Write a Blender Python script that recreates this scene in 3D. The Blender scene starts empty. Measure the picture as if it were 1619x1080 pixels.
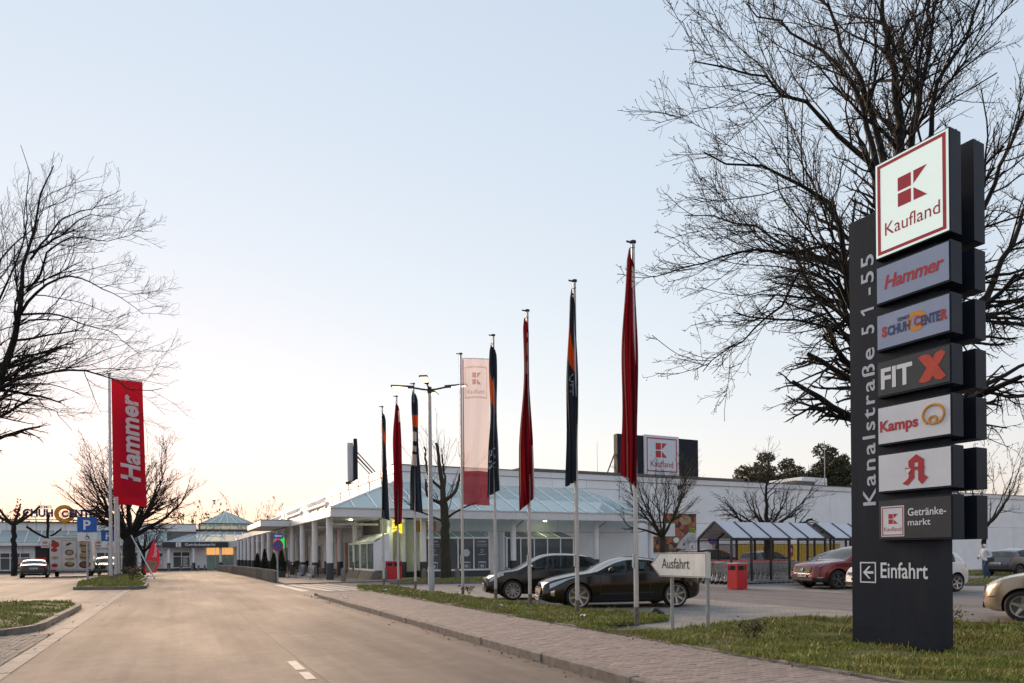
import bpy, bmesh, math, random
import numpy as np
from mathutils import Vector, Matrix
R = math.radians
PI = math.pi
rnd = random.Random(7)
scene = bpy.context.scene
C = scene.collection

# ------------------------------------------------------------------ camera
CAM_YAW = R(26.09)          # to the right of the road, which runs along +Y
cam_d = bpy.data.cameras.new('camera')
cam = bpy.data.objects.new('camera', cam_d)
C.objects.link(cam)
cam_d.sensor_width = 36.0
cam_d.lens = 24.0
cam_d.shift_y = 0.2075
cam_d.clip_start = 0.1
cam_d.clip_end = 6000
cam.matrix_world = (Matrix.Translation((0, 0, 1.45)) @ Matrix.Rotation(-CAM_YAW, 4, 'Z')
                    @ Matrix.Rotation(R(90), 4, 'X') @ Matrix.Rotation(R(-0.55), 4, 'Z'))
scene.camera = cam

# ------------------------------------------------------------------ sky, sun, exposure
SUN_EL = R(-1.0)
SUN_AZ = R(-5)             # from +Y towards +X (negative: left of the road)
w = bpy.data.worlds.new('World')
scene.world = w
w.use_nodes = True
nt = w.node_tree
nt.nodes.clear()
wo = nt.nodes.new('ShaderNodeOutputWorld')
bg = nt.nodes.new('ShaderNodeBackground')
sky = nt.nodes.new('ShaderNodeTexSky')
sky.sky_type = 'NISHITA'
sky.sun_disc = False
sky.sun_elevation = SUN_EL
sky.sun_rotation = SUN_AZ
sky.air_density = 1.0
sky.dust_density = 1.5
sky.ozone_density = 2.0
sky.altitude = 50
bg.inputs['Strength'].default_value = 0.15
# a thin veil of morning haze flattens the sky: a soft shoulder per channel
sep = nt.nodes.new('ShaderNodeSeparateColor'); com = nt.nodes.new('ShaderNodeCombineColor')
nt.links.new(sky.outputs[0], sep.inputs[0])
for i, (g, a) in enumerate(((0.345, 1.185), (0.285, 1.015), (0.200, 0.895))):
    pw = nt.nodes.new('ShaderNodeMath'); pw.operation = 'POWER'; pw.inputs[1].default_value = g
    ml = nt.nodes.new('ShaderNodeMath'); ml.operation = 'MULTIPLY'; ml.inputs[1].default_value = a
    nt.links.new(sep.outputs[i], pw.inputs[0]); nt.links.new(pw.outputs[0], ml.inputs[0]); nt.links.new(ml.outputs[0], com.inputs[i])
nt.links.new(com.outputs[0], bg.inputs[0])
nt.links.new(bg.outputs[0], wo.inputs[0])
sun_d = bpy.data.lights.new('sun', 'SUN')
sun = bpy.data.objects.new('sun', sun_d)
C.objects.link(sun)
sun_d.energy = 0.85
sun_d.angle = R(36)
sun_d.color = (1.0, 0.70, 0.46)
GLOW_EL = R(15)            # the broad dawn glow stands above the point where the sun comes up
sd = Vector((math.sin(SUN_AZ) * math.cos(GLOW_EL), math.cos(SUN_AZ) * math.cos(GLOW_EL), math.sin(GLOW_EL)))
sun.rotation_euler = sd.to_track_quat('Z', 'Y').to_euler()
sun.location = (0, 0, 40)
scene.view_settings.view_transform = 'Standard'
scene.view_settings.look = 'None'
scene.view_settings.gamma = 1
scene.view_settings.use_curve_mapping = False
scene.view_settings.exposure = 3.05
scene.render.resolution_x = 1024
scene.render.resolution_y = 683


# ------------------------------------------------------------------ helpers
def gz(x, y):
    """height of the ground: level near the camera, falling gently far off"""
    return -0.0067 * min(75, max(0, y - 55)) - 0.018 * min(50, max(0, x - 38))


class MB:
    """collects shapes and links them as ONE mesh object"""
    def __init__(s):
        s.v = []; s.f = []; s.m = []; s.mi = 0

    def add(s, vs, fs):
        n = len(s.v)
        s.v.extend([tuple(p) for p in vs])
        for f in fs:
            s.f.append(tuple(i + n for i in f)); s.m.append(s.mi)
        return s

    def mat(s, i):
        s.mi = i
        return s

    def box(s, x0, x1, y0, y1, z0, z1):
        return s.add([(x0, y0, z0), (x1, y0, z0), (x1, y1, z0), (x0, y1, z0), (x0, y0, z1), (x1, y0, z1), (x1, y1, z1), (x0, y1, z1)],
                     [(0, 3, 2, 1), (4, 5, 6, 7), (0, 1, 5, 4), (1, 2, 6, 5), (2, 3, 7, 6), (3, 0, 4, 7)])

    def cbox(s, x0, x1, y0, y1, z0, z1, c=0.01):
        """box with chamfered vertical and top edges"""
        b = [(x0, y0), (x1, y0), (x1, y1), (x0, y1)]
        i = [(x0 + c, y0 + c), (x1 - c, y0 + c), (x1 - c, y1 - c), (x0 + c, y1 - c)]
        vs = [(p[0], p[1], z0) for p in b] + [(p[0], p[1], z1 - c) for p in b] + [(p[0], p[1], z1) for p in i]
        fs = [(0, 3, 2, 1), (8, 9, 10, 11)]
        for k in range(4):
            q = (k + 1) % 4
            fs += [(k, q, 4 + q, 4 + k), (4 + k, 4 + q, 8 + q, 8 + k)]
        return s.add(vs, fs)

    def hexa(s, p):
        """eight corners: four below (ccw from above), four above"""
        return s.add(p, [(0, 3, 2, 1), (4, 5, 6, 7), (0, 1, 5, 4), (1, 2, 6, 5), (2, 3, 7, 6), (3, 0, 4, 7)])

    def bar(s, a, b, w=0.05, h=None, up=(0, 0, 1)):
        a = Vector(a); b = Vector(b); h = w if h is None else h
        d = (b - a).normalized(); u = Vector(up)
        if abs(d.dot(u)) > .99: u = Vector((0, 1, 0))
        x = d.cross(u).normalized() * (w / 2); z = x.cross(d).normalized() * (h / 2)
        return s.add([a - x - z, a + x - z, a + x + z, a - x + z, b - x - z, b + x - z, b + x + z, b - x + z],
                     [(0, 1, 2, 3), (7, 6, 5, 4), (0, 4, 5, 1), (1, 5, 6, 2), (2, 6, 7, 3), (3, 7, 4, 0)])

    def cyl(s, a, b, r0, r1=None, n=12, caps=True):
        return s.tube([a, b], [r0, r0 if r1 is None else r1], n, caps)

    def tube(s, pts, rad, n=8, caps=True, closed=False):
        pts = [Vector(p) for p in pts]
        if not hasattr(rad, '__len__'): rad = [rad] * len(pts)
        m = len(pts); vs = []; fs = []
        t = (pts[1] - pts[0]).normalized()
        ref = Vector((0, 0, 1)) if abs(t.z) < .9 else Vector((1, 0, 0))
        x = t.cross(ref).normalized()
        for k in range(m):
            if closed: t = (pts[(k + 1) % m] - pts[k - 1]).normalized()
            elif k == 0: t = (pts[1] - pts[0]).normalized()
            elif k == m - 1: t = (pts[-1] - pts[-2]).normalized()
            else: t = (pts[k + 1] - pts[k - 1]).normalized()
            x = (x - t * x.dot(t)).normalized(); y = t.cross(x)
            for j in range(n):
                a = 2 * PI * j / n
                vs.append(pts[k] + (x * math.cos(a) + y * math.sin(a)) * rad[k])
        for k in range(m if closed else m - 1):
            q = (k + 1) % m
            for j in range(n):
                i = (j + 1) % n
                fs.append((k * n + j, k * n + i, q * n + i, q * n + j))
        if caps and not closed:
            fs.append(tuple(range(n - 1, -1, -1))); fs.append(tuple((m - 1) * n + j for j in range(n)))
        return s.add(vs, fs)

    def lathe(s, prof, c=(0, 0, 0), n=16, axis='z', a0=0, a1=2 * PI):
        full = abs(a1 - a0 - 2 * PI) < 1e-6
        k = n if full else n + 1
        vs = []; fs = []
        for (r, z) in prof:
            for j in range(k):
                a = a0 + (a1 - a0) * j / n
                p = (r * math.cos(a), r * math.sin(a), z)
                if axis == 'y': p = (p[0], p[2], p[1])
                if axis == 'x': p = (p[2], p[0], p[1])
                vs.append((p[0] + c[0], p[1] + c[1], p[2] + c[2]))
        flip = axis == 'y'
        for i in range(len(prof) - 1):
            for j in range(n):
                q = (j + 1) % k
                f = (i * k + j, i * k + q, (i + 1) * k + q, (i + 1) * k + j)
                fs.append(f[::-1] if flip else f)
        return s.add(vs, fs)

    def prism(s, poly, z0, z1, fr=None):
        """polygon (x, y) extruded z0..z1; fr maps (x, y, z) to a point"""
        n = len(poly)
        vs = [(p[0], p[1], z0) for p in poly] + [(p[0], p[1], z1) for p in poly]
        if fr: vs = [fr(*p) for p in vs]
        fs = [tuple(range(n - 1, -1, -1)), tuple(range(n, 2 * n))]
        for i in range(n):
            j = (i + 1) % n
            fs.append((i, j, n + j, n + i))
        return s.add(vs, fs)

    def grid(s, pts, nu, nv, close_u=False):
        """pts[u * nv + v]"""
        fs = []
        for u in range(nu if close_u else nu - 1):
            q = (u + 1) % nu
            for v in range(nv - 1):
                fs.append((u * nv + v, q * nv + v, q * nv + v + 1, u * nv + v + 1))
        return s.add(pts, fs)

    def build(s, name, mats, parent=None, smooth=None, loc=None):
        me = bpy.data.meshes.new(name)
        me.from_pydata(s.v, [], s.f)
        if not isinstance(mats, (list, tuple)): mats = [mats]
        for m in mats: me.materials.append(m)
        if len(mats) > 1: me.polygons.foreach_set('material_index', s.m)
        if smooth is not None:
            me.polygons.foreach_set('use_smooth', [True] * len(me.polygons))
            me.set_sharp_from_angle(angle=R(smooth))
        me.update()
        return link(name, me, parent, loc)


def link(name, me, parent=None, loc=None, rz=0):
    o = bpy.data.objects.new(name, me)
    C.objects.link(o)
    if parent is not None: o.parent = parent
    if loc is not None: o.location = loc
    if rz: o.rotation_euler = (0, 0, rz)
    return o


def tag(o, label=None, cat=None, group=None, kind=None):
    if label: o['label'] = label
    if cat: o['category'] = cat
    if group: o['group'] = group
    if kind: o['kind'] = kind
    return o


def thing(name, label, cat, loc=(0, 0, 0), rz=0, group=None):
    o = bpy.data.objects.new(name, None)
    o.empty_display_size = .3
    C.objects.link(o)
    o.location = loc
    o.rotation_euler = (0, 0, rz)
    return tag(o, label, cat, group)


def kids(o):
    return [c for c in o.children]


def copy_tree(o, parent=None):
    c = o.copy()
    C.objects.link(c)
    if parent is not None: c.parent = parent
    for ch in kids(o): copy_tree(ch, c)
    return c


def dup(o, loc, rz=0, label=None, group=None):
    c = copy_tree(o)
    c.location = loc
    c.rotation_euler = (0, 0, rz)
    if label: c['label'] = label
    if group: c['group'] = group
    return c


# ------------------------------------------------------------------ materials
def mat(name, col, rough=.6, metal=0.0, var=.12, scale=6.0, bump=0.0, bscale=40.0, spec=.5, col2=None, rand=0.0, coat=0.0,
        stretch=None, emis=None, estr=0.0, dirt=0.0):
    """principled material with mottled colour, roughness and fine relief"""
    m = bpy.data.materials.new(name)
    m.use_nodes = True
    t = m.node_tree
    N = t.nodes; L = t.links
    b = N['Principled BSDF']
    b.inputs['Roughness'].default_value = rough
    b.inputs['Metallic'].default_value = metal
    b.inputs['Specular IOR Level'].default_value = spec
    b.inputs['Coat Weight'].default_value = coat
    b.inputs['Coat Roughness'].default_value = .04
    tc = N.new('ShaderNodeTexCoord')
    src = tc.outputs['Object']
    if stretch:
        mp = N.new('ShaderNodeMapping'); mp.inputs['Scale'].default_value = stretch
        L.new(src, mp.inputs[0]); src = mp.outputs[0]
    no = N.new('ShaderNodeTexNoise')
    no.inputs['Scale'].default_value = scale
    no.inputs['Detail'].default_value = 6
    no.inputs['Roughness'].default_value = .62
    L.new(src, no.inputs['Vector'])
    mx = N.new('ShaderNodeMix'); mx.data_type = 'RGBA'
    c1 = col2 if col2 else [max(0, c * (1 - var * 2)) for c in col]
    mx.inputs[6].default_value = (*c1, 1)
    mx.inputs[7].default_value = (*(col if col2 else [min(1, c * (1 + var * .6)) for c in col]), 1)
    ra = N.new('ShaderNodeMapRange'); ra.inputs[1].default_value = .3; ra.inputs[2].default_value = .7
    L.new(no.outputs['Fac'], ra.inputs[0])
    L.new(ra.outputs[0], mx.inputs[0])
    out = mx.outputs[2]
    if rand:
        oi = N.new('ShaderNodeObjectInfo'); ge = N.new('ShaderNodeNewGeometry')
        ad = N.new('ShaderNodeMath'); ad.operation = 'ADD'
        L.new(oi.outputs['Random'], ad.inputs[0]); L.new(ge.outputs['Random Per Island'], ad.inputs[1])
        fr = N.new('ShaderNodeMath'); fr.operation = 'FRACT'; L.new(ad.outputs[0], fr.inputs[0])
        mr = N.new('ShaderNodeMapRange'); mr.inputs[3].default_value = 1 - rand; mr.inputs[4].default_value = 1 + rand
        L.new(fr.outputs[0], mr.inputs[0])
        hs = N.new('ShaderNodeHueSaturation'); L.new(mr.outputs[0], hs.inputs['Value']); L.new(out, hs.inputs['Color'])
        out = hs.outputs[0]
    if dirt:
        n3 = N.new('ShaderNodeTexNoise'); n3.inputs['Scale'].default_value = 1.4; n3.inputs['Detail'].default_value = 8
        n3.inputs['Roughness'].default_value = .7
        mp3 = N.new('ShaderNodeMapping'); mp3.inputs['Scale'].default_value = (2.5, 2.5, .35)
        L.new(tc.outputs['Object'], mp3.inputs[0]); L.new(mp3.outputs[0], n3.inputs['Vector'])
        r3 = N.new('ShaderNodeMapRange'); r3.inputs[1].default_value = .48; r3.inputs[2].default_value = .8
        r3.inputs[4].default_value = dirt
        L.new(n3.outputs['Fac'], r3.inputs[0])
        m3 = N.new('ShaderNodeMix'); m3.data_type = 'RGBA'; m3.inputs[7].default_value = (.12, .10, .08, 1)
        L.new(out, m3.inputs[6]); L.new(r3.outputs[0], m3.inputs[0]); out = m3.outputs[2]
    L.new(out, b.inputs['Base Color'])
    rr = N.new('ShaderNodeMapRange'); rr.inputs[3].default_value = max(.02, rough - .08); rr.inputs[4].default_value = min(1, rough + .1)
    L.new(no.outputs['Fac'], rr.inputs[0]); L.new(rr.outputs[0], b.inputs['Roughness'])
    if bump:
        n2 = N.new('ShaderNodeTexNoise'); n2.inputs['Scale'].default_value = bscale; n2.inputs['Detail'].default_value = 4
        L.new(src, n2.inputs['Vector'])
        bp = N.new('ShaderNodeBump'); bp.inputs['Strength'].default_value = bump; bp.inputs['Distance'].default_value = .02
        L.new(n2.outputs['Fac'], bp.inputs['Height']); L.new(bp.outputs[0], b.inputs['Normal'])
    if emis:
        b.inputs['Emission Color'].default_value = (*emis, 1)
        b.inputs['Emission Strength'].default_value = estr
    return m


def glass(name, col=(.7, .85, .85), alpha=.5, rough=.03, body=None, spec=.5):
    """pane: partly see-through, partly its own colour, mirror-like on top"""
    m = bpy.data.materials.new(name)
    m.use_nodes = True
    N = m.node_tree.nodes; L = m.node_tree.links
    N.clear()
    o = N.new('ShaderNodeOutputMaterial')
    tr = N.new('ShaderNodeBsdfTransparent'); tr.inputs[0].default_value = (*col, 1)
    pb = N.new('ShaderNodeBsdfPrincipled')
    pb.inputs['Base Color'].default_value = (*(body if body else [c * .12 for c in col]), 1)
    pb.inputs['Roughness'].default_value = rough
    pb.inputs['Specular IOR Level'].default_value = spec
    lw = N.new('ShaderNodeLayerWeight'); lw.inputs[0].default_value = .5
    no = N.new('ShaderNodeTexNoise'); no.inputs['Scale'].default_value = .9; no.inputs['Detail'].default_value = 3
    tc = N.new('ShaderNodeTexCoord'); L.new(tc.outputs['Object'], no.inputs['Vector'])
    bp = N.new('ShaderNodeBump'); bp.inputs['Strength'].default_value = .04; bp.inputs['Distance'].default_value = .05
    L.new(no.outputs['Fac'], bp.inputs['Height']); L.new(bp.outputs[0], pb.inputs['Normal'])
    mr = N.new('ShaderNodeMapRange'); mr.inputs[3].default_value = alpha; mr.inputs[4].default_value = 1.0
    pw = N.new('ShaderNodeMath'); pw.operation = 'POWER'; pw.inputs[1].default_value = 3.0
    L.new(lw.outputs['Facing'], pw.inputs[0]); L.new(pw.outputs[0], mr.inputs[0])
    mx = N.new('ShaderNodeMixShader')
    L.new(mr.outputs[0], mx.inputs[0]); L.new(tr.outputs[0], mx.inputs[1]); L.new(pb.outputs[0], mx.inputs[2])
    L.new(mx.outputs[0], o.inputs[0])
    return m


def cloth(name, col, trans=.35, rough=.8, see=0.0):
    """flag cloth: light comes through it"""
    m = bpy.data.materials.new(name)
    m.use_nodes = True
    N = m.node_tree.nodes; L = m.node_tree.links
    N.clear()
    o = N.new('ShaderNodeOutputMaterial')
    di = N.new('ShaderNodeBsdfPrincipled'); di.inputs['Base Color'].default_value = (*col, 1); di.inputs['Roughness'].default_value = rough
    di.inputs['Specular IOR Level'].default_value = .2
    tl = N.new('ShaderNodeBsdfTranslucent'); tl.inputs[0].default_value = (*col, 1)
    tc = N.new('ShaderNodeTexCoord')
    wv = N.new('ShaderNodeTexNoise'); wv.inputs['Scale'].default_value = 350
    L.new(tc.outputs['Object'], wv.inputs['Vector'])
    bp = N.new('ShaderNodeBump'); bp.inputs['Strength'].default_value = .15; bp.inputs['Distance'].default_value = .01
    L.new(wv.outputs['Fac'], bp.inputs['Height']); L.new(bp.outputs[0], di.inputs['Normal'])
    mx = N.new('ShaderNodeMixShader'); mx.inputs[0].default_value = trans
    L.new(di.outputs[0], mx.inputs[1]); L.new(tl.outputs[0], mx.inputs[2])
    out = mx.outputs[0]
    if see:
        tp = N.new('ShaderNodeBsdfTransparent'); m2 = N.new('ShaderNodeMixShader'); m2.inputs[0].default_value = see
        L.new(out, m2.inputs[1]); L.new(tp.outputs[0], m2.inputs[2]); out = m2.outputs[0]
    L.new(out, o.inputs[0])
    return m


def emit(name, col, strength):
    return mat(name, [c * .6 for c in col], .4, emis=col, estr=strength, var=.02)


# ------------------------------------------------------------------ lettering
_tc = {}
def text_mesh(body, bold=0.0, shear=0.0, spacing=1.0, depth=.004):
    key = (body, bold, shear, spacing)
    if key in _tc: return _tc[key]
    cu = bpy.data.curves.new('lettering', 'FONT')
    cu.body = body
    cu.size = 1.0
    cu.offset = bold
    cu.shear = shear
    cu.space_character = spacing
    cu.extrude = 0.0
    cu.resolution_u = 3
    ob = bpy.data.objects.new('lettering', cu)
    C.objects.link(ob)
    dg = bpy.context.evaluated_depsgraph_get()
    dg.update()
    me = ob.evaluated_get(dg).to_mesh()
    v = np.array([p.co[:] for p in me.vertices]); f = [tuple(p.vertices) for p in me.polygons]
    ob.evaluated_get(dg).to_mesh_clear()
    bpy.data.objects.remove(ob)
    bpy.data.curves.remove(cu)
    lo = v.min(0); hi = v.max(0)
    _tc[key] = (v, f, lo, hi)
    return _tc[key]


def letters(mb, body, o, u, v, width=None, height=None, align='l', bold=.0, shear=0., spacing=1., depth=.004, cap=True):
    """lettering starting at o, running along unit vector u, upright along v, as a thin raised sheet facing u x v"""
    vs, fs, lo, hi = text_mesh(body, bold, shear, spacing)
    o = Vector(o); u = Vector(u).normalized(); v = Vector(v).normalized(); n = u.cross(v)
    capz = .73
    sy = (height / capz) if height else None
    sx = width / (hi[0] - lo[0]) if width else sy
    if sy is None: sy = sx
    ox = {'l': lo[0], 'c': (lo[0] + hi[0]) / 2, 'r': hi[0]}[align]
    pts = [o + u * ((p[0] - ox) * sx) + v * (p[1] * sy) + n * depth for p in vs]
    mb.add(pts, fs)
    return mb


def k_logo(mb, o, u, v, size, depth=.004):
    """the split K of the supermarket: two squares and two wedges; o = lower left"""
    o = Vector(o); u = Vector(u); v = Vector(v); n = u.cross(v)
    def pg(pts):
        mb.add([o + u * (p[0] * size) + v * (p[1] * size) + n * depth for p in pts], [tuple(range(len(pts)))])
    pg([(0, 0), (.46, 0), (.46, .46), (0, .46)])
    pg([(0, .54), (.46, .54), (.46, 1), (0, 1)])
    pg([(.54, .56), (1, 1), (.54, 1)])
    pg([(.54, 0), (1, 0), (.54, .44)])
    return mb


def ring_sheet(mb, o, u, v, r0, r1, n=28, depth=.004, a0=0., a1=2 * PI, sy=1.):
    o = Vector(o); u = Vector(u); v = Vector(v); nn = u.cross(v)
    vs = []
    for i in range(n + 1):
        a = a0 + (a1 - a0) * i / n
        for r in (r0, r1): vs.append(o + u * (r * math.cos(a)) + v * (r * math.sin(a) * sy) + nn * depth)
    mb.add(vs, [(2 * i, 2 * i + 1, 2 * i + 3, 2 * i + 2) for i in range(n)])
    return mb


def rect_sheet(mb, o, u, v, w, h, depth=.004):
    o = Vector(o); u = Vector(u); v = Vector(v); n = u.cross(v) * depth
    mb.add([o + n, o + u * w + n, o + u * w + v * h + n, o + v * h + n], [(0, 1, 2, 3)])
    return mb


def poly_sheet(mb, o, u, v, pts, depth=.004, s=1.):
    o = Vector(o); u = Vector(u); v = Vector(v); n = u.cross(v) * depth
    mb.add([o + u * (p[0] * s) + v * (p[1] * s) + n for p in pts], [tuple(range(len(pts)))])
    return mb


# shared materials
M = {}
M['white_paint'] = mat('white_paint', (.80, .81, .83), .45, var=.05, scale=1.5, dirt=.10)
M['white_panel'] = mat('white_panel', (.80, .82, .85), .42, var=.04, scale=.8, rand=.03, dirt=.07)
M['fascia'] = mat('fascia', (.70, .71, .74), .38, var=.05, scale=.9, rand=.03, dirt=.10)
M['anthracite'] = mat('anthracite', (.0062, .0125, .0255), .55, var=.15, scale=3, spec=.25, dirt=.10)
M['dark_plinth'] = mat('dark_plinth', (.045, .05, .055), .5, var=.15, scale=4, bump=.1)
M['dark_steel'] = mat('dark_steel', (.02, .024, .03), .4, var=.1)
M['galvanised'] = mat('galvanised', (.36, .39, .43), .42, metal=.55, var=.12, scale=9)
M['aluminium'] = mat('aluminium', (.62, .62, .62), .32, metal=.75, var=.06, scale=5)
M['black'] = mat('black', (.012, .012, .013), .5, var=.1)
M['rubber'] = mat('rubber', (.016, .016, .017), .75, var=.15, bump=.1)
M['red_paint'] = mat('red_paint', (.52, .02, .03), .38, var=.06)
M['concrete'] = mat('concrete', (.20, .175, .155), .85, var=.2, scale=9, bump=.4, bscale=60, rand=.08)
M['kerb'] = mat('kerb', (.20, .175, .155), .85, var=.22, scale=7, bump=.5, bscale=70, rand=.12)
M['soil'] = mat('soil', (.075, .055, .038), .95, var=.3, scale=20, bump=.8, bscale=50)
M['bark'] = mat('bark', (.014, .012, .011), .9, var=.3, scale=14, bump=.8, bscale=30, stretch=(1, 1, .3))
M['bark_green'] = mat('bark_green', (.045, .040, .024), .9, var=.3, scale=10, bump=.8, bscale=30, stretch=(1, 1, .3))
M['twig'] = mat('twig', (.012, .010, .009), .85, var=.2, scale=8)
M['bud'] = mat('bud', (.06, .045, .024), .8, var=.3, scale=8)
# ================================================================== GROUND
def lin(a, b, step):
    n = max(1, int(math.ceil((b - a) / step)))
    return [a + (b - a) * i / n for i in range(n + 1)]


def sheet(name, x0, x1, y0, y1, dz, m, step=5.0, kind='structure'):
    xs = lin(x0, x1, step); ys = lin(y0, y1, step)
    mb = MB()
    mb.grid([(x, y, gz(x, y) + dz) for x in xs for y in ys], len(xs), len(ys))
    o = mb.build(name, m)
    o['kind'] = kind
    return o


def asphalt(name, base, warm, rough=.62, speck=.5):
    m = bpy.data.materials.new(name); m.use_nodes = True
    N = m.node_tree.nodes; L = m.node_tree.links
    b = N['Principled BSDF']; tc = N.new('ShaderNodeTexCoord')
    def noise(sc, det=5, rg=.6, stretch=None):
        n = N.new('ShaderNodeTexNoise'); n.inputs['Scale'].default_value = sc; n.inputs['Detail'].default_value = det; n.inputs['Roughness'].default_value = rg
        if stretch:
            mp = N.new('ShaderNodeMapping'); mp.inputs['Scale'].default_value = stretch
            L.new(tc.outputs['Object'], mp.inputs[0]); L.new(mp.outputs[0], n.inputs['Vector'])
        else: L.new(tc.outputs['Object'], n.inputs['Vector'])
        return n
    big = noise(.35, 6, .65, (1.2, .35, 1)); mid = noise(3.0, 6); fine = noise(160, 3, .8)
    def rng(n, a, b_, c, d):
        r = N.new('ShaderNodeMapRange'); r.inputs[1].default_value = a; r.inputs[2].default_value = b_; r.inputs[3].default_value = c; r.inputs[4].default_value = d
        L.new(n.outputs['Fac'], r.inputs[0]); return r
    mx = N.new('ShaderNodeMix'); mx.data_type = 'RGBA'; mx.inputs[6].default_value = (*base, 1); mx.inputs[7].default_value = (*warm, 1)
    L.new(rng(big, .35, .68, 0, 1).outputs[0], mx.inputs[0])
    m2 = N.new('ShaderNodeMix'); m2.data_type = 'RGBA'; m2.blend_type = 'MULTIPLY'; m2.inputs[0].default_value = 1
    L.new(mx.outputs[2], m2.inputs[6])
    cb = N.new('ShaderNodeCombineColor')
    strk = noise(1.0, 4, .6, (2.1, .055, 1)); agg = noise(55, 2, .7)
    def mul(a, b_):
        n = N.new('ShaderNodeMath'); n.operation = 'MULTIPLY'; L.new(a.outputs[0], n.inputs[0]); L.new(b_.outputs[0], n.inputs[1]); return n
    r = mul(mul(rng(mid, .3, .7, .84, 1.12), rng(strk, .35, .65, .74, 1.12)), rng(agg, .3, .7, .84, 1.14))
    for i in range(3): L.new(r.outputs[0], cb.inputs[i])
    L.new(cb.outputs[0], m2.inputs[7])
    m3 = N.new('ShaderNodeMix'); m3.data_type = 'RGBA'; m3.blend_type = 'MULTIPLY'; m3.inputs[0].default_value = 1
    cb2 = N.new('ShaderNodeCombineColor'); r2 = rng(fine, .3, .7, 1 - speck, 1 + speck)
    for i in range(3): L.new(r2.outputs[0], cb2.inputs[i])
    L.new(m2.outputs[2], m3.inputs[6]); L.new(cb2.outputs[0], m3.inputs[7])
    # hairline cracks
    vo = N.new('ShaderNodeTexVoronoi'); vo.feature = 'DISTANCE_TO_EDGE'; vo.inputs['Scale'].default_value = .33
    wn = noise(1.7, 5); va = N.new('ShaderNodeVectorMath'); va.operation = 'MULTIPLY_ADD'
    va.inputs[1].default_value = (1.4, 1.4, 0); L.new(wn.outputs['Color'], va.inputs[0]); L.new(tc.outputs['Object'], va.inputs[2])
    L.new(va.outputs[0], vo.inputs['Vector'])
    cr = N.new('ShaderNodeMapRange'); cr.inputs[1].default_value = 0; cr.inputs[2].default_value = .006; cr.inputs[3].default_value = .9; cr.inputs[4].default_value = 1
    L.new(vo.outputs['Distance'], cr.inputs[0])
    gate = rng(noise(.22, 2), .5, .58, 1, 0); mxx = N.new('ShaderNodeMath'); mxx.operation = 'MAXIMUM'
    L.new(cr.outputs[0], mxx.inputs[0]); L.new(gate.outputs[0], mxx.inputs[1])
    m4 = N.new('ShaderNodeMix'); m4.data_type = 'RGBA'; m4.blend_type = 'MULTIPLY'; m4.inputs[0].default_value = 1
    cb3 = N.new('ShaderNodeCombineColor')
    for i in range(3): L.new(mxx.outputs[0], cb3.inputs[i])
    L.new(m3.outputs[2], m4.inputs[6]); L.new(cb3.outputs[0], m4.inputs[7])
    L.new(m4.outputs[2], b.inputs['Base Color']); b.inputs['Specular IOR Level'].default_value = .26
    L.new(rng(big, .3, .7, rough + .08, rough - .08).outputs[0], b.inputs['Roughness'])
    bp = N.new('ShaderNodeBump'); bp.inputs['Strength'].default_value = .35; bp.inputs['Distance'].default_value = .008
    L.new(agg.outputs['Fac'], bp.inputs['Height']); L.new(bp.outputs[0], b.inputs['Normal'])
    return m


def pavers_mat(name, c1, c2, mortar, bw=.2, bh=.1, rough=.8, scale=1.0):
    m = bpy.data.materials.new(name); m.use_nodes = True
    N = m.node_tree.nodes; L = m.node_tree.links
    b = N['Principled BSDF']; tc = N.new('ShaderNodeTexCoord')
    br = N.new('ShaderNodeTexBrick'); br.inputs['Scale'].default_value = scale
    br.inputs['Brick Width'].default_value = bw; br.inputs['Row Height'].default_value = bh; br.inputs['Mortar Size'].default_value = .006
    br.inputs['Color1'].default_value = (*c1, 1); br.inputs['Color2'].default_value = (*c2, 1); br.inputs['Mortar'].default_value = (*mortar, 1)
    L.new(tc.outputs['Object'], br.inputs['Vector'])
    no = N.new('ShaderNodeTexNoise'); no.inputs['Scale'].default_value = 1.3; no.inputs['Detail'].default_value = 8
    L.new(tc.outputs['Object'], no.inputs['Vector'])
    mr = N.new('ShaderNodeMapRange'); mr.inputs[1].default_value = .3; mr.inputs[2].default_value = .7; mr.inputs[3].default_value = .7; mr.inputs[4].default_value = 1.15
    L.new(no.outputs['Fac'], mr.inputs[0])
    cb = N.new('ShaderNodeCombineColor')
    for i in range(3): L.new(mr.outputs[0], cb.inputs[i])
    mx = N.new('ShaderNodeMix'); mx.data_type = 'RGBA'; mx.blend_type = 'MULTIPLY'; mx.inputs[0].default_value = 1
    L.new(br.outputs['Color'], mx.inputs[6]); L.new(cb.outputs[0], mx.inputs[7])
    L.new(mx.outputs[2], b.inputs['Base Color']); b.inputs['Roughness'].default_value = rough
    bp = N.new('ShaderNodeBump'); bp.inputs['Strength'].default_value = .5; bp.inputs['Distance'].default_value = .01; bp.invert = True
    L.new(br.outputs['Fac'], bp.inputs['Height']); L.new(bp.outputs[0], b.inputs['Normal'])
    return m


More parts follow.
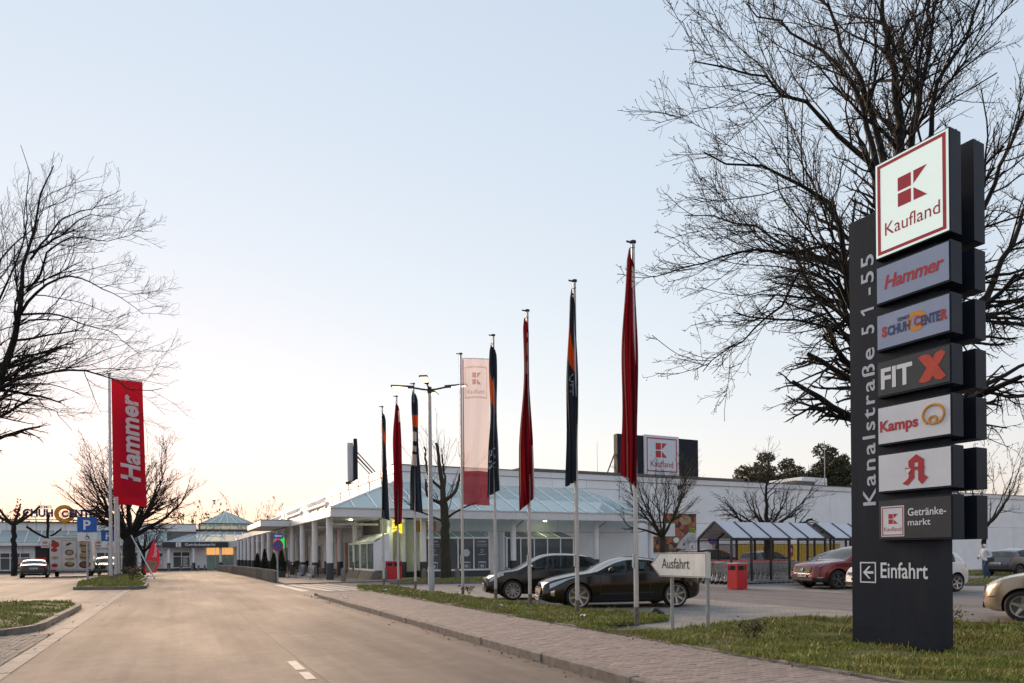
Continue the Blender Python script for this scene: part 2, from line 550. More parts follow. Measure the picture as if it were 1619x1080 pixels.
M['road'] = asphalt('road_asphalt', (.128, .105, .090), (.172, .142, .122), .80)
M['lot'] = asphalt('lot_asphalt', (.165, .143, .133), (.21, .185, .172), .78)
M['forecourt'] = asphalt('forecourt', (.165, .142, .124), (.205, .178, .156), .8, .3)
M['stalls'] = pavers_mat('stall_paving', (.25, .225, .20), (.29, .262, .23), (.14, .125, .11))
M['plaza'] = pavers_mat('plaza_paving', (.20, .17, .15), (.235, .20, .175), (.10, .085, .075), .3, .3)
M['paver'] = mat('paver', (.27, .215, .19), .8, var=.16, scale=14, bump=.3, bscale=90, rand=.16)
M['paver_grey'] = mat('paver_grey', (.15, .14, .13), .85, var=.2, scale=14, bump=.3, bscale=90, rand=.18)
M['marking'] = mat('marking', (.50, .48, .44), .7, col2=(.24, .22, .20), scale=7, dirt=.3)
M['earth'] = mat('earth', (.07, .075, .045), .95, var=.3, scale=2)

gx = [-2500, -600, -120, -60, 0, 38] + lin(38, 88, 5)[1:] + [120, 300, 900, 2500]
gy = [-2500, -300, -20, 20, 55] + lin(55, 130, 5)[1:] + [160, 300, 900, 2500]
mb = MB()
mb.grid([(x, y, gz(x, y) - .08) for x in gx for y in gy], len(gx), len(gy))
mb.build('ground', M['earth'])['kind'] = 'structure'
sheet('car_park', -60, 88, -20, 128, 0.0, M['lot'])
sheet('forecourt', -45, -1.9, 26.0, 80, .004, M['forecourt'])
sheet('road', -1.9, 4.4, -20, 97, .006, M['road'])
sheet('stall_paving', 8.0, 14.4, 6.0, 31.0, .004, M['stalls'])
sheet('shelter_paving', 20.2, 33, 14.0, 26.6, .004, M['stalls'])
sheet('plaza', 4.9, 40, 36.6, 97, .05, M['plaza'])
# kerb of the plaza towards the lane
mb = MB(); mb.box(4.9, 40, 36.45, 36.6, 0, .05)
mb.build('plaza_kerb', M['kerb'])['kind'] = 'structure'

# lane markings
def marking(pts, z):
    mb = MB(); mb.add([(x, y, z) for x, y in pts], [tuple(range(len(pts)))])
    o = mb.build('road_marking', M['marking']); o['kind'] = 'structure'
for (y0, y1) in ((8.95, 9.75), (8.2, 8.75)):
    marking([(1.33, y0), (1.45, y0), (1.45, y1), (1.33, y1)], .0105)
for i in range(5):
    x = 4.35 + .55 * i
    marking([(x + .55, 28.2), (x + .95, 28.2), (x + .35, 35.6), (x - .02, 35.6)] if i else [(4.5, 28.6), (4.85, 28.6), (4.7, 35.8), (4.3, 35.8)], .0105)
for y in (31.5, 34.0):
    marking([(-12, y), (-6.5, y), (-6.5, y + .12), (-12, y + .12)], .0085)

# tar seam between the lanes and an old repair
def sheet_poly(name, pts, z, m):
    mb = MB(); mb.add([(x, y, z) for x, y in pts], [tuple(range(len(pts)))]); o = mb.build(name, m); o['kind'] = 'structure'; return o
M['tar'] = mat('tar', (.085, .072, .064), .8, var=.3, scale=9)
rr2 = random.Random(4); lft = []; rgt = []
for i in range(60):
    y = 5.5 + i * .6; x = 1.62 - .012 * y + rr2.uniform(-.012, .012); w_ = rr2.uniform(.006, .022)
    lft.append((x - w_, y)); rgt.append((x + w_, y))
sheet_poly('tar_seam', rgt + lft[::-1], .0085, M['tar'])

# pavement on the right of the road: kerb stones, pavers, edging
pv = link('pavement', None); pv.empty_display_size = .5; pv['kind'] = 'structure'
KX0, KX1, EX0, EX1 = 4.33, 4.47, 6.50, 6.58
mb = MB(); mb.box(KX1, EX0, 2.0, 25.6, .0, .085); mb.build('pavement_bed', mat('joint_sand', (.10, .085, .07), .95, var=.3, scale=30), pv)
stone = MB(); stone.cbox(0, KX1 - KX0, .006, .994, 0, .125, .014); sm = None
def stone_obj(name, base, par, loc, rz=0, mt=None):
    global sm
    if base is None:
        return None
    o = base.copy(); C.objects.link(o); o.parent = par; o.location = loc; o.rotation_euler = (rnd.uniform(-.006, .006), rnd.uniform(-.008, .008), rz + rnd.uniform(-.004, .004))
    return o
k0 = stone.build('kerb_stone', M['kerb'], pv, loc=(KX0, 2.0, 0))
for i in range(1, 22):
    stone_obj('kerb_stone', k0, pv, (KX0 + rnd.uniform(-.006, .006), 2.0 + i, rnd.uniform(-.006, .004)))
# rounded far end of the pavement
ang = [i * .34 for i in range(7)]
cx, cy, rr_ = 5.53, 24.6, 1.2
prev = None
for i in range(9):
    a = PI - PI * i / 9 * 1.0
    s2 = MB(); a2 = PI - PI * (i + 1) / 9
    ri, ro = 1.06, 1.20
    yy = lambda r, t: (cx + r * math.cos(t), 24.0 + r * math.sin(t) * 1.25)
    p = [yy(ro, a), yy(ri, a), yy(ri, a2 + .012), yy(ro, a2 + .012)]
    s2.hexa([(q[0], q[1], 0) for q in p[::-1]] + [(q[0], q[1], .115 - .010 * i) for q in p[::-1]])
    s2.build('kerb_stone', M['kerb'], pv)
ed = MB(); ed.cbox(0, EX1 - EX0, .005, .995, 0, .135, .01)
e0 = ed.build('edging_stone', M['kerb'], pv, loc=(EX0, 2.0, 0))
for i in range(1, 24):
    stone_obj('edging_stone', e0, pv, (EX0 + rnd.uniform(-.008, .008), 2.0 + i, rnd.uniform(-.012, .004)))
# pavers, laid in running bond across the walk
pb = MB(); pb.cbox(.003, .197, .003, .097, 0, .022, .006)
pm = pb.build('paver', M['paver'], pv, loc=(KX1, 4.9, .083))
cells = []
j = 0
y = 4.5
while y < 25.3:
    x = KX1 + (.1 if j % 2 else 0) - .1
    while x < EX0 - .02:
        cells.append((x, y)); x += .2
    y += .1; j += 1
big = MB(); cnt = 0
for (x, y) in cells:
    x0 = max(x, KX1 + .002); x1 = min(x + .2, EX0 - .002)
    if x1 - x0 < .03: continue
    dz = rnd.uniform(-.0025, .0025)
    if y >= 5.0 and y < 6.8 and x1 - x0 > .19 and cnt < 280:
        o = pm if cnt == 0 else pm.copy()
        if cnt: C.objects.link(o); o.parent = pv
        o.location = (x, y, .083 + dz); o.rotation_euler = (rnd.uniform(-.01, .01), rnd.uniform(-.008, .008), rnd.uniform(-.008, .008)); cnt += 1
    else:
        big.cbox(x0 + .003, x1 - .003, y + .003, y + .097, .083, .105 + dz, .006)
o = big.build('paver_field', M['paver'], pv); o['kind'] = 'stuff'

# left: gutter stones and block paving
lp = link('side_paving', None); lp['kind'] = 'structure'
mb = MB(); mb.box(-9, -2.14, 2, 15.6, .0, .012); mb.build('paving_bed', bpy.data.materials['joint_sand'], lp)
g = MB(); g.cbox(0, .24, .004, .496, 0, .016, .006)
g0 = g.build('gutter_stone', mat('gutter', (.25, .225, .20), .8, var=.2, scale=12, bump=.3, rand=.12), lp, loc=(-2.14, 5, 0))
for i in range(1, 60):
    stone_obj('gutter_stone', g0, lp, (-2.14, 5 + .5 * i, rnd.uniform(-.003, .002)))
pb = MB(); pb.cbox(.003, .097, .003, .197, 0, .012, .004)
pm = pb.build('paver', M['paver_grey'], lp, loc=(-2.25, 8, .012))
big = MB(); cnt = 0
j = 0
x = -2.25
while x > -4.6:
    y = 7.0 + (.1 if j % 2 else 0)
    while y < 15.4:
        near = 10.4 < y < 13.4 and x > -3.25
        if near and cnt < 290:
            o = pm if cnt == 0 else pm.copy()
            if cnt: C.objects.link(o); o.parent = lp
            o.location = (x, y, .010 + rnd.uniform(-.003, .003)); o.rotation_euler = (rnd.uniform(-.012, .012), rnd.uniform(-.012, .012), rnd.uniform(-.01, .01)); cnt += 1
        else:
            big.cbox(x + .003, x + .097, y + .003, y + .197, .005, .022 + rnd.uniform(-.003, .003), .004)
        y += .2
    x -= .1; j += 1
o = big.build('paver_field', M['paver_grey'], lp); o['kind'] = 'stuff'


# ---- grass islands: rounded kerb of single stones round a mound of soil
M['turf'] = mat('turf', (.10, .115, .028), .95, col2=(.105, .082, .045), scale=3.0, bump=.8, bscale=60)

def poly_area(p): return sum(p[i][0] * p[(i + 1) % len(p)][1] - p[(i + 1) % len(p)][0] * p[i][1] for i in range(len(p))) / 2
def inside(p, x, y):
    c = False; n = len(p); j = n - 1
    for i in range(n):
        if (p[i][1] > y) != (p[j][1] > y) and x < (p[j][0] - p[i][0]) * (y - p[i][1]) / (p[j][1] - p[i][1]) + p[i][0]: c = not c
        j = i
    return c
def edge_dist(p, X, Y):
    d = np.full(X.shape, 1e9)
    for i in range(len(p)):
        a = np.array(p[i]); b = np.array(p[(i + 1) % len(p)]); ab = b - a
        t = np.clip(((X - a[0]) * ab[0] + (Y - a[1]) * ab[1]) / max(1e-9, ab.dot(ab)), 0, 1)
        d = np.minimum(d, np.hypot(X - a[0] - t * ab[0], Y - a[1] - t * ab[1]))
    return d
def inside_np(p, X, Y):
    c = np.zeros(X.shape, bool); n = len(p); j = n - 1
    for i in range(n):
        with np.errstate(divide='ignore', invalid='ignore'):
            k = ((p[i][1] > Y) != (p[j][1] > Y)) & (X < (p[j][0] - p[i][0]) * (Y - p[i][1]) / (p[j][1] - p[i][1] + 1e-12) + p[i][0])
        c ^= k; j = i
    return c

def turf_height(p, X, Y, top, mound):
    d = edge_dist(p, X, Y)
    s = np.clip(d / .9, 0, 1); s = s * s * (3 - 2 * s)
    if p is strip or p is front: top = .125 - .10 * np.clip((X - 6.7) / 1.6, 0, 1)
    return top + mound * s + .018 * np.sin(X * 3.1 + 1.3 * np.sin(Y * 1.7)) * s + .012 * np.sin(Y * 5.3 + X * 2.2) * s

def verge(name, p, top, mound, step=.25):
    xs = [q[0] for q in p]; ys = [q[1] for q in p]
    x = np.arange(min(xs) - step, max(xs) + 2 * step, step); y = np.arange(min(ys) - step, max(ys) + 2 * step, step)
    X, Y = np.meshgrid(x, y, indexing='ij')
    ins = inside_np(p, X, Y)
    Zr = turf_height(p, X, Y, top, mound)
    Z = np.where(ins, Zr, top - .22)
    mb = MB()
    g = np.array([[gz(a, b) for b in y] for a in x]) if (max(ys) > 55 or max(xs) > 38) else 0
    Z = Z + g
    P = np.stack([X, Y, Z], -1).reshape(-1, 3)
    mb.grid(P.tolist(), len(x), len(y))
    o = mb.build(name, M['turf'], smooth=60)
    o['kind'] = 'structure'
    return o

def kerb_ring(par_name, p, wdt=.12, top=.13, seg=.9, skip=None):
    par = link(par_name, None); par['kind'] = 'structure'
    n = len(p); sgn = 1 if poly_area(p) > 0 else -1
    # outward offset polygon
    off = []
    for i in range(n):
        a = Vector(p[i - 1]); b = Vector(p[i]); c = Vector(p[(i + 1) % n])
        n1 = Vector(((b - a).y, -(b - a).x)).normalized() * sgn; n2 = Vector(((c - b).y, -(c - b).x)).normalized() * sgn
        m = (n1 + n2).normalized(); off.append(b + m * (wdt / max(.4, m.dot(n1))))
    for i in range(n):
        if skip and i in skip: continue
        a, b = Vector(p[i]), Vector(p[(i + 1) % n]); oa, ob = off[i], off[(i + 1) % n]
        k = max(1, int(round((b - a).length / seg)))
        for q in range(k):
            t0 = q / k + (.006 / max(.3, (b - a).length)); t1 = (q + 1) / k
            pts = [oa.lerp(ob, t0), oa.lerp(ob, t1), b.lerp(a, 1 - t1), a.lerp(b, t0)]
            if sgn < 0: pts = pts[::-1]
            zt = top + rnd.uniform(-.006, .006)
            mb = MB()
            mb.hexa([(v.x, v.y, gz(v.x, v.y) - .02) for v in pts] + [(v.x, v.y, gz(v.x, v.y) + zt) for v in pts])
            mb.build('kerb_stone', M['kerb'], par)
    return par

VERGES = {}
def arc(cx, cy, rx, ry, a0, a1, n=8):
    return [(cx + rx * math.cos(R(a0 + (a1 - a0) * i / n)), cy + ry * math.sin(R(a0 + (a1 - a0) * i / n))) for i in range(n + 1)]

strip = [(6.58, 10.6), (7.6, 11.0), (9.2, 11.4), (9.9, 12.2), (9.1, 14.7), (8.75, 18.0), (8.62, 21.4), (8.65, 26.5), (8.6, 30.6), (7.6, 30.8), (6.9, 29.3), (6.58, 26.5)]
front = [(6.58, -6), (18, -6), (17, 3.0), (15.4, 6.4), (13.9, 7.6), (13.3, 9.7), (11.8, 10.4), (10.3, 10.5), (9.3, 10.35), (8.2, 9.85), (7.2, 9.5), (6.58, 9.4)]
VERGES['grass_strip'] = (strip, .12, .03)
VERGES['front_verge'] = (front, .12, .035)
left_isl = arc(-3.6, 17.0, 1.0, 1.6, -90, 0, 5) + arc(-3.6, 22.4, 1.0, 2.6, 0, 90, 5) + [(-14, 25.6), (-14, 15.4)]
VERGES['left_island'] = (left_isl, .12, .06)
mid_isl = [(-4.15, 36.7), (-1.75, 35.4), (-1.45, 35.9), (-1.5, 40.0), (-2.0, 44.5), (-2.0, 52), (-2.6, 60), (-3.0, 70), (-4.6, 70), (-4.8, 56), (-4.9, 44)]
VERGES['middle_island'] = (mid_isl, .12, .07)
tree_isl = [(9.6, 33.0), (16.5, 30.0), (18.0, 31.2), (17.0, 33.0), (11.0, 35.6)]
VERGES['tree_island'] = (tree_isl, .10, .04)
far_isl = [(27.5, 17.2), (29.0, 16.2), (52, 13.4), (52, 15.2), (30, 18.6)]
VERGES['far_island'] = (far_isl, .10, .05)
bank = [(36, 24.6), (62, 19.6), (62, 26), (50, 27.4), (36, 28.5)]
VERGES['wall_bank'] = (bank, .08, .06)
for k, (p, t, h) in VERGES.items(): verge(k, p, t, h, .2 if k in ('front_verge', 'grass_strip', 'left_island') else .35)
kerb_ring('island_kerb', left_isl, .14, .13, .6, skip={11, 12, 13})
kerb_ring('island_kerb', mid_isl, .14, .14, 1.0)
kerb_ring('island_kerb', tree_isl, .12, .12, 1.0)
kerb_ring('island_kerb', far_isl, .12, .12, 1.5)
# ================================================================== BUILDINGS
M['pane_roof'] = glass('roof_glass', (.80, .90, .89), .50, .05, body=(.56, .655, .65))
M['pane_window'] = glass('window_glass', (.5, .56, .56), .70, .04, body=(.14, .155, .16))
M['pane_pale'] = glass('pale_glass', (.75, .85, .83), .75, .06, body=(.36, .47, .44))
M['pane_clear'] = glass('clear_glass', (.86, .92, .90), .10, .04, body=(.2, .24, .23))
M['joint'] = mat('joint', (.16, .165, .17), .8)
M['roof_felt'] = mat('roof_felt', (.16, .155, .15), .9, var=.2)
M['soffit'] = mat('soffit', (.74, .76, .76), .5, var=.05)
M['wall_white'] = mat('wall_white', (.78, .81, .82), .55, var=.05, scale=.7, dirt=.06)
M['navy_band'] = mat('navy_band', (.03, .035, .045), .4)
M['letter_white'] = mat('letter_white', (.72, .74, .78), .45, var=.03)
M['letter_grey'] = mat('letter_grey', (.50, .55, .62), .45, var=.03)
M['letter_red'] = mat('letter_red', (.42, .018, .03), .4, var=.04)
M['letter_navy'] = mat('letter_navy', (.03, .045, .16), .4, var=.05)
M['letter_orange'] = mat('letter_orange', (.62, .26, .02), .4, var=.05)
M['interior'] = mat('interior', (.10, .10, .095), .8, var=.4, scale=2)


def part_builder(base):
    neg = (-base[0], -base[1], -base[2])
    def b(mb, name, mats, parent, smooth=None, sub=False):
        return mb.build(name, mats, parent, smooth, None if sub else neg)
    return b


def lerp3(a, b, t): return tuple(a[i] + (b[i] - a[i]) * t for i in range(3))


# ------------------------------------------------ shopping centre on the right
base = (7.7, 38.8, 0)
mall = thing('shopping_centre', 'low white shopping centre with glass canopy roof and colonnade along the right of the road', 'building', base)
B = part_builder(base)
EZ0, EZ1 = 3.66, 4.10
EX_R = 31.0
side_x = lambda y: 7.7 - .0115 * (y - 38.8)
# fascia panels of the front eave
n = 6
for i in range(n):
    x0 = 7.7 + (EX_R - 7.7) * i / n + .008; x1 = 7.7 + (EX_R - 7.7) * (i + 1) / n - .008
    mb = MB(); mb.cbox(x0, x1, 38.80, 38.90, EZ0, EZ1, .01); B(mb, 'fascia_panel', M['fascia'], mall)
mb = MB(); mb.box(7.66, EX_R + .03, 38.76, 39.0, EZ1 + .005, EZ1 + .05); mb.box(7.66, EX_R, 38.785, 38.797, EZ0 - .02, EZ0 + .02)
B(mb, 'eave_cap', M['aluminium'], mall)
mb = MB(); mb.cbox(EX_R - .1, EX_R, 38.91, 43.95, EZ0, EZ1, .01); B(mb, 'fascia_panel', M['fascia'], mall)
# side eave, in lengths
ys = [38.8 + 3.55 * i for i in range(5)] + [63.2 + 3.68 * i for i in range(11)]
for a, b_ in list(zip(ys[:4], ys[1:5])) + list(zip(ys[5:-1], ys[6:])):
    mb = MB(); x0, x1 = side_x(a), side_x(b_)
    mb.hexa([(x0, a + .01, EZ0), (x0 + .1, a + .01, EZ0), (x1 + .1, b_ - .01, EZ0), (x1, b_ - .01, EZ0),
             (x0, a + .01, EZ1), (x0 + .1, a + .01, EZ1), (x1 + .1, b_ - .01, EZ1), (x1, b_ - .01, EZ1)])
    B(mb, 'fascia_panel', M['fascia'], mall)
mb = MB(); mb.hexa([(7.66, 39.01, EZ1 + .005), (7.95, 39.01, EZ1 + .005), (7.25, 100, EZ1 + .005), (6.96, 100, EZ1 + .005),
                    (7.66, 39.01, EZ1 + .05), (7.95, 39.01, EZ1 + .05), (7.25, 100, EZ1 + .05), (6.96, 100, EZ1 + .05)])
B(mb, 'eave_cap', M['aluminium'], mall)
# projecting entrance canopy over the side
CX0, CY0, CY1 = 5.45, 52.9, 63.2
mb = MB(); mb.cbox(CX0, 7.5, CY0, CY0 + .1, EZ0, EZ1, .01); B(mb, 'fascia_panel', M['fascia'], mall)
for a, b_ in ((CY0 + .11, 56.3), (56.32, 59.7), (59.72, CY1)):
    mb = MB(); mb.cbox(CX0, CX0 + .1, a, b_, EZ0, EZ1, .01); B(mb, 'fascia_panel', M['fascia'], mall)
mb = MB(); mb.cbox(CX0 + .11, 7.5, CY1 - .1, CY1, EZ0, EZ1, .01); B(mb, 'fascia_panel', M['fascia'], mall)
mb = MB(); mb.box(CX0 - .03, 7.58, CY0 - .03, CY1 + .03, EZ1 + .012, EZ1 + .055); B(mb, 'canopy_roof', M['roof_felt'], mall)
mb = MB(); mb.box(CX0 + .11, 7.55, CY0 + .11, CY1 - .11, EZ0 + .08, EZ0 + .14); B(mb, 'canopy_soffit', M['soffit'], mall)
# soffits
mb = MB(); mb.box(7.82, 12.9, 44.1, 100, EZ0 + .02, EZ0 + .08); mb.box(7.82, 11.0, 39.0, 44.08, EZ0 + .02, EZ0 + .08)
B(mb, 'soffit', M['soffit'], mall)
# flat roof strip behind the side eave
mb = MB(); mb.box(7.96, 12.9, 44.1, 100, EZ1 - .06, EZ1 + .003); B(mb, 'flat_roof', M['roof_felt'], mall)
# sloped glass roof: panes between rafters
A0 = (7.8, 38.96, 4.17); A1 = (EX_R - .05, 38.96, 4.17); B0 = (12.96, 43.95, 6.30); B1 = (27.2, 43.95, 6.30)
slope = (B0[2] - A0[2]) / (B0[1] - A0[1])
def on_roof(x, y, d=0): return (x, y, A0[2] + (y - A0[1]) * slope + d)
def ytop(x):
    if x < B0[0]: return A0[1] + (x - A0[0]) / (B0[0] - A0[0]) * (B0[1] - A0[1])
    if x > B1[0]: return A0[1] + (A1[0] - x) / (A1[0] - B1[0]) * (B1[1] - A1[1])
    return B0[1]
xs = [A0[0]] + [A0[0] + 1.30 * i for i in range(1, 18)] + [A1[0]]
for i in range(len(xs) - 1):
    a, b_ = xs[i] + .035, xs[i + 1] - .035
    cand = [(a, A0[1])] + [(b_, A0[1])] + [(b_, max(A0[1] + .02, ytop(b_)))]
    for xb in (B1[0], B0[0]):
        if a < xb < b_: cand.append((xb, B0[1]))
    cand.append((a, max(A0[1] + .02, ytop(a))))
    if a < A0[0] + .1: cand = cand[:-1] if ytop(a) < A0[1] + .1 else cand
    ymid = A0[1] + 2.45
    mb = MB()
    nn = len(cand)
    vs = [on_roof(x, y, 0) for x, y in cand] + [on_roof(x, y, .02) for x, y in cand]
    fs = [tuple(range(nn - 1, -1, -1)), tuple(range(nn, 2 * nn))] + [(k, (k + 1) % nn, nn + (k + 1) % nn, nn + k) for k in range(nn)]
    mb.add(vs, fs)
    B(mb, 'roof_pane', M['pane_roof'], mall)
    if 0 < i:
        x = xs[i]; mb = MB(); mb.bar(on_roof(x, A0[1], .03), on_roof(x, ytop(x), .03), .085, .09); B(mb, 'rafter', M['white_paint'], mall)
mb = MB(); mb.bar(on_roof(A0[0], A0[1], .04), on_roof(B0[0], B0[1], .04), .16, .12); B(mb, 'hip_rafter', M['white_paint'], mall)
mb = MB(); mb.bar(on_roof(A1[0], A1[1], .04), on_roof(B1[0], B1[1], .04), .12, .12); B(mb, 'hip_rafter', M['white_paint'], mall)
mb = MB(); mb.bar(on_roof(B0[0], B0[1] + .02, .05), on_roof(B1[0], B1[1] + .02, .05), .1, .1); B(mb, 'ridge_bar', M['white_paint'], mall)
mb = MB(); mb.add([(7.8, 38.97, 4.165), (12.95, 43.94, 6.28), (7.8, 43.94, 4.165), (12.95, 43.94, 4.12)], [(0, 1, 2), (1, 3, 2)]); B(mb, 'hip_slope', M['white_panel'], mall)
mb = MB(); mb.add([(A1[0], 38.97, 4.165), (A1[0], 43.94, 4.165), (27.21, 43.94, 6.28)], [(0, 1, 2)]); B(mb, 'hip_pane', M['pane_roof'], mall)
# ceiling steps seen through the glass
mb = MB(); mb.box(13.1, 27.1, 42.0, 43.9, 4.4, 4.95); B(mb, 'bulkhead', M['wall_white'], mall)
# parapet and hall wall, panel by panel
def wall_panels(x0, x1, y, zs, wdt, th=.09, name='wall_panel', m=None):
    k = max(1, int(round((x1 - x0) / wdt)))
    for i in range(k):
        for z0, z1 in zip(zs[:-1], zs[1:]):
            a = x0 + (x1 - x0) * i / k + .012; b_ = x0 + (x1 - x0) * (i + 1) / k - .012
            mb = MB(); mb.cbox(a, b_, y + rnd.uniform(0, .004), y + th, z0 + .012, z1 - .012, .008); B(mb, name, m or M['white_panel'], mall)
wall_panels(12.96, 30.9, 44.0, [4.2, 6.36, 7.02], 3.0)
wall_panels(30.95, 90, 44.0, [-1.0, 3.84, 7.02], 5.9)
mb = MB(); mb.box(12.98, 90, 44.1, 44.3, -1, 7.0); B(mb, 'wall_core', M['joint'], mall)
k = 13
for i in range(k):
    a = 12.9 + (90 - 12.9) * i / k; b_ = 12.9 + (90 - 12.9) * (i + 1) / k
    mb = MB(); mb.cbox(a + .008, b_ - .008, 43.90, 44.35, 7.03, 7.44, .015); B(mb, 'parapet_panel', M['fascia'], mall)
mb = MB(); mb.box(12.86, 90, 43.86, 44.5, 7.445, 7.50); B(mb, 'parapet_cap', M['roof_felt'], mall)
mb = MB(); mb.cbox(22.5, 44.5, 44.6, 46.5, 7.0, 7.78, .03); mb.cbox(50.5, 53.0, 44.4, 46, 7.0, 7.9, .03); B(mb, 'roof_upstand', M['roof_felt'], mall)
mb = MB(); mb.cbox(53.2, 56.6, 46, 50, 7.0, 8.5, .03); B(mb, 'plant_room', M['white_panel'], mall)
mb = MB(); mb.cyl((55.7, 45.5, 7.4), (55.7, 45.5, 12.0), .05, .03, 6)
for x_ in (17.2, 24.0, 30.2): mb.cyl((x_, 46, 7.4), (x_, 46, 10.4), .02, .01, 5)
B(mb, 'lightning_rod', M['galvanised'], mall)
mb = MB(); mb.bar((36.7, 43.8, 6.9), (37.4, 43.4, 7.0), .06); mb.cbox(36.6, 36.9, 43.7, 43.95, 6.6, 6.9, .02); B(mb, 'wall_lamp', M['dark_steel'], mall)
mb = MB(); mb.cyl((30.93, 43.93, -.1), (30.93, 43.93, 6.9), .05, n=8); B(mb, 'downpipe', M['white_paint'], mall, 40)
# left parapet wall above the side roof
for i in range(18):
    a, b_ = 44.0 + 3.2 * i, 44.0 + 3.2 * (i + 1)
    if b_ > 101: break
    xa = 12.94 - .0115 * (a - 44)
    mb = MB(); mb.cbox(xa, xa + .1, a + .012, b_ - .012, 4.12, 6.9, .008); B(mb, 'wall_panel', M['white_panel'], mall)
    mb = MB(); mb.cbox(xa - .06, xa + .3, a + .008, b_ - .008, 6.91, 7.44, .012); B(mb, 'parapet_panel', M['fascia'], mall)
mb = MB(); mb.box(13.0, 14.2, 44.4, 101, 7.40, 7.47); mb.box(13.0, 60, 44.5, 101, 6.9, 7.02); B(mb, 'hall_roof', M['roof_felt'], mall)
# louvre tubes on brackets over the side roof
for (y0, y1) in ((47.5, 54.5), (58, 66), (70, 80)):
    mb = MB(); mb.cyl((9.2, y0, 5.0), (9.2, y1, 5.0), .16, n=10)
    for yb in (y0 + .4, (y0 + y1) / 2, y1 - .4): mb.box(9.12, 9.28, yb - .12, yb + .12, 4.1, 4.9)
    k = int((y1 - y0) / .45)
    for j in range(k): mb.bar((9.05, y0 + .2 + j * .45, 5.12), (9.05, y0 + .2 + j * .45, 5.42), .07)
    mb.bar((9.05, y0, 5.45), (9.05, y1, 5.45), .06)
    B(mb, 'sunshade_tube', M['white_paint'], mall, 40)

# columns: white round shaft on a dark base
def column(x, y):
    g = gz(x, y) + .05
    mb = MB(); mb.lathe([(.19, 1.02), (.19, EZ0 + .03)], (x, y, 0), 14); o = B(mb, 'column', M['white_paint'], mall, 40)
    mb = MB(); mb.lathe([(.215, g - .1), (.215, 1.02), (.19, 1.03)], (x, y, 0), 14); mb.build('column_base', M['dark_plinth'], o, 40)
for x in (13.5, 19.64, 26.04, 30.7): column(x, 39.9)
for i in range(14): column(7.98 - .0115 * (4.45 * i), 40.5 + 4.45 * i)
for i in range(12): column(10.35 - .0115 * (4.45 * i), 44.2 + 4.45 * i)
column(12.55, 41.0); column(11.6, 40.6)
for (x, y) in ((13.5, 39.9), (19.64, 39.9), (26.04, 39.9)):
    mb = MB(); mb.cyl((x + .2, y, 3.2), (x + .55, y - .4, 3.62), .04, n=6); B(mb, 'gutter_pipe', M['galvanised'], mall, 40)

# wall under the canopy
wall_panels(13.45, 30.9, 41.6, [.45, 2.95, 4.9], 3.2)
mb = MB(); mb.box(13.4, 30.92, 41.7, 41.9, 0, 4.9); B(mb, 'wall_core', M['joint'], mall)
mb = MB(); mb.cbox(18.0, 30.92, 41.45, 41.69, .03, .43, .02); B(mb, 'plinth', M['dark_plinth'], mall)
mb = MB(); mb.cbox(30.82, 30.92, 41.6, 44.0, .05, 3.7, .01); B(mb, 'wall_panel', M['white_panel'], mall)

def bay(x0, x1, k, z0, z1, z2, y0, y1, glz, top):
    """greenhouse shop window projecting from the wall: frame, panes, sloped top panes"""
    p = MB(); p.cbox(x0, x1, y0 - .08, y1 - .02, .04, z0 - .03, .02); B(p, 'plinth', M['dark_plinth'], mall)
    f = MB(); t = .07
    f.box(x0, x1, y0, y0 + .1, z0 - .03, z0 + .07); f.box(x0, x1, y0, y0 + .1, z1 - .05, z1 + .05)
    for i in range(k + 1):
        x = x0 + (x1 - x0 - t) * i / k
        f.box(x, x + t, y0 + .004, y0 + .096, z0 + .07, z1 - .05)
        f.bar((x + t / 2, y0 + .05, z1 + .02), (x + t / 2, y1 - .03, z2 + .02), .07, .06)
    for x in (x0 + .03, x1 - .03):
        f.add([(x, y0 + .05, z0), (x, y1 - .02, z0), (x, y1 - .02, z2), (x, y0 + .05, z1)], [(0, 1, 2, 3)])
    fr = B(f, 'window_frame', M['white_paint'], mall)
    for i in range(k):
        a = x0 + (x1 - x0 - t) * i / k + t; b_ = x0 + (x1 - x0 - t) * (i + 1) / k
        g = MB(); g.box(a, b_, y0 + .04, y0 + .055, z0 + .07, z1 - .05); g.build('pane', glz, fr)
        g = MB(); g.add([(a, y0 + .09, z1 + .052), (b_, y0 + .09, z1 + .052), (b_, y1 - .04, z2 + .03), (a, y1 - .04, z2 + .03)], [(0, 1, 2, 3)]); g.build('pane', top, fr)
    d = MB(); d.box(x0 + .1, x1 - .1, y1 - .12, y1 - .05, z0, z1); B(d, 'blind', M['interior'], mall)
    return fr
M['shop_print'] = mat('shop_print', (.5, .52, .52), .5)
b1 = bay(13.65, 18.0, 4, .46, 2.50, 2.93, 40.0, 41.6, M['pane_window'], M['pane_pale'])
b2 = bay(19.2, 24.3, 5, .46, 2.50, 2.93, 40.0, 41.6, M['pane_window'], M['pane_window'])
w4 = (18.0 - 13.65) / 4
pr = MB()
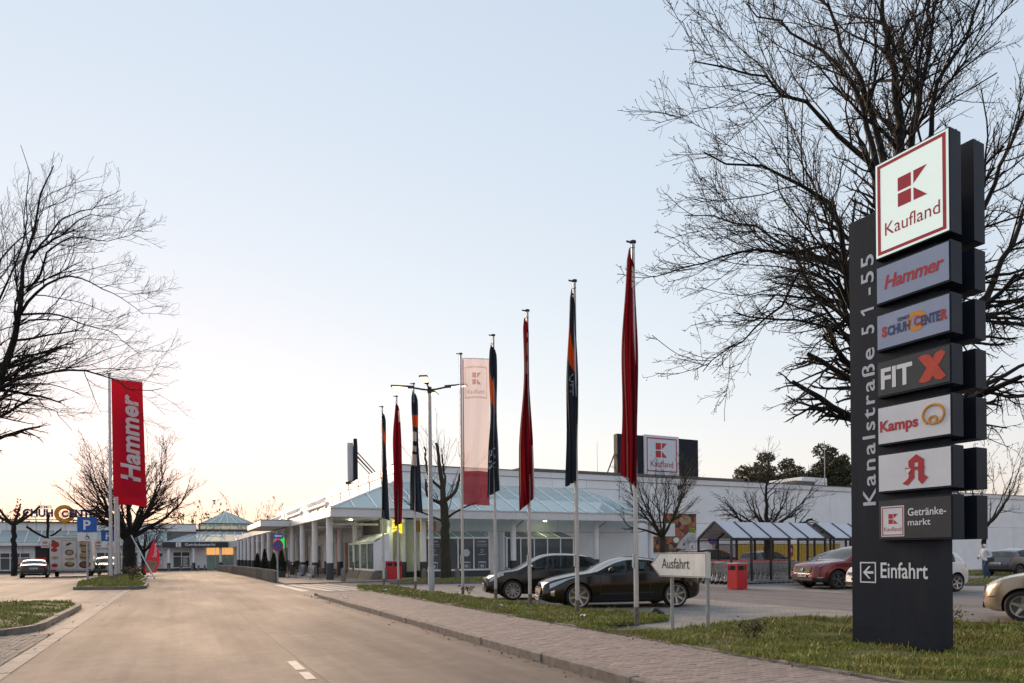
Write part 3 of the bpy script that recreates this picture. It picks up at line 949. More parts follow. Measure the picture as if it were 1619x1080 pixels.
for i in (0, 2, 3):
    xm = 13.65 + w4 * (i + .5) + .02
    if i != 2:
        letters(pr, 'KAIØER', (xm, 40.035, 2.22), (1, 0, 0), (0, 0, 1), width=.62, height=.10, align='c', bold=.02, depth=.004)
        letters(pr, 'TEXTILREINIGUNG', (xm, 40.035, 2.06), (1, 0, 0), (0, 0, 1), width=.74, height=.06, align='c', depth=.004)
        rect_sheet(pr, (xm - .37, 40.035, 1.97), (1, 0, 0), (0, 0, 1), .74, .02)
        letters(pr, '27', (xm, 40.035, 1.55), (1, 0, 0), (0, 0, 1), width=.22, height=.24, align='c', depth=.004)
        rect_sheet(pr, (xm - .25, 40.035, 1.42), (1, 0, 0), (0, 0, 1), .5, .035)
    else:
        ring_sheet(pr, (xm, 40.035, 1.55), (1, 0, 0), (0, 0, 1), 0, .24)
    for zz, hh in ((.62, .05), (.62, .38), (.98, .04)):
        pass
    ring_sheet(pr, (xm, 40.035, .72), (1, 0, 0), (0, 0, 1), .05, .13, sy=.7)
    rect_sheet(pr, (xm - .24, 40.035, .92), (1, 0, 0), (0, 0, 1), .48, .07)
    for sx in (-.25, .23): rect_sheet(pr, (xm + sx, 40.035, .58), (1, 0, 0), (0, 0, 1), .02, .38)
    rect_sheet(pr, (xm - .25, 40.035, .57), (1, 0, 0), (0, 0, 1), .5, .02)
pr.build('window_lettering', M['letter_grey'], b1)
# door between the bays
mb = MB(); mb.box(18.1, 19.05, 40.9, 41.0, .05, 2.45); B(mb, 'door_frame', M['white_paint'], mall)
mb = MB(); mb.cbox(18.2, 18.95, 40.86, 40.895, .12, 2.33, .01); dr = B(mb, 'door', M['wall_white'], mall)
mb = MB(); mb.box(18.24, 18.28, 40.8, 40.86, 1.05, 1.3); mb.build('handle', M['dark_steel'], dr)
mb = MB(); mb.box(18.02, 18.09, 40.2, 41.6, .05, 2.9); mb.box(19.07, 19.16, 40.2, 41.6, .05, 2.9); mb.box(18.02, 19.16, 41.0, 41.6, 2.45, 2.9); B(mb, 'door_surround', M['wall_white'], mall)

# corner shop facing the road
SX = 11.25
mb = MB(); mb.box(SX, SX + .2, 41.6, 100, .05, 3.7); B(mb, 'wall_core', M['joint'], mall)
yy = 45.7
while yy < 99:
    for z0, z1 in ((.4, 2.4), (2.4, 3.7)):
        mb = MB(); mb.cbox(SX - .1, SX - .01, yy + .012, yy + 2.188, z0, z1 - .02, .008); B(mb, 'wall_panel', M['white_panel'], mall)
    yy += 2.2
mb = MB(); mb.cbox(SX - .15, SX - .005, 45.7, 99, .05, .38, .02); B(mb, 'plinth', M['dark_plinth'], mall)
def side_bay(y0, y1, k, z0, z1, z2, x0, x1):
    p = MB(); p.hexa([(x0 - .25, y0, .04), (x1, y0, .04), (x1, y1, .04), (x0 - .25, y1, .04), (x0, y0, z0 - .03), (x1, y0, z0 - .03), (x1, y1, z0 - .03), (x0, y1, z0 - .03)])
    B(p, 'plinth', M['concrete'], mall)
    f = MB(); t = .08
    f.box(x0, x0 + .1, y0, y1, z0 - .03, z0 + .08); f.box(x0, x0 + .1, y0, y1, z1 - .06, z1 + .05)
    for i in range(k + 1):
        y = y0 + (y1 - y0 - t) * i / k; wide = .0
        f.box(x0 + .004, x0 + .096, y, y + t, z0 + .08, z1 - .06)
    for y in (y0 + .02, y1 - .02):
        f.add([(x0 + .05, y, z0), (x1, y, z0), (x1, y, z2), (x0 + .05, y, z1)], [(0, 1, 2, 3)])
    f.add([(x0 - .02, y0, z1 + .055), (x0 - .02, y1, z1 + .055), (x1, y1, z2 + .02), (x1, y0, z2 + .02)], [(3, 2, 1, 0)])
    fr = B(f, 'window_frame', M['white_paint'], mall)
    for i in range(k):
        a = y0 + (y1 - y0 - t) * i / k + t; b_ = y0 + (y1 - y0 - t) * (i + 1) / k
        g = MB(); g.box(x0 + .04, x0 + .055, a, b_, z0 + .08, z1 - .06); g.build('pane', M['pane_clear'], fr)
        pw = (b_ - a) / 4
        for c in range(4):
            q = MB(); q.box(x0 + .10, x0 + .11, a + pw * c + .03, a + pw * (c + 1) - .03, z0 + .15, z1 - .14)
            q.build('poster', M['dark_print'], fr)
            pr = MB()
            for r_ in range(6):
                zz = z0 + .22 + r_ * .25; hh = .16 if (r_ + c) % 3 else .09
                rect_sheet(pr, (x0 + .098, a + pw * (c + 1) - .07, zz), (0, -1, 0), (0, 0, 1), max(.05, (pw - .14) * rnd.uniform(.55, 1)), hh)
            pr.build('poster_print', M['letter_white'], fr)
    return fr
M['dark_print'] = mat('dark_print', (.13, .12, .115), .5, var=.3, scale=9)
side_bay(39.05, 42.3, 2, .56, 2.2, 2.75, 10.2, SX - .12)
side_bay(42.5, 45.6, 2, .56, 2.2, 2.75, 10.2, SX - .12)
# recessed entrance lit from above
M['green_lit_wall'] = mat('green_lit_wall', (.66, .70, .58), .55, var=.05)  # greenish cast of the downlights put into the wall colour
for i in range(4):
    mb = MB(); x = SX + .02 + .56 * i; mb.cbox(x, x + .55, 41.5, 41.59, .4, 3.68, .008); B(mb, 'wall_panel', M['green_lit_wall'], mall)
mb = MB(); mb.cbox(SX, 13.4, 41.42, 41.6, .04, .39, .02); B(mb, 'plinth', M['dark_plinth'], mall)
mb = MB(); mb.box(11.0, 11.06, 39.3, 39.36, .1, 2.3); mb.box(11.0, 11.06, 40.3, 40.36, .1, 2.3); mb.box(11.0, 11.06, 39.36, 40.3, 2.24, 2.3); B(mb, 'door_frame', M['white_paint'], mall)
mb = MB(); mb.box(11.02, 11.04, 39.36, 40.3, .1, 2.24); B(mb, 'glass_door', M['pane_pale'], mall)
M['lamp_glow'] = emit('lamp_glow', (1.0, .95, .62), 3)
for (x, y) in ((9.6, 42.2), (11.2, 40.0), (12.2, 40.4), (22.4, 40.6)):
    mb = MB(); mb.lathe([(.0, EZ0 - .02), (.10, EZ0 - .02), (.12, EZ0 + .015)], (x, y, 0), 12); dl = B(mb, 'downlight', M['lamp_glow'], mall)
    ld = bpy.data.lights.new('downlight_bulb', 'SPOT'); lo = bpy.data.objects.new('downlight_bulb', ld); C.objects.link(lo)
    ld.energy = 7; ld.color = (.86, 1.0, .42); ld.spot_size = R(120); ld.spot_blend = .7; ld.shadow_soft_size = .1
    lo.location = (x - base[0], y - base[1], EZ0 - .06); lo.parent = mall
# side wall: doors, windows, red posts
M['brown_door'] = mat('brown_door', (.10, .05, .035), .5, var=.2)
M['orange_board'] = mat('orange_board', (.42, .20, .12), .6, var=.3, scale=3)
for (y, w_, z1, m, nm) in ((47.0, 1.5, 2.3, M['pane_window'], 'shop_window'), (49.4, 1.2, 2.4, M['orange_board'], 'poster_board'), (51.5, 1.6, 2.3, M['pane_window'], 'shop_window'),
                           (55.0, 2.0, 2.4, M['brown_door'], 'door'), (60.0, 2.2, 2.3, M['pane_window'], 'shop_window'), (66, 2.4, 2.3, M['pane_window'], 'shop_window'),
                           (72, 2.4, 2.4, M['orange_board'], 'poster_board'), (78, 3.0, 2.4, M['pane_window'], 'shop_window'), (86, 3.0, 2.4, M['orange_board'], 'poster_board')):
    mb = MB(); mb.box(SX - .16, SX - .11, y, y + w_, .42, z1); B(mb, nm, m, mall)
    mb = MB(); mb.box(SX - .19, SX - .105, y - .08, y, .4, z1 + .08); mb.box(SX - .19, SX - .105, y + w_, y + w_ + .08, .4, z1 + .08); mb.box(SX - .19, SX - .105, y, y + w_, z1, z1 + .08)
    B(mb, 'window_frame', M['white_paint'], mall)
for y in (50.9, 53.6): 
    mb = MB(); mb.cbox(10.55, 10.75, y, y + .2, .05, 3.6, .01); B(mb, 'red_post', M['red_paint'], mall)
for y in (46.2, 48.7, 53.9, 58.5, 64, 70):
    mb = MB(); mb.tube([(SX - .1, y, 3.2), (SX - .4, y, 3.35), (SX - .65, y, 3.25)], .03, 6); mb.lathe([(.03, 3.27), (.10, 3.2), (.17, 3.1)], (SX - .65, y, 0), 10)
    B(mb, 'wall_lamp', M['white_paint'], mall, 40)
mb = MB()
for y in (41.6, 46, 50.5, 55, 60): mb.bar((8.0, y, 3.35), (SX - .1, y, 3.35), .16, .12)
mb.bar((9.4, 41, 3.4), (9.4, 66, 3.4), .14); B(mb, 'canopy_beam', M['white_paint'], mall)

# ------------------------------------------------ building across the end of the road
YF = 100.0
base = (-8, YF, -.3)
far = thing('shopping_hall', 'long white hall with sloped glass front and glass pyramid across the end of the road', 'building', base)
B = part_builder(base)
fz = -.35
def far_panels(x0, x1, y, z0, z1, w_, name, m, th=.1):
    k = max(1, int(round((x1 - x0) / w_)))
    for i in range(k):
        mb = MB(); a = x0 + (x1 - x0) * i / k; b_ = x0 + (x1 - x0) * (i + 1) / k
        mb.cbox(a + .02, b_ - .02, y, y + th, z0, z1, .015); B(mb, name, m, far)
far_panels(-46, 2.3, 102.6, 4.92, 5.9, 3.0, 'parapet_panel', M['fascia'])
mb = MB(); mb.box(-46, 2.3, 102.75, 103, 0, 5.85); B(mb, 'wall_core', M['joint'], far)
mb = MB(); mb.box(-46.1, 2.4, 102.5, 103.6, 5.91, 5.98); B(mb, 'parapet_cap', M['roof_felt'], far)
far_panels(-46, -1.9, 99.85, 3.02, 3.40, 4.5, 'fascia_panel', M['fascia'])
far_panels(6.2, 12.5, 99.85, 2.72, 3.48, 3.1, 'fascia_panel', M['fascia'])
mb = MB(); mb.box(-1.9, 12.5, 100.0, 101.15, 2.98, 3.05); mb.box(-1.9, 12.5, 101.2, 101.5, 3.0, 3.5); B(mb, 'soffit', M['soffit'], far)
x = -46.0
while x < -2.0:
    mb = MB(); mb.add([(x + .05, 99.95, 3.45), (x + 1.35, 99.95, 3.45), (x + 1.35, 102.55, 4.88), (x + .05, 102.55, 4.88)], [(0, 1, 2, 3)]); B(mb, 'roof_pane', M['pane_roof'], far)
    mb = MB(); mb.bar((x, 99.93, 3.47), (x, 102.56, 4.91), .09, .09); B(mb, 'rafter', M['white_paint'], far)
    x += 1.4
mb = MB(); mb.box(-46, 2.3, 100.2, 102.5, 3.0, 3.06); B(mb, 'soffit', M['soffit'], far)
far_panels(-46, 12, 101.2, fz + .3, 3.0, 2.6, 'wall_panel', M['white_panel'])
mb = MB(); mb.box(-46, 12, 101.32, 101.6, fz, 3.0); B(mb, 'wall_core', M['joint'], far)
mb = MB(); mb.box(-46, 12, 101.08, 101.19, fz, fz + .28); B(mb, 'plinth', M['dark_plinth'], far)
def far_window(x0, x1, z0, z1, cols, y=101.05, split=.72, m=None):
    f = MB(); t = .09
    f.box(x0, x1, y, y + .12, z0 - t, z0); f.box(x0, x1, y, y + .12, z1, z1 + t)
    zm = z0 + (z1 - z0) * split
    f.box(x0, x1, y + .003, y + .11, zm - t / 2, zm + t / 2)
    for i in range(cols + 1):
        xx = x0 + (x1 - x0 - t) * i / cols; f.box(xx, xx + t, y + .006, y + .115, z0, z1)
    fr = B(f, 'window_frame', M['white_paint'], far)
    for i in range(cols):
        a = x0 + (x1 - x0 - t) * i / cols + t; b_ = x0 + (x1 - x0 - t) * (i + 1) / cols
        for za, zb in ((z0, zm - t / 2), (zm + t / 2, z1)):
            g = MB(); g.box(a, b_, y + .05, y + .07, za, zb); g.build('pane', m or M['pane_window'], fr)
    return fr
far_window(-3.5, -1.7, .12, 2.0, 2)
w2 = far_window(-.6, 1.5, .12, 2.1, 2)
for x in (-46, -41.5, -37, -32.5, -28, -23.5, -20.3): far_window(x, x + 3.6 if x < -21 else -16.2, .12, 2.1, 4)
far_window(-9.3, -4.6, .12, 2.1, 5)
M['print_white'] = mat('print_white', (.66, .66, .66), .5, var=.05)
def shop_notice(x0, x1, z0, z1, dark, y=101.03):
    q = MB(); q.box(x0, x1, y, y + .012, z0, z1); o = B(q, 'poster', M['dark_print'] if dark else M['print_white'], far)
    p = MB(); nl = 6
    for i in range(nl):
        zz = z1 - (z1 - z0) * (i + .8) / nl
        rect_sheet(p, (x0 + .08, y, zz), (1, 0, 0), (0, 0, 1), (x1 - x0 - .16) * rnd.uniform(.6, 1), (z1 - z0) / nl * .5)
    p.build('poster_print', M['print_white'] if dark else M['letter_red'], o)
shop_notice(.55, 1.38, .2, 1.5, True); shop_notice(-2.55, -1.85, .15, 1.45, False)
shop_notice(-17.6, -16.5, .3, 1.4, False)
# red shopfront
mb = MB(); mb.box(-15.7, -13.2, 101.0, 101.18, 1.2, 2.9); B(mb, 'shop_recess', M['black'], far)
mb = MB(); mb.box(-15.7, -13.2, 100.9, 101.0, 1.0, 1.55); B(mb, 'shop_board', M['red_paint'], far)
mb = MB(); mb.box(-15.7, -13.2, 100.95, 101.17, -.05, 1.0); B(mb, 'shop_front', M['pane_window'], far)
# sliding doors with a lit band above
M['amber'] = emit('amber_light', (1.0, .50, .16), .10)
for i in range(3):
    mb = MB(); a = 3.5 + 1.12 * i; mb.box(a + .04, a + 1.08, 101.05, 101.12, 1.75, 2.65); B(mb, 'lit_panel', M['amber'], far)
    mb = MB(); mb.box(a + .04, a + 1.08, 101.05, 101.12, fz + .05, 1.62); B(mb, 'sliding_door', M['pane_pale'], far)
mb = MB(); mb.box(3.4, 6.95, 101.0, 101.17, 1.63, 1.74); B(mb, 'door_header', M['white_paint'], far)
for x in (-1.06, 1.9, 5.2, 8.2):
    mb = MB(); mb.lathe([(.17, .7), (.17, 2.95)], (x, 99.95, 0), 12); o = B(mb, 'column', M['white_paint'], far, 40)
    mb = MB(); mb.lathe([(.2, -.4), (.2, .7)], (x, 99.95, 0), 12); mb.build('column_base', M['dark_plinth'], o, 40)
# glazed pyramid on a skirt
def pyr_side(a0, a1, b0, b1, k, m, nm='roof_pane'):
    for i in range(k):
        p = [lerp3(a0, a1, (i + .04) / k), lerp3(a0, a1, (i + .96) / k), lerp3(b0, b1, (i + .96) / k), lerp3(b0, b1, (i + .04) / k)]
        if p[2] == p[3]: p = p[:3]
        mb = MB(); mb.add(p, [tuple(range(len(p)))]); B(mb, nm, m, far)
    mb = MB()
    for i in range(k + 1): mb.bar(lerp3(a0, a1, i / k), lerp3(b0, b1, i / k), .08)
    mb.bar(a0, a1, .1); mb.bar(b0, b1, .1) if (Vector(b0) - Vector(b1)).length > .1 else None
    B(mb, 'glazing_bars', M['white_paint'], far)
k0, k1 = (-1.2, 99.9, 3.52), (11.5, 99.9, 3.52)
l0, l1 = (2.75, 103.9, 5.05), (10.0, 103.9, 5.05)
u0, u1 = (2.75, 103.9, 6.1), (10.0, 103.9, 6.1)
ub0, ub1 = (2.75, 111, 6.1), (10.0, 111, 6.1)
apex = (6.38, 107.4, 8.0)
pyr_side(k0, k1, l0, l1, 8, M['pane_roof'])
pyr_side(l0, l1, u0, u1, 7, M['pane_pale'])
pyr_side((2.75, 111, 5.05), l0, ub0, u0, 6, M['pane_pale'])
pyr_side(u0, u1, apex, apex, 6, M['pane_pale'])
pyr_side(ub0, u0, apex, apex, 5, M['pane_pale'])
pyr_side(u1, ub1, apex, apex, 5, M['pane_pale'])
pyr_side(ub1, ub0, apex, apex, 5, M['pane_pale'])
pyr_side((-1.2, 107, 3.52), k0, (2.75, 107, 5.05), l0, 4, M['pane_roof'])
mb = MB(); mb.cyl((6.38, 107.4, 7.9), (6.38, 107.4, 11.0), .03, .02, 5); B(mb, 'lightning_rod', M['galvanised'], far)
mb = MB(); mb.box(-46, 14, 103.6, 125, 5.2, 5.3); mb.box(-46, -45.9, 100.2, 125, -.5, 5.2); B(mb, 'flat_roof', M['roof_felt'], far)

# dark band with the drinks market lettering
sg = thing('shop_sign', 'long dark band sign with white drinks market lettering over the far entrance', 'sign', (-1.8, 99.5, 2.7))
mb = MB(); mb.cbox(0, 7.95, 0, .3, 0, .75, .02); mb.build('sign_board', M['navy_band'], sg)
mb = MB(); letters(mb, 'Getränkemarkt', (2.65, 0, .24), (1, 0, 0), (0, 0, 1), width=3.7, height=.36, bold=.015, depth=.01); mb.build('lettering', M['letter_white'], sg)
mb = MB(); rect_sheet(mb, (1.6, 0, .08), (1, 0, 0), (0, 0, 1), .6, .6, .006); mb.build('emblem_plate', M['letter_white'], sg)
mb = MB(); k_logo(mb, (1.77, 0, .28), Vector((1, 0, 0)), Vector((0, 0, 1)), .27, .012); rect_sheet(mb, (1.72, 0, .14), (1, 0, 0), (0, 0, 1), .37, .06, .012); mb.build('emblem', M['letter_red'], sg)

# roof letters of the shoe shop
rs = thing('roof_letters', 'multicoloured shoe shop letters with a gold ring standing on the far left roof', 'sign', (-13.2, 102.2, 5.95))
mb = MB()
for z in (.05, .35): mb.bar((-5.4, 0, z), (5.2, 0, z), .09)
for x in np.arange(-5.2, 5.3, 1.3): mb.bar((x, 0, 0), (x, 0, .7), .06); mb.bar((x, 0, .35), (x, 1.2, -.1), .06)
mb.build('support_frame', M['dark_steel'], rs)
def solid_letters(mb, body, o, u, v, width, height, dep, bold=.02):
    vs, fs, lo, hi = text_mesh(body, bold)
    o = Vector(o); u = Vector(u); v = Vector(v); n = u.cross(v)
    sx = width / (hi[0] - lo[0]); sy = height / .73
    k = len(vs)
    P0 = [o + u * ((p[0] - lo[0]) * sx) + v * (p[1] * sy) for p in vs]
    from collections import Counter
    ec = Counter(); 
    for f in fs:
        for i in range(len(f)): ec[(f[i], f[(i + 1) % len(f)])] += 1
    side = [(a, b, k + b, k + a) for (a, b) in ec if (b, a) not in ec]
    mb.add([p + n * dep for p in P0] + P0, [tuple(f) for f in fs] + [(b + k * 0, a, a + k, b + k) for (a, b, _, _) in side])
    return mb
U, V_ = (1, 0, 0), (0, 0, 1)
for body, x, w_, h_, m in (('S', -4.85, .78, .95, 'letter_red'), ('CHUH', -3.9, 3.15, .95, 'letter_navy'), ('C', .15, .72, .8, 'letter_red'), ('ENTE', .98, 2.75, .95, 'letter_navy'), ('R', 3.85, .75, .95, 'letter_red')):
    mb = MB(); solid_letters(mb, body, (x, -.15 if body != 'C' else -.32, .72), U, V_, w_, h_, .14, .05); mb.build('letter', M[m], rs)
mb = MB(); letters(mb, 'SIEMES', (-2.4, -.1, 1.78), U, V_, width=1.5, height=.36, bold=.02); mb.build('small_lettering', M['letter_navy'], rs)
mb = MB(); mb.lathe([(.62, -.12), (1.12, -.12), (1.12, .04), (.62, .04), (.62, -.12)], (.45, -.12, 1.1), 32, 'y'); mb.build('ring', M['letter_orange'], rs)

# rooftop sign of the supermarket: white lit middle between two dark boards
rt = thing('rooftop_sign', 'wide dark rooftop sign with white red-framed middle on the hall roof', 'sign', (32.0, 45.8, 7.5))
mb = MB(); mb.cbox(0, 2.6, 0, .5, .45, 3.62, .03); mb.build('side_board', M['anthracite'], rt)
mb = MB(); mb.cbox(6.2, 8.4, 0, .5, .45, 3.62, .03); mb.build('side_board', M['anthracite'], rt)
mb = MB(); mb.cbox(2.6, 6.2, -.12, .5, .45, 3.72, .03); mb.build('middle_board', M['fascia'], rt)
M['sign_face'] = mat('sign_face', (.62, .68, .76), .4, var=.03)
mb = MB(); rect_sheet(mb, (2.7, -.12, .55), U, V_, 3.4, 3.06, .006)
mb.build('sign_face', M['sign_face'], rt)
mb = MB()
for (x, z, w_, h_) in ((2.83, .68, 3.14, .1), (2.83, 3.4, 3.14, .1), (2.83, .78, .1, 2.62), (5.87, .78, .1, 2.62)): rect_sheet(mb, (x, -.12, z), U, V_, w_, h_, .012)
k_logo(mb, (3.75, -.12, 1.88), Vector(U), Vector(V_), 1.2, .012)
letters(mb, 'Kaufland', (4.4, -.12, 1.1), U, V_, width=2.35, height=.52, align='c', bold=.01, depth=.012); mb.build('lettering', M['letter_red'], rt)
mb = MB()
for x in (.3, 3.2, 5.6, 8.1):
    mb.bar((x, .3, 0), (x, .3, .6), .1); mb.bar((x, .45, 2.6), (x, 2.4, 0), .08)
mb.bar((-.6, .8, .1), (-.05, .35, 2.0), .07); mb.bar((-1.2, .6, .1), (0, .6, .18), .12)
mb.build('support_frame', M['dark_steel'], rt)

rl = thing('rooftop_sign', 'tall pale box sign with faint letter and struts on the left roof edge', 'sign', (13.6, 58.5, 7.4), R(-14))
mb = MB(); mb.cbox(-.45, 0, -2.0, 1.9, .25, 3.4, .03); mb.build('box_body', M['fascia'], rl)
M['cream_face'] = mat('cream_face', (.66, .63, .56), .4, var=.03)
mb = MB(); rect_sheet(mb, (-.45, 1.8, .35), (0, -1, 0), V_, 3.7, 2.95, .008); mb.build('sign_face', M['cream_face'], rl)
M['cream_print'] = mat('cream_print', (.55, .50, .42), .4)
mb = MB(); k_logo(mb, (-.45, .75, 1.6), Vector((0, -1, 0)), Vector(V_), 1.3, .014); letters(mb, 'Kaufland', (-.45, -.05, .9), (0, -1, 0), V_, width=2.4, height=.5, align='c', depth=.014); mb.build('lettering', M['cream_print'], rl)
mb = MB(); mb.cbox(.05, .35, -2.9, 1.4, .25, 3.6, .03); mb.build('back_board', M['anthracite'], rl)
mb = MB()
for y in (-2.4, 0): mb.bar((.3, y, 2.6), (2.6, y - .3, 0), .09); mb.bar((.3, y, 2.2), (2.3, y - .3, 0), .07); mb.bar((0, y, 0), (0, y, .3), .1)
mb.box(-.6, 2.7, -2.6, 1.6, -.02, .1); mb.build('support_frame', M['dark_steel'], rl)

# poster on the hall wall
po = thing('wall_poster', 'large food poster of fish, vegetables and bread on the white hall wall', 'poster', (33.7, 43.85, 1.5))
def print_mat():
    m = bpy.data.materials.new('food_print'); m.use_nodes = True
    N = m.node_tree.nodes; L = m.node_tree.links; b = N['Principled BSDF']; b.inputs['Roughness'].default_value = .45
    tc = N.new('ShaderNodeTexCoord'); vo = N.new('ShaderNodeTexVoronoi'); vo.inputs['Scale'].default_value = 2.6
    L.new(tc.outputs['Object'], vo.inputs['Vector'])
    cr = N.new('ShaderNodeValToRGB'); cr.color_ramp.interpolation = 'CONSTANT'
    el = cr.color_ramp.elements
    cols = [(.10, .04, .025), (.30, .05, .04), (.07, .035, .025), (.42, .27, .16), (.16, .20, .05), (.05, .03, .025), (.5, .12, .05)]
    el[0].color = (*cols[0], 1); el[0].position = 0; el[1].position = .16; el[1].color = (*cols[1], 1)
    for i, c in enumerate(cols[2:]): e = el.new(.3 + .13 * i); e.color = (*c, 1)
    sp = N.new('ShaderNodeSeparateColor'); L.new(vo.outputs['Color'], sp.inputs[0]); L.new(sp.outputs[0], cr.inputs[0])
    mm = N.new('ShaderNodeMix'); mm.data_type = 'RGBA'; mm.blend_type = 'MULTIPLY'; mm.inputs[0].default_value = .8
    mr = N.new('ShaderNodeMapRange'); mr.inputs[1].default_value = 0; mr.inputs[2].default_value = .3; mr.inputs[3].default_value = 1.15; mr.inputs[4].default_value = .5
    L.new(vo.outputs['Distance'], mr.inputs[0]); cb = N.new('ShaderNodeCombineColor')
    for i in range(3): L.new(mr.outputs[0], cb.inputs[i])
    L.new(cr.outputs[0], mm.inputs[6]); L.new(cb.outputs[0], mm.inputs[7]); L.new(mm.outputs[2], b.inputs[0])
    return m
mb = MB(); mb.box(0, 4.7, 0, .05, 0, 3.1); mb.build('poster_board', print_mat(), po)
def flat_part(parent, name, m, fn):
    mb = MB(); fn(mb); return mb.build(name, m, parent)
flat_part(po, 'white_field', M['print_white'], lambda mb: rect_sheet(mb, (0.0, 0, 1.25), U, V_, 2.5, 1.05, .006))
flat_part(po, 'lettering', M['letter_red'], lambda mb: (letters(mb, 'Auswahl, wo', (.15, 0, 1.98), U, V_, height=.2, depth=.012), letters(mb, 'auf mehr.', (.15, 0, 1.62), U, V_, height=.2, depth=.012)))
M['fish'] = mat('fish', (.42, .42, .42), .4, var=.35, scale=3)
M['paper'] = mat('paper', (.50, .50, .52), .6, var=.12, scale=2)
M['onion'] = mat('onion', (.45, .13, .06), .4, var=.3, scale=8)
M['bread'] = mat('bread', (.46, .31, .19), .7, var=.25, scale=5)
M['grape'] = mat('grape', (.34, .36, .06), .4, var=.2, scale=9)
flat_part(po, 'paper_field', M['paper'], lambda mb: poly_sheet(mb, (0, 0, 0), U, V_, [(2.55, .3), (4.7, .05), (4.7, 1.75), (3.9, 1.6), (3.1, .95)], .008))
flat_part(po, 'fish', M['fish'], lambda mb: (ring_sheet(mb, (3.95, 0, .95), Vector((.85, 0, .5)).normalized(), Vector((-.5, 0, .85)).normalized(), 0, .75, 24, .012, sy=.34), poly_sheet(mb, (3.2, 0, .45), U, V_, [(0, 0), (.3, .05), (.15, .3)], .012)))
for x, z, r in ((2.75, 1.75, .22), (3.15, 1.95, .2), (2.95, 1.5, .16), (.3, .7, .25), (.7, .4, .2), (2.0, .95, .22), (1.75, .75, .15)): flat_part(po, 'onion', M['onion'], lambda mb: ring_sheet(mb, (x, 0, z), U, V_, 0, r, 14, .012 + .002 * x))
flat_part(po, 'bread', M['bread'], lambda mb: ring_sheet(mb, (3.55, 0, 2.6), U, V_, 0, .62, 20, .012, sy=.65))
flat_part(po, 'grapes', M['grape'], lambda mb: [ring_sheet(mb, (4.1 + .14 * (i % 4), 0, 1.62 + .13 * (i // 4)), U, V_, 0, .09, 10, .012) for i in range(12)])
flat_part(po, 'bowl', M['print_white'], lambda mb: ring_sheet(mb, (2.6, 0, .95), U, V_, 0, .3, 18, .013, sy=.75))
flat_part(po, 'emblem_plate', M['print_white'], lambda mb: rect_sheet(mb, (4.0, 0, .12), U, V_, .55, .55, .014))
flat_part(po, 'emblem', M['letter_red'], lambda mb: k_logo(mb, (4.15, 0, .28), Vector(U), Vector(V_), .25, .02))

# yellow and white loading bay behind the trolley shelter
M['yellow'] = mat('yellow', (.58, .38, .03), .5, var=.12, scale=3)
lb = thing('loading_bay', 'yellow slatted loading bay front with grey ends on the hall wall', 'loading bay', (42.5, 43.4, -.3))
for i in range(30):
    mb = MB(); mb.cbox(.42 * i, .42 * i + .38, 0, .1, .1, 2.35, .02); mb.build('slat', M['yellow'], lb)
mb = MB(); mb.cbox(-2.2, -.1, -.1, .3, .0, 2.3, .03); mb.build('end_panel', M['galvanised'], lb)
mb = MB(); mb.cbox(-2.0, -1.2, -.13, -.1, 1.6, 1.95, .01); mb.build('orange_label', M['letter_orange'], lb)
mb = MB(); mb.box(-2.2, 12.7, .12, .3, .0, 2.4); mb.build('back_rail', M['dark_steel'], lb)
rd = thing('roller_door', 'pale roller door in the hall wall left of the yellow bay', 'door', (37.6, 43.85, -.1))
for i in range(8):
    mb = MB(); mb.cbox(0, 3.0, 0, .06, .3 * i, .3 * i + .29, .01); mb.build('slat', M['wall_white'], rd)
mb = MB(); mb.box(-.1, 3.1, -.06, .06, 2.42, 2.6); mb.build('lintel', M['galvanised'], rd)
# ================================================================== STREET FURNITURE
# ---- the pylon sign beside the pavement
py = thing('pylon_sign', 'tall dark grey pylon sign with stacked shop panels on the grass verge', 'sign', (8.998, 5.603, .05), .045)
TH, WD = .322, 1.246
mb = MB()
sl = [(0, 0), (TH, 0), (TH, WD), (0, WD)]
mb.cbox(0, TH, 0, WD, -.15, 6.279 - .05, .012)
mb.build('slab', M['anthracite'], py)
mb = MB(); mb.box(-.004, -.0005, .0, WD, .30, .306); mb.build('cover_seam', M['black'], py)
UU, VV = Vector((0, -1, 0)), Vector((0, 0, 1))
zo = -.05
mb = MB(); [letters(mb, tx, (0, .865, 2.10 + zo + dz_), (0, 0, 1), (0, 1, 0), width=wx_, height=.20, spacing=1.22, bold=.012) for tx, dz_, wx_ in (('Kanalstraße', 0, 2.26), ('5', 2.46, .13), ('-55', 3.02, .58))]; poly_sheet(mb, (0, .865, 2.10 + zo + 2.74), (0, 0, 1), (0, 1, 0), [(.06, 0), (.095, 0), (.095, .2), (.068, .2), (.0, .155), (.012, .13), (.06, .158)]); mb.build('lettering', M['letter_grey'], py)
mb = MB(); letters(mb, 'Einfahrt', (0, .80, 1.065 + zo), UU, VV, width=.66, height=.225, bold=.012); mb.build('lettering', M['letter_white'], py)
mb = MB()
a0, z0, s_ = 1.115, .985 + zo, .245
for (x, z, w_, h_) in ((0, 0, s_, .018), (0, .282, s_, .018), (0, .018, .018, .264), (s_ - .018, .018, .018, .264)): rect_sheet(mb, (0, a0 - x, z0 + z), UU, VV, w_, h_)
poly_sheet(mb, (0, a0, z0), UU, VV, [(.045, .15), (.135, .06), (.165, .06), (.098, .132), (.205, .132), (.205, .168), (.098, .168), (.165, .24), (.135, .24)])
mb.build('arrow_emblem', M['letter_white'], py)
M['lit_face'] = mat('lit_face', (.40, .46, .43), .4, emis=(.88, 1.0, .94), estr=.068, var=.02)
M['panel_pale'] = mat('panel_pale', (.29, .35, .49), .3, var=.04, scale=2)
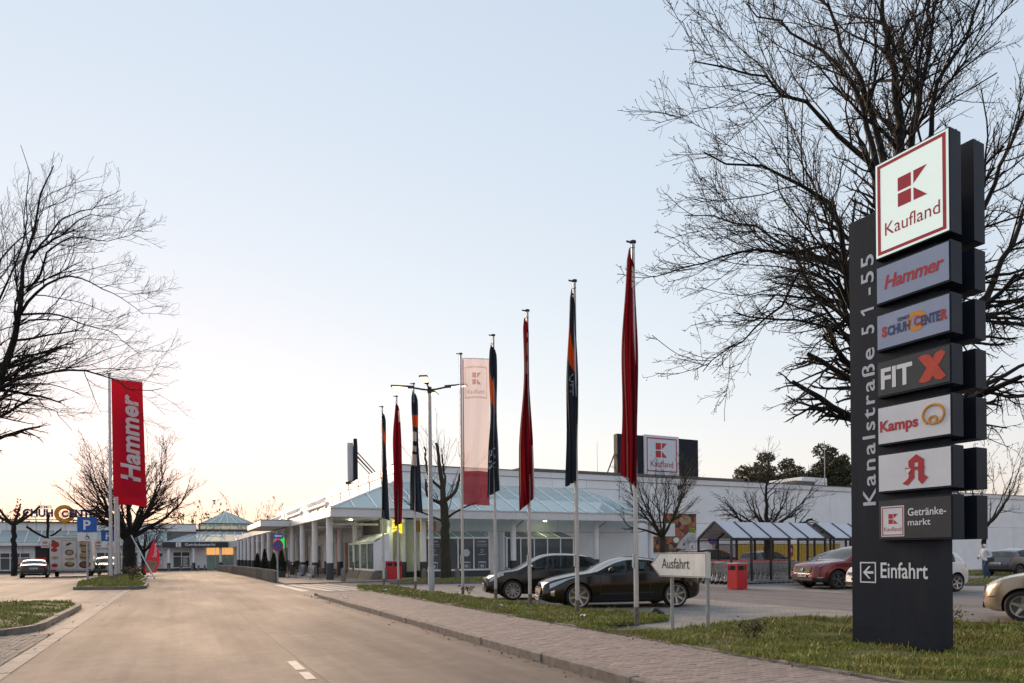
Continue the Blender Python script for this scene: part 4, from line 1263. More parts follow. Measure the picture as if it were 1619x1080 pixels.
M['panel_white'] = mat('panel_white', (.68, .70, .75), .3, var=.06, scale=2, dirt=.05)
M['panel_dark'] = mat('panel_dark', (.035, .037, .042), .35, var=.1)
M['letter_x'] = mat('letter_x', (.55, .055, .025), .4)
boxes = dict(top=(6.851, 5.516), tool=(5.417, 4.878), shoe=(4.748, 4.232), fit=(4.095, 3.580), bread=(3.459, 2.911), chem=(2.798, 2.250), drink=(2.165, 1.589))
YB0, YB1 = -.261, .752
for k, (zt, zb) in boxes.items():
    zt += zo; zb += zo
    b = MB(); b.cbox(-.127, .118, YB0, YB1, zb, zt, .006)
    bx = b.build('sign_box', M['anthracite'], py)
    b = MB(); b.cbox(.418, .675, YB0, YB1, zb, zt, .006)
    b.build('sign_box', M['anthracite'], py)
    b = MB()
    for yy in (.1, .5): b.box(.119, .417, yy, yy + .08, zb + .12, zb + .2)
    b.build('bracket', M['dark_steel'], py)
    fm = {'top': 'lit_face', 'fit': 'panel_dark', 'drink': 'panel_dark', 'tool': 'panel_pale', 'shoe': 'panel_pale'}.get(k, 'panel_white')
    i_ = .018 if k == 'top' else .024
    p = MB(); p.cbox(-.135, -.1275, YB0 + i_, YB1 - i_, zb + i_, zt - i_, .002); p.build('panel', M[fm], bx)
    W_, H_ = YB1 - YB0, zt - zb
    o = Vector((-.135, YB1, zb))           # lower left as read
    def at(x, z, d=0): return o + UU * x + VV * z
    red = MB(); other = MB()
    if k == 'top':
        e, t = .045, .045
        for (x, z, w_, h_) in ((e, e, W_ - 2 * e, t), (e, H_ - e - t, W_ - 2 * e, t), (e, e + t, t, H_ - 2 * e - 2 * t), (W_ - e - t, e + t, t, H_ - 2 * e - 2 * t)): rect_sheet(red, at(x, z), UU, VV, w_, h_)
        k_logo(red, at(.335, .60), UU, VV, .395)
        letters(red, 'Kaufland', at(.52, .285), UU, VV, width=.74, height=.185, align='c', bold=.004)
        red.build('lettering', M['letter_red'], bx)
    elif k == 'tool':
        letters(red, 'Hammer', at(.53, .19), UU, VV, width=.80, height=.19, align='c', bold=.022, shear=.22, spacing=.95)
        red.build('lettering', M['letter_red'], bx)
    elif k == 'shoe':
        ring_sheet(other, at(.57, .27), UU, VV, .075, .135, depth=.003); other.build('ring', M['letter_orange'], bx)
        letters(red, 'S', at(.09, .185), UU, VV, height=.135, width=.075, bold=.05, depth=.005); letters(red, 'C', at(.535, .21), UU, VV, height=.12, width=.085, bold=.05, depth=.006)
        letters(red, 'R', at(.885, .185), UU, VV, height=.135, width=.085, bold=.05, depth=.005); red.build('lettering', M['letter_red'], bx)
        nv = MB(); letters(nv, 'CHUH', at(.172, .185), UU, VV, height=.125, width=.315, bold=.05, depth=.005); letters(nv, 'ENTE', at(.63, .19), UU, VV, height=.125, width=.25, bold=.05, depth=.006)
        letters(nv, 'SIEMES', at(.31, .335), UU, VV, height=.05, width=.17, bold=.03, depth=.005); nv.build('lettering', M['letter_navy'], bx)
    elif k == 'fit':
        letters(other, 'FIT', at(.07, .12), UU, VV, height=.285, width=.44, bold=.03); other.build('lettering', M['letter_white'], bx)
        for s2 in (1, -1):
            poly_sheet(red, at(.76, .26), UU, VV, [(-.17, -.16 * s2), (-.10, -.185 * s2), (-.02, -.17 * s2), (.185, .15 * s2), (.13, .19 * s2), (.06, .175 * s2)][::s2], .004 if s2 == 1 else .006)
        red.build('cross', M['letter_x'], bx)
    elif k == 'bread':
        letters(red, 'Kamps', at(.05, .19), UU, VV, height=.15, width=.53, bold=.035); red.build('lettering', M['letter_red'], bx)
        def loop(mb, pts, r=.017):
            mb.tube([at(*q) - Vector((.004, 0, 0)) for q in pts], r, 5)
        pts = []
        for i in range(30):
            t = i / 29; a = R(-205 + 290 * t + 0)
        for i in range(27):
            a = R(235 - 290 * i / 26); pts.append((.78 + .135 * math.cos(a), .305 + .13 * math.sin(a)))
        for i in range(1, 16):
            a = R(-60 - 25 * i); rr = .05; pts.append((.775 + rr * math.cos(a + .3), .235 + rr * math.sin(a + .3)))
        mb2 = MB(); loop(mb2, pts); mb2.build('pretzel', M['letter_orange'], bx)
    elif k == 'chem':
        A_ = [(.0, .02), (.075, 0), (.16, .10), (.16, .18), (.085, .18), (.045, .145), (.045, .20), (.085, .215), (.085, .33), (.20, .41), (.295, .33), (.295, .115), (.34, .09), (.265, .0), (.215, .06), (.215, .185), (.19, .185), (.19, .10)]
        poly_sheet(red, at(.36, .07), UU, VV, [(.0, .02), (.075, 0), (.155, .10), (.155, .20), (.09, .20), (.09, .33), (.19, .41), (.19, .32), (.155, .29), (.155, .245), (.215, .245), (.215, .06), (.265, 0), (.345, .09), (.295, .125), (.295, .33), (.19, .41), (.09, .33)])
        rb = MB()
        for q in ([(.0, .03), (.075, 0), (.165, .095), (.165, .125), (.115, .125), (.0, .03)], [(.085, .10), (.165, .10), (.165, .335), (.125, .365), (.085, .33)], [(.085, .33), (.19, .41), (.215, .39), (.215, .30), (.165, .30)],
                  [(.19, .41), (.295, .33), (.295, .10), (.215, .10), (.215, .38)], [(.215, .10), (.215, .065), (.265, 0), (.345, .09), (.295, .125)], [(.04, .20), (.30, .20), (.30, .245), (.04, .245)]):
            poly_sheet(rb, at(.36, .07), UU, VV, [(q_[0] * 1.0, q_[1] * 1.0) for q_ in q], .004 + .0004 * len(rb.f))
        rb.build('chemist_emblem', M['letter_red'], bx)
        ch = MB(); poly_sheet(ch, at(.40, .20), UU, VV, [(.0, .09), (.085, .09), (.06, .055), (.045, .045), (.045, .01), (.07, 0), (.015, 0), (.038, .01), (.038, .045), (.022, .055)], .010)
        ring_sheet(ch, at(.445, .30), UU, VV, .012, .020, depth=.010); ch.build('chalice', M['letter_white'], bx)
    else:
        q = MB(); rect_sheet(q, at(.055, .05), UU, VV, .325, .42, .003); q.build('emblem_plate', M['panel_white'], bx)
        for (x, z, w_, h_) in ((.068, .066, .30, .012), (.068, .442, .30, .012), (.068, .078, .012, .364), (.356, .078, .012, .364)): rect_sheet(red, at(x, z), UU, VV, w_, h_, .005)
        k_logo(red, at(.16, .225), UU, VV, .135, .005); letters(red, 'Kaufland', at(.218, .125), UU, VV, width=.245, height=.06, align='c', depth=.005); red.build('lettering', M['letter_red'], bx)
        letters(other, 'Getränke-', at(.43, .325), UU, VV, height=.105, width=.50, bold=.01); letters(other, 'markt', at(.43, .195), UU, VV, height=.09, width=.30, bold=.01); other.build('lettering', M['letter_white'], bx)

# ---- flag poles and flags
FL_RED, FL_NAVY, FL_WHITE, FL_ORANGE = cloth('flag_red', (.17, .006, .012), .4), cloth('flag_navy', (.020, .030, .048), .3), cloth('flag_white', (.62, .56, .54), .5), cloth('flag_orange', (.50, .08, .015), .45)
M['pole'] = mat('pole', (.52, .52, .53), .35, metal=.35, var=.08, scale=5)
M['pole_foot'] = mat('pole_foot', (.17, .15, .13), .7, var=.3, scale=12)

def flag_pole(x, y, h, label, group, z0=.1, r=.042):
    t = thing('flag_pole', label, 'flag pole', (x, y, z0), 0, group)
    hh = h - z0
    mb = MB(); mb.lathe([(r * 1.15, .28), (r * 1.12, 1.2), (r, 3), (r * .82, hh)], (0, 0, 0), 14); mb.build('shaft', M['pole'], t, 50)
    mb = MB(); mb.lathe([(r * 1.2, -.15), (r * 1.17, .28)], (0, 0, 0), 14); mb.build('foot', M['pole_foot'], t, 50)
    mb = MB(); mb.lathe([(r * .7, hh - .02), (r * 1.5, hh), (r * 1.5, hh + .035), (0, hh + .05)], (0, 0, 0), 14); mb.box(-.16, 0, -.012, .012, hh - .012, hh + .018); mb.build('cap', M['dark_steel'], t, 30)
    mb = MB(); mb.cbox(-.075, -.035, -.02, .02, 1.05, 1.32, .005); mb.build('winch_box', M['galvanised'], t)
    mb = MB(); mb.tube([(-.055, 0, 1.3), (-.05, 0, 3.0), (-.06, 0, hh - .05)], .004, 4); mb.build('halyard', M['black'], t)
    return t

def limp_flag(pole, label, x, y, ztop, zbot, paint, seed, wid=.17, lean=-.09, zz=.1, texts=()):
    """a banner hanging limp in folds beside its pole"""
    rs = random.Random(seed)
    nu, nv = 45, 130
    ph = rs.uniform(0, 6); k1 = rs.uniform(2.2, 3.2)
    a = R(rs.uniform(-38, -18)); fx = (math.cos(a), math.sin(a)); fy = (-math.sin(a), math.cos(a))
    H = ztop - zbot; wid *= .86
    hem = rs.choice((-1, 1)) * rs.uniform(.06, .20)
    def surf(s, t):          # s -1..1 across, t 0 top .. 1 bottom
        w_ = wid * (.34 + .66 * min(1, t * 1.35 + .10) ** .8) * (1 + .17 * math.sin(4.6 * t + ph) + .07 * math.sin(12 * t + 2 * ph) + .10 * s * math.sin(7.5 * t + 1.7 * ph))
        if t < .05: w_ *= .6 + .4 * t / .05
        dep = .080 * (.4 + .8 * t) * math.sin(k1 * PI * s * .75 + ph + 1.6 * math.sin(2.6 * t + ph)) + .034 * math.sin(k1 * 5.1 * s + 2.2 * math.sin(3.1 * t) + 2 * ph) * (.3 + t) + .018 * math.sin(11 * t + 4 * s + ph)
        u = lean * (.7 + .5 * t) + w_ * s + .026 * math.sin(6 * t + ph * 2 + 2 * s)
        z = ztop - H * t - s * hem * t ** 2
        if t < .12: z -= (s + 1) * .22 * (1 - t / .12) * .5
        return Vector((fx[0] * u + fy[0] * dep, fx[1] * u + fy[1] * dep - .07, z))
    f = thing('flag', label, 'flag', (x, y, 0), 0, 'limp banners on the flag poles')
    mats = {'r': FL_RED, 'n': FL_NAVY, 'w': FL_WHITE, 'o': FL_ORANGE}
    groups = {}
    for i in range(nu - 1):
        for j in range(nv - 1):
            s0, s1 = -1 + 2 * i / (nu - 1), -1 + 2 * (i + 1) / (nu - 1); t0, t1 = j / (nv - 1), (j + 1) / (nv - 1)
            c = paint((s0 + s1) / 2, (t0 + t1) / 2)
            groups.setdefault(c, []).append((s0, s1, t0, t1))
    # one cloth mesh with its printed fields as material slots
    keys = sorted(groups, key=lambda c: -len(groups[c]))
    mb = MB()
    mb.v = [tuple(surf(-1 + 2 * i / (nu - 1), j / (nv - 1))) for i in range(nu) for j in range(nv)]
    for i in range(nu - 1):
        for j in range(nv - 1):
            s0 = -1 + 2 * (i + .5) / (nu - 1); t0 = (j + .5) / (nv - 1)
            mb.f.append((i * nv + j, i * nv + j + 1, (i + 1) * nv + j + 1, (i + 1) * nv + j)); mb.m.append(keys.index(paint(s0, t0)))
    mb.build('banner', [mats[c] for c in keys], f, 180)
    for (body, t_top, size, s_base, cm) in texts:
        vs, fs, lo, hi = text_mesh(body, .01)
        L = MB(); pts = []
        for p in vs:
            t = t_top + (p[0] - lo[0]) * size / H; s = s_base - p[1] * size / wid
            s = max(-.98, min(.98, s)); q = surf(s, t)
            pts.append(q + Vector((fy[0], fy[1], 0)) * -.008)
        L.add(pts, fs); L.build('lettering', M['letter_grey'], f)
    rg = MB(); q = surf(-.9, .01)
    rg.bar((0, -.07, ztop + .02), (q.x, q.y, ztop - .01), .012); rg.build('ring', M['dark_steel'], f)
    return f
poles = [(8.14, 11.05, 7.58), (8.22, 13.40, 7.68), (8.40, 16.09, 7.90), (8.75, 19.03, 8.15), (8.47, 21.02, 8.08), (8.65, 26.59, 8.38), (8.68, 29.08, 8.40), (8.47, 30.67, 8.24)]
where = ['the nearest flag pole on the grass strip, beside the exit sign', 'second flag pole from the exit sign, in front of the black coupe', 'third flag pole from the exit sign, at the nose of the black coupe',
         'fourth flag pole from the exit sign, at the nose of the black hatchback', 'flag pole with the open pale banner, left of the black hatchback', 'flag pole just left of the street lamp, in the grass',
         'second flag pole left of the street lamp, in front of the red bin', 'last flag pole of the row, next to the pavement end']
for (x, y, h), lb_ in zip(poles, where): flag_pole(x, y, h, lb_, 'flag poles along the grass strip')
redf = lambda s, t: 'w' if (.06 < t < .17 and s > .45) else 'r'
redf2 = lambda s, t: ('w' if (.07 < t < .30 and -.1 < s < .75 and (t * 20) % 2 > .6) else ('w' if (t > .7 and s > .88) else 'r'))
nav = lambda lo, hi: (lambda s, t: 'o' if lo + .10 * s < t < hi + .06 * s and s < .75 else ('w' if s > .93 and t > .5 else 'n'))
navw = lambda s, t: 'o' if .20 < t < .30 else ('w' if (.34 < t < .62 and s < .35 and not (.42 < t < .46 or .5 < t < .53)) else 'n')
fd = [('red banner hanging limp on the nearest flag pole', 7.45, 2.86, redf, 3, .20, -.13, ()),
      ('navy banner with orange band hanging limp behind the coupe bonnet', 7.5, 3.05, nav(.26, .40), 8, .17, -.12, (('ALL', .44, .30, .3, 0),)),
      ('dark red banner with pale stripes near its top, third from the exit sign', 7.7, 2.75, redf2, 5, .18, -.09, ()),
      ('navy banner with orange band and FOR lettering right of the open pale banner', 7.9, 3.3, nav(.28, .44), 12, .20, -.05, (('FOR', .70, .34, .4, 0),)), None,
      ('grey navy banner with a large white field, left of the street lamp', 8.1, 3.2, navw, 17, .24, .03, ()),
      ('plain red banner, second left of the street lamp, above the red bin', 8.2, 2.75, redf, 23, .22, .0, ()),
      ('navy banner on the last flag pole of the row', 8.0, 3.1, nav(.20, .3), 29, .17, .07, ())]
for (x, y, h), q in zip(poles, fd):
    if q: limp_flag(None, q[0], x, y, q[1], q[2], q[3], q[4], q[5], q[6], texts=q[7])

# the open banner: sheer pale cloth with a red foot
x, y, h = poles[4]
f = thing('flag', 'open sheer pale banner with red foot and red emblem frame', 'flag', (x, y, 0))
SH = cloth('flag_sheer', (.58, .40, .36), .5, see=.34); SHR = cloth('flag_sheer_red', (.16, .008, .014), .5, see=.10)
fa = R(-18); fu = Vector((math.cos(fa), math.sin(fa), 0)); fn = Vector((-math.sin(fa), math.cos(fa), 0))
OT, OB, OW = 7.92, 3.10, .92
def osurf(s, t):
    return fu * (.05 + OW * s - .05 * t * s) + fn * (.05 * math.sin(6 * s + 1.5 * t) * (.3 + t) + .02 * math.sin(13 * s + 4 * t)) + Vector((0, 0, OT - (OT - OB) * t + .06 * math.sin(PI * s) * (1 - t) - .03 * s * t))
mb = MB(); nu, nv = 22, 40
mb.v = [tuple(osurf(i / (nu - 1), j / (nv - 1))) for i in range(nu) for j in range(nv)]
for i in range(nu - 1):
    for j in range(nv - 1):
        mb.f.append((i * nv + j, i * nv + j + 1, (i + 1) * nv + j + 1, (i + 1) * nv + j)); mb.m.append(1 if (j > 29 or i == 0) else 0)
mb.build('banner', [SH, SHR], f, 180)
mb = MB()
M['flag_print'] = cloth('flag_print', (.50, .26, .22), .5, see=.3)
M['flag_print_pale'] = cloth('flag_print_pale', (.72, .66, .62), .5, see=.2)
def on_flag(mb, verts, faces): mb.add([osurf(p[0], p[1]) - fn * .006 for p in verts], faces)
def fquad(mb, s0, s1, t0, t1): 
    k = 5; vs = []; 
    for i in range(k + 1):
        for j in range(k + 1): vs.append((s0 + (s1 - s0) * i / k, t0 + (t1 - t0) * j / k))
    on_flag(mb, vs, [(i * (k + 1) + j, i * (k + 1) + j + 1, (i + 1) * (k + 1) + j + 1, (i + 1) * (k + 1) + j) for i in range(k) for j in range(k)])
pl = MB(); 
for q in ((.08, .9, .055, .067), (.08, .9, .262, .274), (.08, .12, .067, .262), (.86, .9, .067, .262)): fquad(pl, *q)
pl.build('emblem_frame', M['flag_print_pale'], f)
fquad(mb, .36, .50, .10, .135); fquad(mb, .36, .50, .145, .18); on_flag(mb, [(.53, .10), (.68, .10), (.53, .138)], [(0, 2, 1)]); on_flag(mb, [(.53, .142), (.68, .18), (.53, .18)], [(0, 2, 1)])
vs, fs, lo, hi = text_mesh('Kaufland', .01)
on_flag(mb, [(.18 + (p[0] - lo[0]) / (hi[0] - lo[0]) * .62, .242 - p[1] * .040) for p in vs], fs)
mb.build('emblem', M['flag_print'], f)
mb = MB(); mb.bar((0, 0, OT + .03), tuple(fu * (.05 + OW) + Vector((0, 0, OT + .03))), .02); mb.build('top_arm', M['aluminium'], f)

# left: three tall poles, red tool shop banners
lpoles = [(-3.44, 45.3, 12.0, 'nearest of the three tall white flag poles on the middle island'), (-3.43, 48.8, 12.1, 'middle one of the three tall white flag poles on the island'), (-3.47, 51.4, 11.9, 'farthest of the three tall white flag poles, before the big trunk')]
for (x, y, h, l) in lpoles: flag_pole(x, y, h, l, 'tall flag poles on the middle island', .15, .085)
TR = cloth('flag_tool_red', (.34, .005, .018), .3); TW = cloth('flag_tool_white', (.70, .66, .70), .3)
def tool_flag(x, y, zt, zb, wd, label, back=False):
    f = thing('flag', label, 'flag', (x, y, 0))
    fa = R(8); fu = Vector((math.cos(fa), math.sin(fa), 0)); fn = Vector((-math.sin(fa), math.cos(fa), 0))
    def sf(s, t): return fu * (.10 + wd * s + .10 * t * s + .05 * t) + fn * (.10 * math.sin(6 * s + 2 * t) * (.2 + t) * .45) + Vector((0, 0, zt - (zt - zb) * t + .05 * math.sin(5 * s) * t))
    mb = MB(); nu, nv = 16, 40
    mb.grid([tuple(sf(i / (nu - 1), j / (nv - 1))) for i in range(nu) for j in range(nv)], nu, nv); mb.build('banner', TR, f, 180)
    vs, fs, lo, hi = text_mesh('Hammer', .032, .12)
    L = MB(); L.add([sf(.82 - p[1] / .73 * .60, .86 - (p[0] - lo[0]) / (hi[0] - lo[0]) * .74) - fn * .02 for p in vs], fs); L.v = [(a_, b_ - .035, c_) for a_, b_, c_ in [tuple(q_) for q_ in L.v]]; L.build('lettering', TW, f)
    mb = MB()
    for k in range(12):
        q = sf(0, .02 + k * .088); mb.bar((0, 0, q.z), tuple(q), .03)
    mb.build('eyelets', M['letter_white'], f); mb = MB(); mb.bar((0, 0, zt + .04), tuple(sf(1, 0) + Vector((0, 0, .04))), .05); mb.build('top_arm', M['aluminium'], f)
tool_flag(-3.44, 45.3, 11.75, 4.95, 1.58, 'large open red banner with upright white lettering on the nearest tall pole')
tool_flag(-3.43, 48.8, 11.2, 4.72, 1.46, 'second red banner showing below and beside the large lettered one')

# ---- street lamp with four flat heads
sl = thing('street_lamp', 'grey street lamp with four flat lit heads between the flag poles', 'street lamp', (8.18, 23.32, .1))
mb = MB(); mb.lathe([(.105, .9), (.095, 1.0), (.06, 7.2)], (0, 0, 0), 14); mb.build('pole', M['galvanised'], sl, 50)
mb = MB(); mb.lathe([(.115, -.2), (.115, .9), (.10, .94)], (0, 0, 0), 14); mb.build('pole_sleeve', M['galvanised'], sl, 40)
mb = MB(); mb.cbox(-.11, -.09, -.05, .05, .45, .85, .003); mb.build('service_door', M['galvanised'], sl)
M['led'] = emit('led', (1.0, .78, .45), .7)
mb = MB(); mb.lathe([(.075, 7.15), (.09, 7.2), (.075, 7.38), (0, 7.4)], (0, 0, 0), 12); mb.build('crown', M['dark_steel'], sl, 40)
for a in (152, 62, -28, 242):
    d = Vector((math.cos(R(a)), math.sin(R(a)), 0)); n_ = Vector((-d.y, d.x, 0))
    mb = MB(); mb.tube([Vector((0, 0, 7.27)), d * .25 + Vector((0, 0, 7.30)), d * .62 + Vector((0, 0, 7.37))], .032, 8)
    arm = mb.build('arm', M['dark_steel'], sl, 40)
    mb = MB(); z = 7.38
    def q(u, v, h): return d * u + n_ * v + Vector((0, 0, z + h + .06 * (u - .6)))
    mb.hexa([q(.55, -.07, -.03), q(1.38, -.16, -.02), q(1.38, .16, -.02), q(.55, .07, -.03), q(.55, -.05, .05), q(1.36, -.13, .03), q(1.36, .13, .03), q(.55, .05, .05)][:4] + [q(.55, -.05, .05), q(1.36, -.13, .03), q(1.36, .13, .03), q(.55, .05, .05)])
    hd = mb.build('lamp_head', M['dark_steel'], sl)
    mb = MB(); mb.add([q(.80, -.09, -.036), q(1.32, -.13, -.032), q(1.32, .13, -.032), q(.80, .09, -.036)], [(0, 3, 2, 1)]); mb.build('lens', M['led'], hd)

# ---- exit sign on two posts
ex = thing('exit_sign', 'cream arrow-shaped exit sign on two grey posts beside the grass path', 'sign', (8.42, 10.35, 0))
M['sign_cream'] = mat('sign_cream', (.74, .74, .71), .45, var=.06, scale=3, dirt=.4)
poly = [(.46, .235), (.20, .01), (-1.10, .01), (-1.10, .46), (.20, .46)]     # (y, z)
mb = MB(); mb.prism(poly[::-1], -.05, .05, lambda a, b, c: (c - .05 - a * .0, a, b + .985)); mb.build('sign_box', M['sign_cream'], ex)
mb = MB()
ins = [(.425, .235), (.19, .032), (-1.078, .032), (-1.078, .438), (.19, .438)]; outl = [(.445, .235), (.198, .02), (-1.09, .02), (-1.09, .45), (.198, .45)]
for i in range(5):
    j = (i + 1) % 5; mb.add([(-.103, a, b + .985) for a, b in (outl[i], outl[j], ins[j], ins[i])], [(0, 1, 2, 3)])
mb.build('sign_border', mat('brown_line', (.16, .12, .09), .6), ex)
mb = MB(); letters(mb, 'Ausfahrt', (-.102, -.27, 1.15), UU, VV, width=.78, height=.20, align='c', bold=.004); mb.build('lettering', M['black'], ex)
for y in (0.0, -.97):
    mb = MB(); mb.lathe([(.034, -.1), (.034, 1.46)], (.04, y, 0), 10); mb.build('post', M['galvanised'], ex, 40)
    mb = MB(); mb.box(-.0, .05, y - .05, y + .05, 1.1, 1.13); mb.box(-.0, .05, y - .05, y + .05, 1.34, 1.37); mb.build('clamp', M['galvanised'], ex)

# ---- parking signs on the left
def parking_sign(x, y, h, label, w_=.95, plate=True, rz=0):
    t = thing('parking_sign', label, 'sign', (x, y, gz(x, y) + .1), rz)
    mb = MB(); mb.lathe([(.06, -.2), (.055, h)], (0, 0, 0), 10); mb.build('post', M['galvanised'], t, 40)
    mb = MB(); mb.cbox(-w_ / 2, w_ / 2, -.10, -.07, h - w_ * .9, h, .01); p = mb.build('plate', M['sign_blue'], t)
    mb = MB(); letters(mb, 'P', (0, -.10, h - w_ * .74), U, V_, height=w_ * .58, align='c', bold=.02); mb.build('lettering', M['letter_white'], p)
    if plate:
        mb = MB(); mb.cbox(-w_ / 2, w_ / 2, -.10, -.07, h - w_ * 1.42, h - w_ * .95, .01); p2 = mb.build('plate', M['panel_white'], t)
        c = (0.0, -.10, h - w_ * 1.2); mb = MB()
        ring_sheet(mb, (c[0], c[1], c[2] - .04), U, V_, .09, .115, 20); ring_sheet(mb, (-.02, c[1], c[2] + .17), U, V_, 0, .028, 10)
        for pts in ([(-.035, .13), (.005, .13), (.02, .0), (-.02, .0)], [(-.02, .02), (-.02, -.02), (.1, -.02), (.1, .02)], [(.06, -.02), (.1, -.02), (.14, -.13), (.10, -.14)], [(0, .09), (.1, .05), (.1, .03), (0, .065)]): poly_sheet(mb, c, U, V_, pts[::-1] if poly_area(pts) < 0 else pts)
        mb.build('wheelchair_symbol', M['black'], p2)
    return t
M['sign_blue'] = mat('sign_blue', (.008, .10, .42), .35, var=.05)
parking_sign(-4.75, 46.9, 3.75, 'blue parking sign with wheelchair plate left of the tall flag poles', .98)
parking_sign(-4.55, 58.0, 3.4, 'second blue parking sign half hidden behind the tall flag poles', .9)

ns = thing('no_stopping_sign', 'round no-stopping sign with small blue arrow plate at the end of the stake fence', 'sign', (4.82, 38.55, 0), R(22))
mb = MB(); mb.lathe([(.045, -.1), (.04, 2.75)], (0, 0, 0), 10); mb.build('post', M['galvanised'], ns, 40)
M['sign_red'] = mat('sign_red', (.45, .03, .03), .4)
mb = MB(); mb.lathe([(0, -.085), (.30, -.085), (.31, -.075), (.31, -.065), (0, -.06)], (0, 0, 2.02), 28, 'y'); pl = mb.build('plate', M['sign_blue'], ns, 40)
mb = MB(); ring_sheet(mb, (0, -.085, 2.02), U, V_, .235, .305)
for s_ in (1, -1):
    d_ = Vector((s_, 0, 1)).normalized(); e_ = Vector((-d_.z, 0, d_.x)) if True else 0
    rect_sheet(mb, Vector((0, -.085, 2.02)) - d_ * .24 - e_ * .03, d_, e_, .48, .06, .005 if s_ > 0 else -.007)
mb.build('ring', M['sign_red'], pl)
mb = MB(); mb.cbox(-.28, .28, -.085, -.065, 2.40, 2.68, .005); pl = mb.build('plate', M['sign_blue'], ns)
mb = MB(); poly_sheet(mb, (0, -.085, 2.54), U, V_, [(-.24, 0), (-.1, -.1), (-.1, -.045), (.22, -.045), (.22, .045), (-.1, .045), (-.1, .1)]); mb.build('arrow', M['letter_white'], pl)
n2 = thing('no_stopping_sign', 'round no-stopping sign on a post beside the trolley shelter end', 'sign', (28.6, 31.2, 0), R(-35))
mb = MB(); mb.lathe([(.04, -.1), (.035, 2.5)], (0, 0, 0), 10); mb.build('post', M['galvanised'], n2, 40)
mb = MB(); mb.lathe([(0, -.085), (.31, -.085), (.32, -.075), (0, -.06)], (0, 0, 2.2), 24, 'y'); pl = mb.build('plate', M['sign_blue'], n2, 40)
mb = MB(); ring_sheet(mb, (0, -.085, 2.2), U, V_, .24, .315)
for s_ in (1, -1):
    d_ = Vector((s_, 0, 1)).normalized(); e_ = Vector((-d_.z, 0, d_.x))
    rect_sheet(mb, Vector((0, -.085, 2.2)) - d_ * .24 - e_ * .03, d_, e_, .48, .06, .005 if s_ > 0 else -.007)
mb.build('ring', M['sign_red'], pl)

# green and red hanging shop sign under the canopy, yellow star sign, yellow bank sign
hs = thing('hanging_sign', 'lit red and green hanging sign under the side canopy', 'sign', (7.2, 57.0, 2.1), R(-20))
M['glow_red'] = emit('glow_red', (1, .06, .05), .10); M['glow_green'] = emit('glow_green', (.02, .9, .10), .09); M['glow_yellow'] = emit('glow_yellow', (1, .85, .02), .10)
mb = MB(); mb.cbox(-.25, .06, 0, .15, 0, .75, .02); mb.build('red_field', M['glow_red'], hs)
mb = MB(); mb.cbox(.22, .45, 0, .15, 0, .85, .02); mb.build('green_field', M['glow_green'], hs)
mb = MB(); mb.box(.07, .21, .04, .12, -.05, .9); mb.bar((.14, .08, .9), (.14, .08, 1.55), .05); mb.build('bracket', M['white_paint'], hs)
ys_ = thing('bank_sign', 'lit yellow swallow-tailed sign under the canopy corner', 'sign', (12.0, 40.5, 2.75))
mb = MB(); mb.prism([(-.35, 0), (0, .22), (.35, 0), (.35, .85), (-.35, .85)], 0, .2, lambda a, b, c: (a, .2 - c, b)); mb.build('sign_box', M['glow_yellow'], ys_)
mb = MB(); poly_sheet(mb, (0, 0, .62), U, V_, [(.23 * math.sin(PI * i / 5) * (1 if i % 2 == 0 else .42), .23 * math.cos(PI * i / 5) * (1 if i % 2 == 0 else .42)) for i in range(9, -1, -1)], .006); mb.build('star', M['letter_navy'], ys_)
mb = MB(); mb.bar((0, .1, .85), (0, .1, .95), .06); rect_sheet(mb, (-.3, 0, .28), U, V_, .6, .05, .006); mb.build('bracket', M['red_paint'], ys_)
bs = thing('bank_sign', 'flat yellow orange bank sign with dark S above the greenhouse window', 'sign', (13.6, 41.35, 2.98))
mb = MB(); mb.cbox(0, 1.25, 0, .2, 0, .62, .02); mb.build('sign_board', M['letter_orange'], bs)
mb = MB(); letters(mb, 'S', (.12, 0, .12), U, V_, height=.38, bold=.03); mb.build('lettering', M['letter_navy'], bs)
mb = MB(); rect_sheet(mb, (.5, 0, .29), U, V_, .6, .05); mb.build('lettering', M['letter_red'], bs)

# ---- bins
def litter_bin(x, y, rz, w_, h, label):
    t = thing('litter_bin', label, 'bin', (x, y, gz(x, y)), rz, 'red metal litter bins')
    a = w_ / 2
    mb = MB(); mb.cbox(-a, a, -a, a, .02, h * .72, .006); mb.build('bin_body', M['red_paint'], t)
    mb = MB()
    for sx in (-1, 1):
        for sy in (-1, 1): mb.box(sx * a - (.07 if sx > 0 else 0) , sx * a + (.07 if sx < 0 else 0), sy * a - (.07 if sy > 0 else 0), sy * a + (.07 if sy < 0 else 0), h * .721, h * .9)
    mb.cbox(-a, a, -a, a, h * .9, h * .97, .004); mb.build('bin_hood', M['red_paint'], t)
    mb = MB(); mb.box(-a + .09, a - .09, -a + .09, a - .09, h * .721, h * .895); mb.build('bin_liner', M['black'], t)
    mb = MB(); mb.cbox(-a - .01, a + .01, -a - .01, a + .01, h * .971, h, .015); mb.build('lid', M['galvanised'], t)
    return t
litter_bin(19.44, 19.9, R(-2), .52, 1.02, 'red litter bin with grey lid before the trolley shelter')
litter_bin(11.3, 38.75, R(24), .66, 1.12, 'red litter bin at the corner of the shop front')

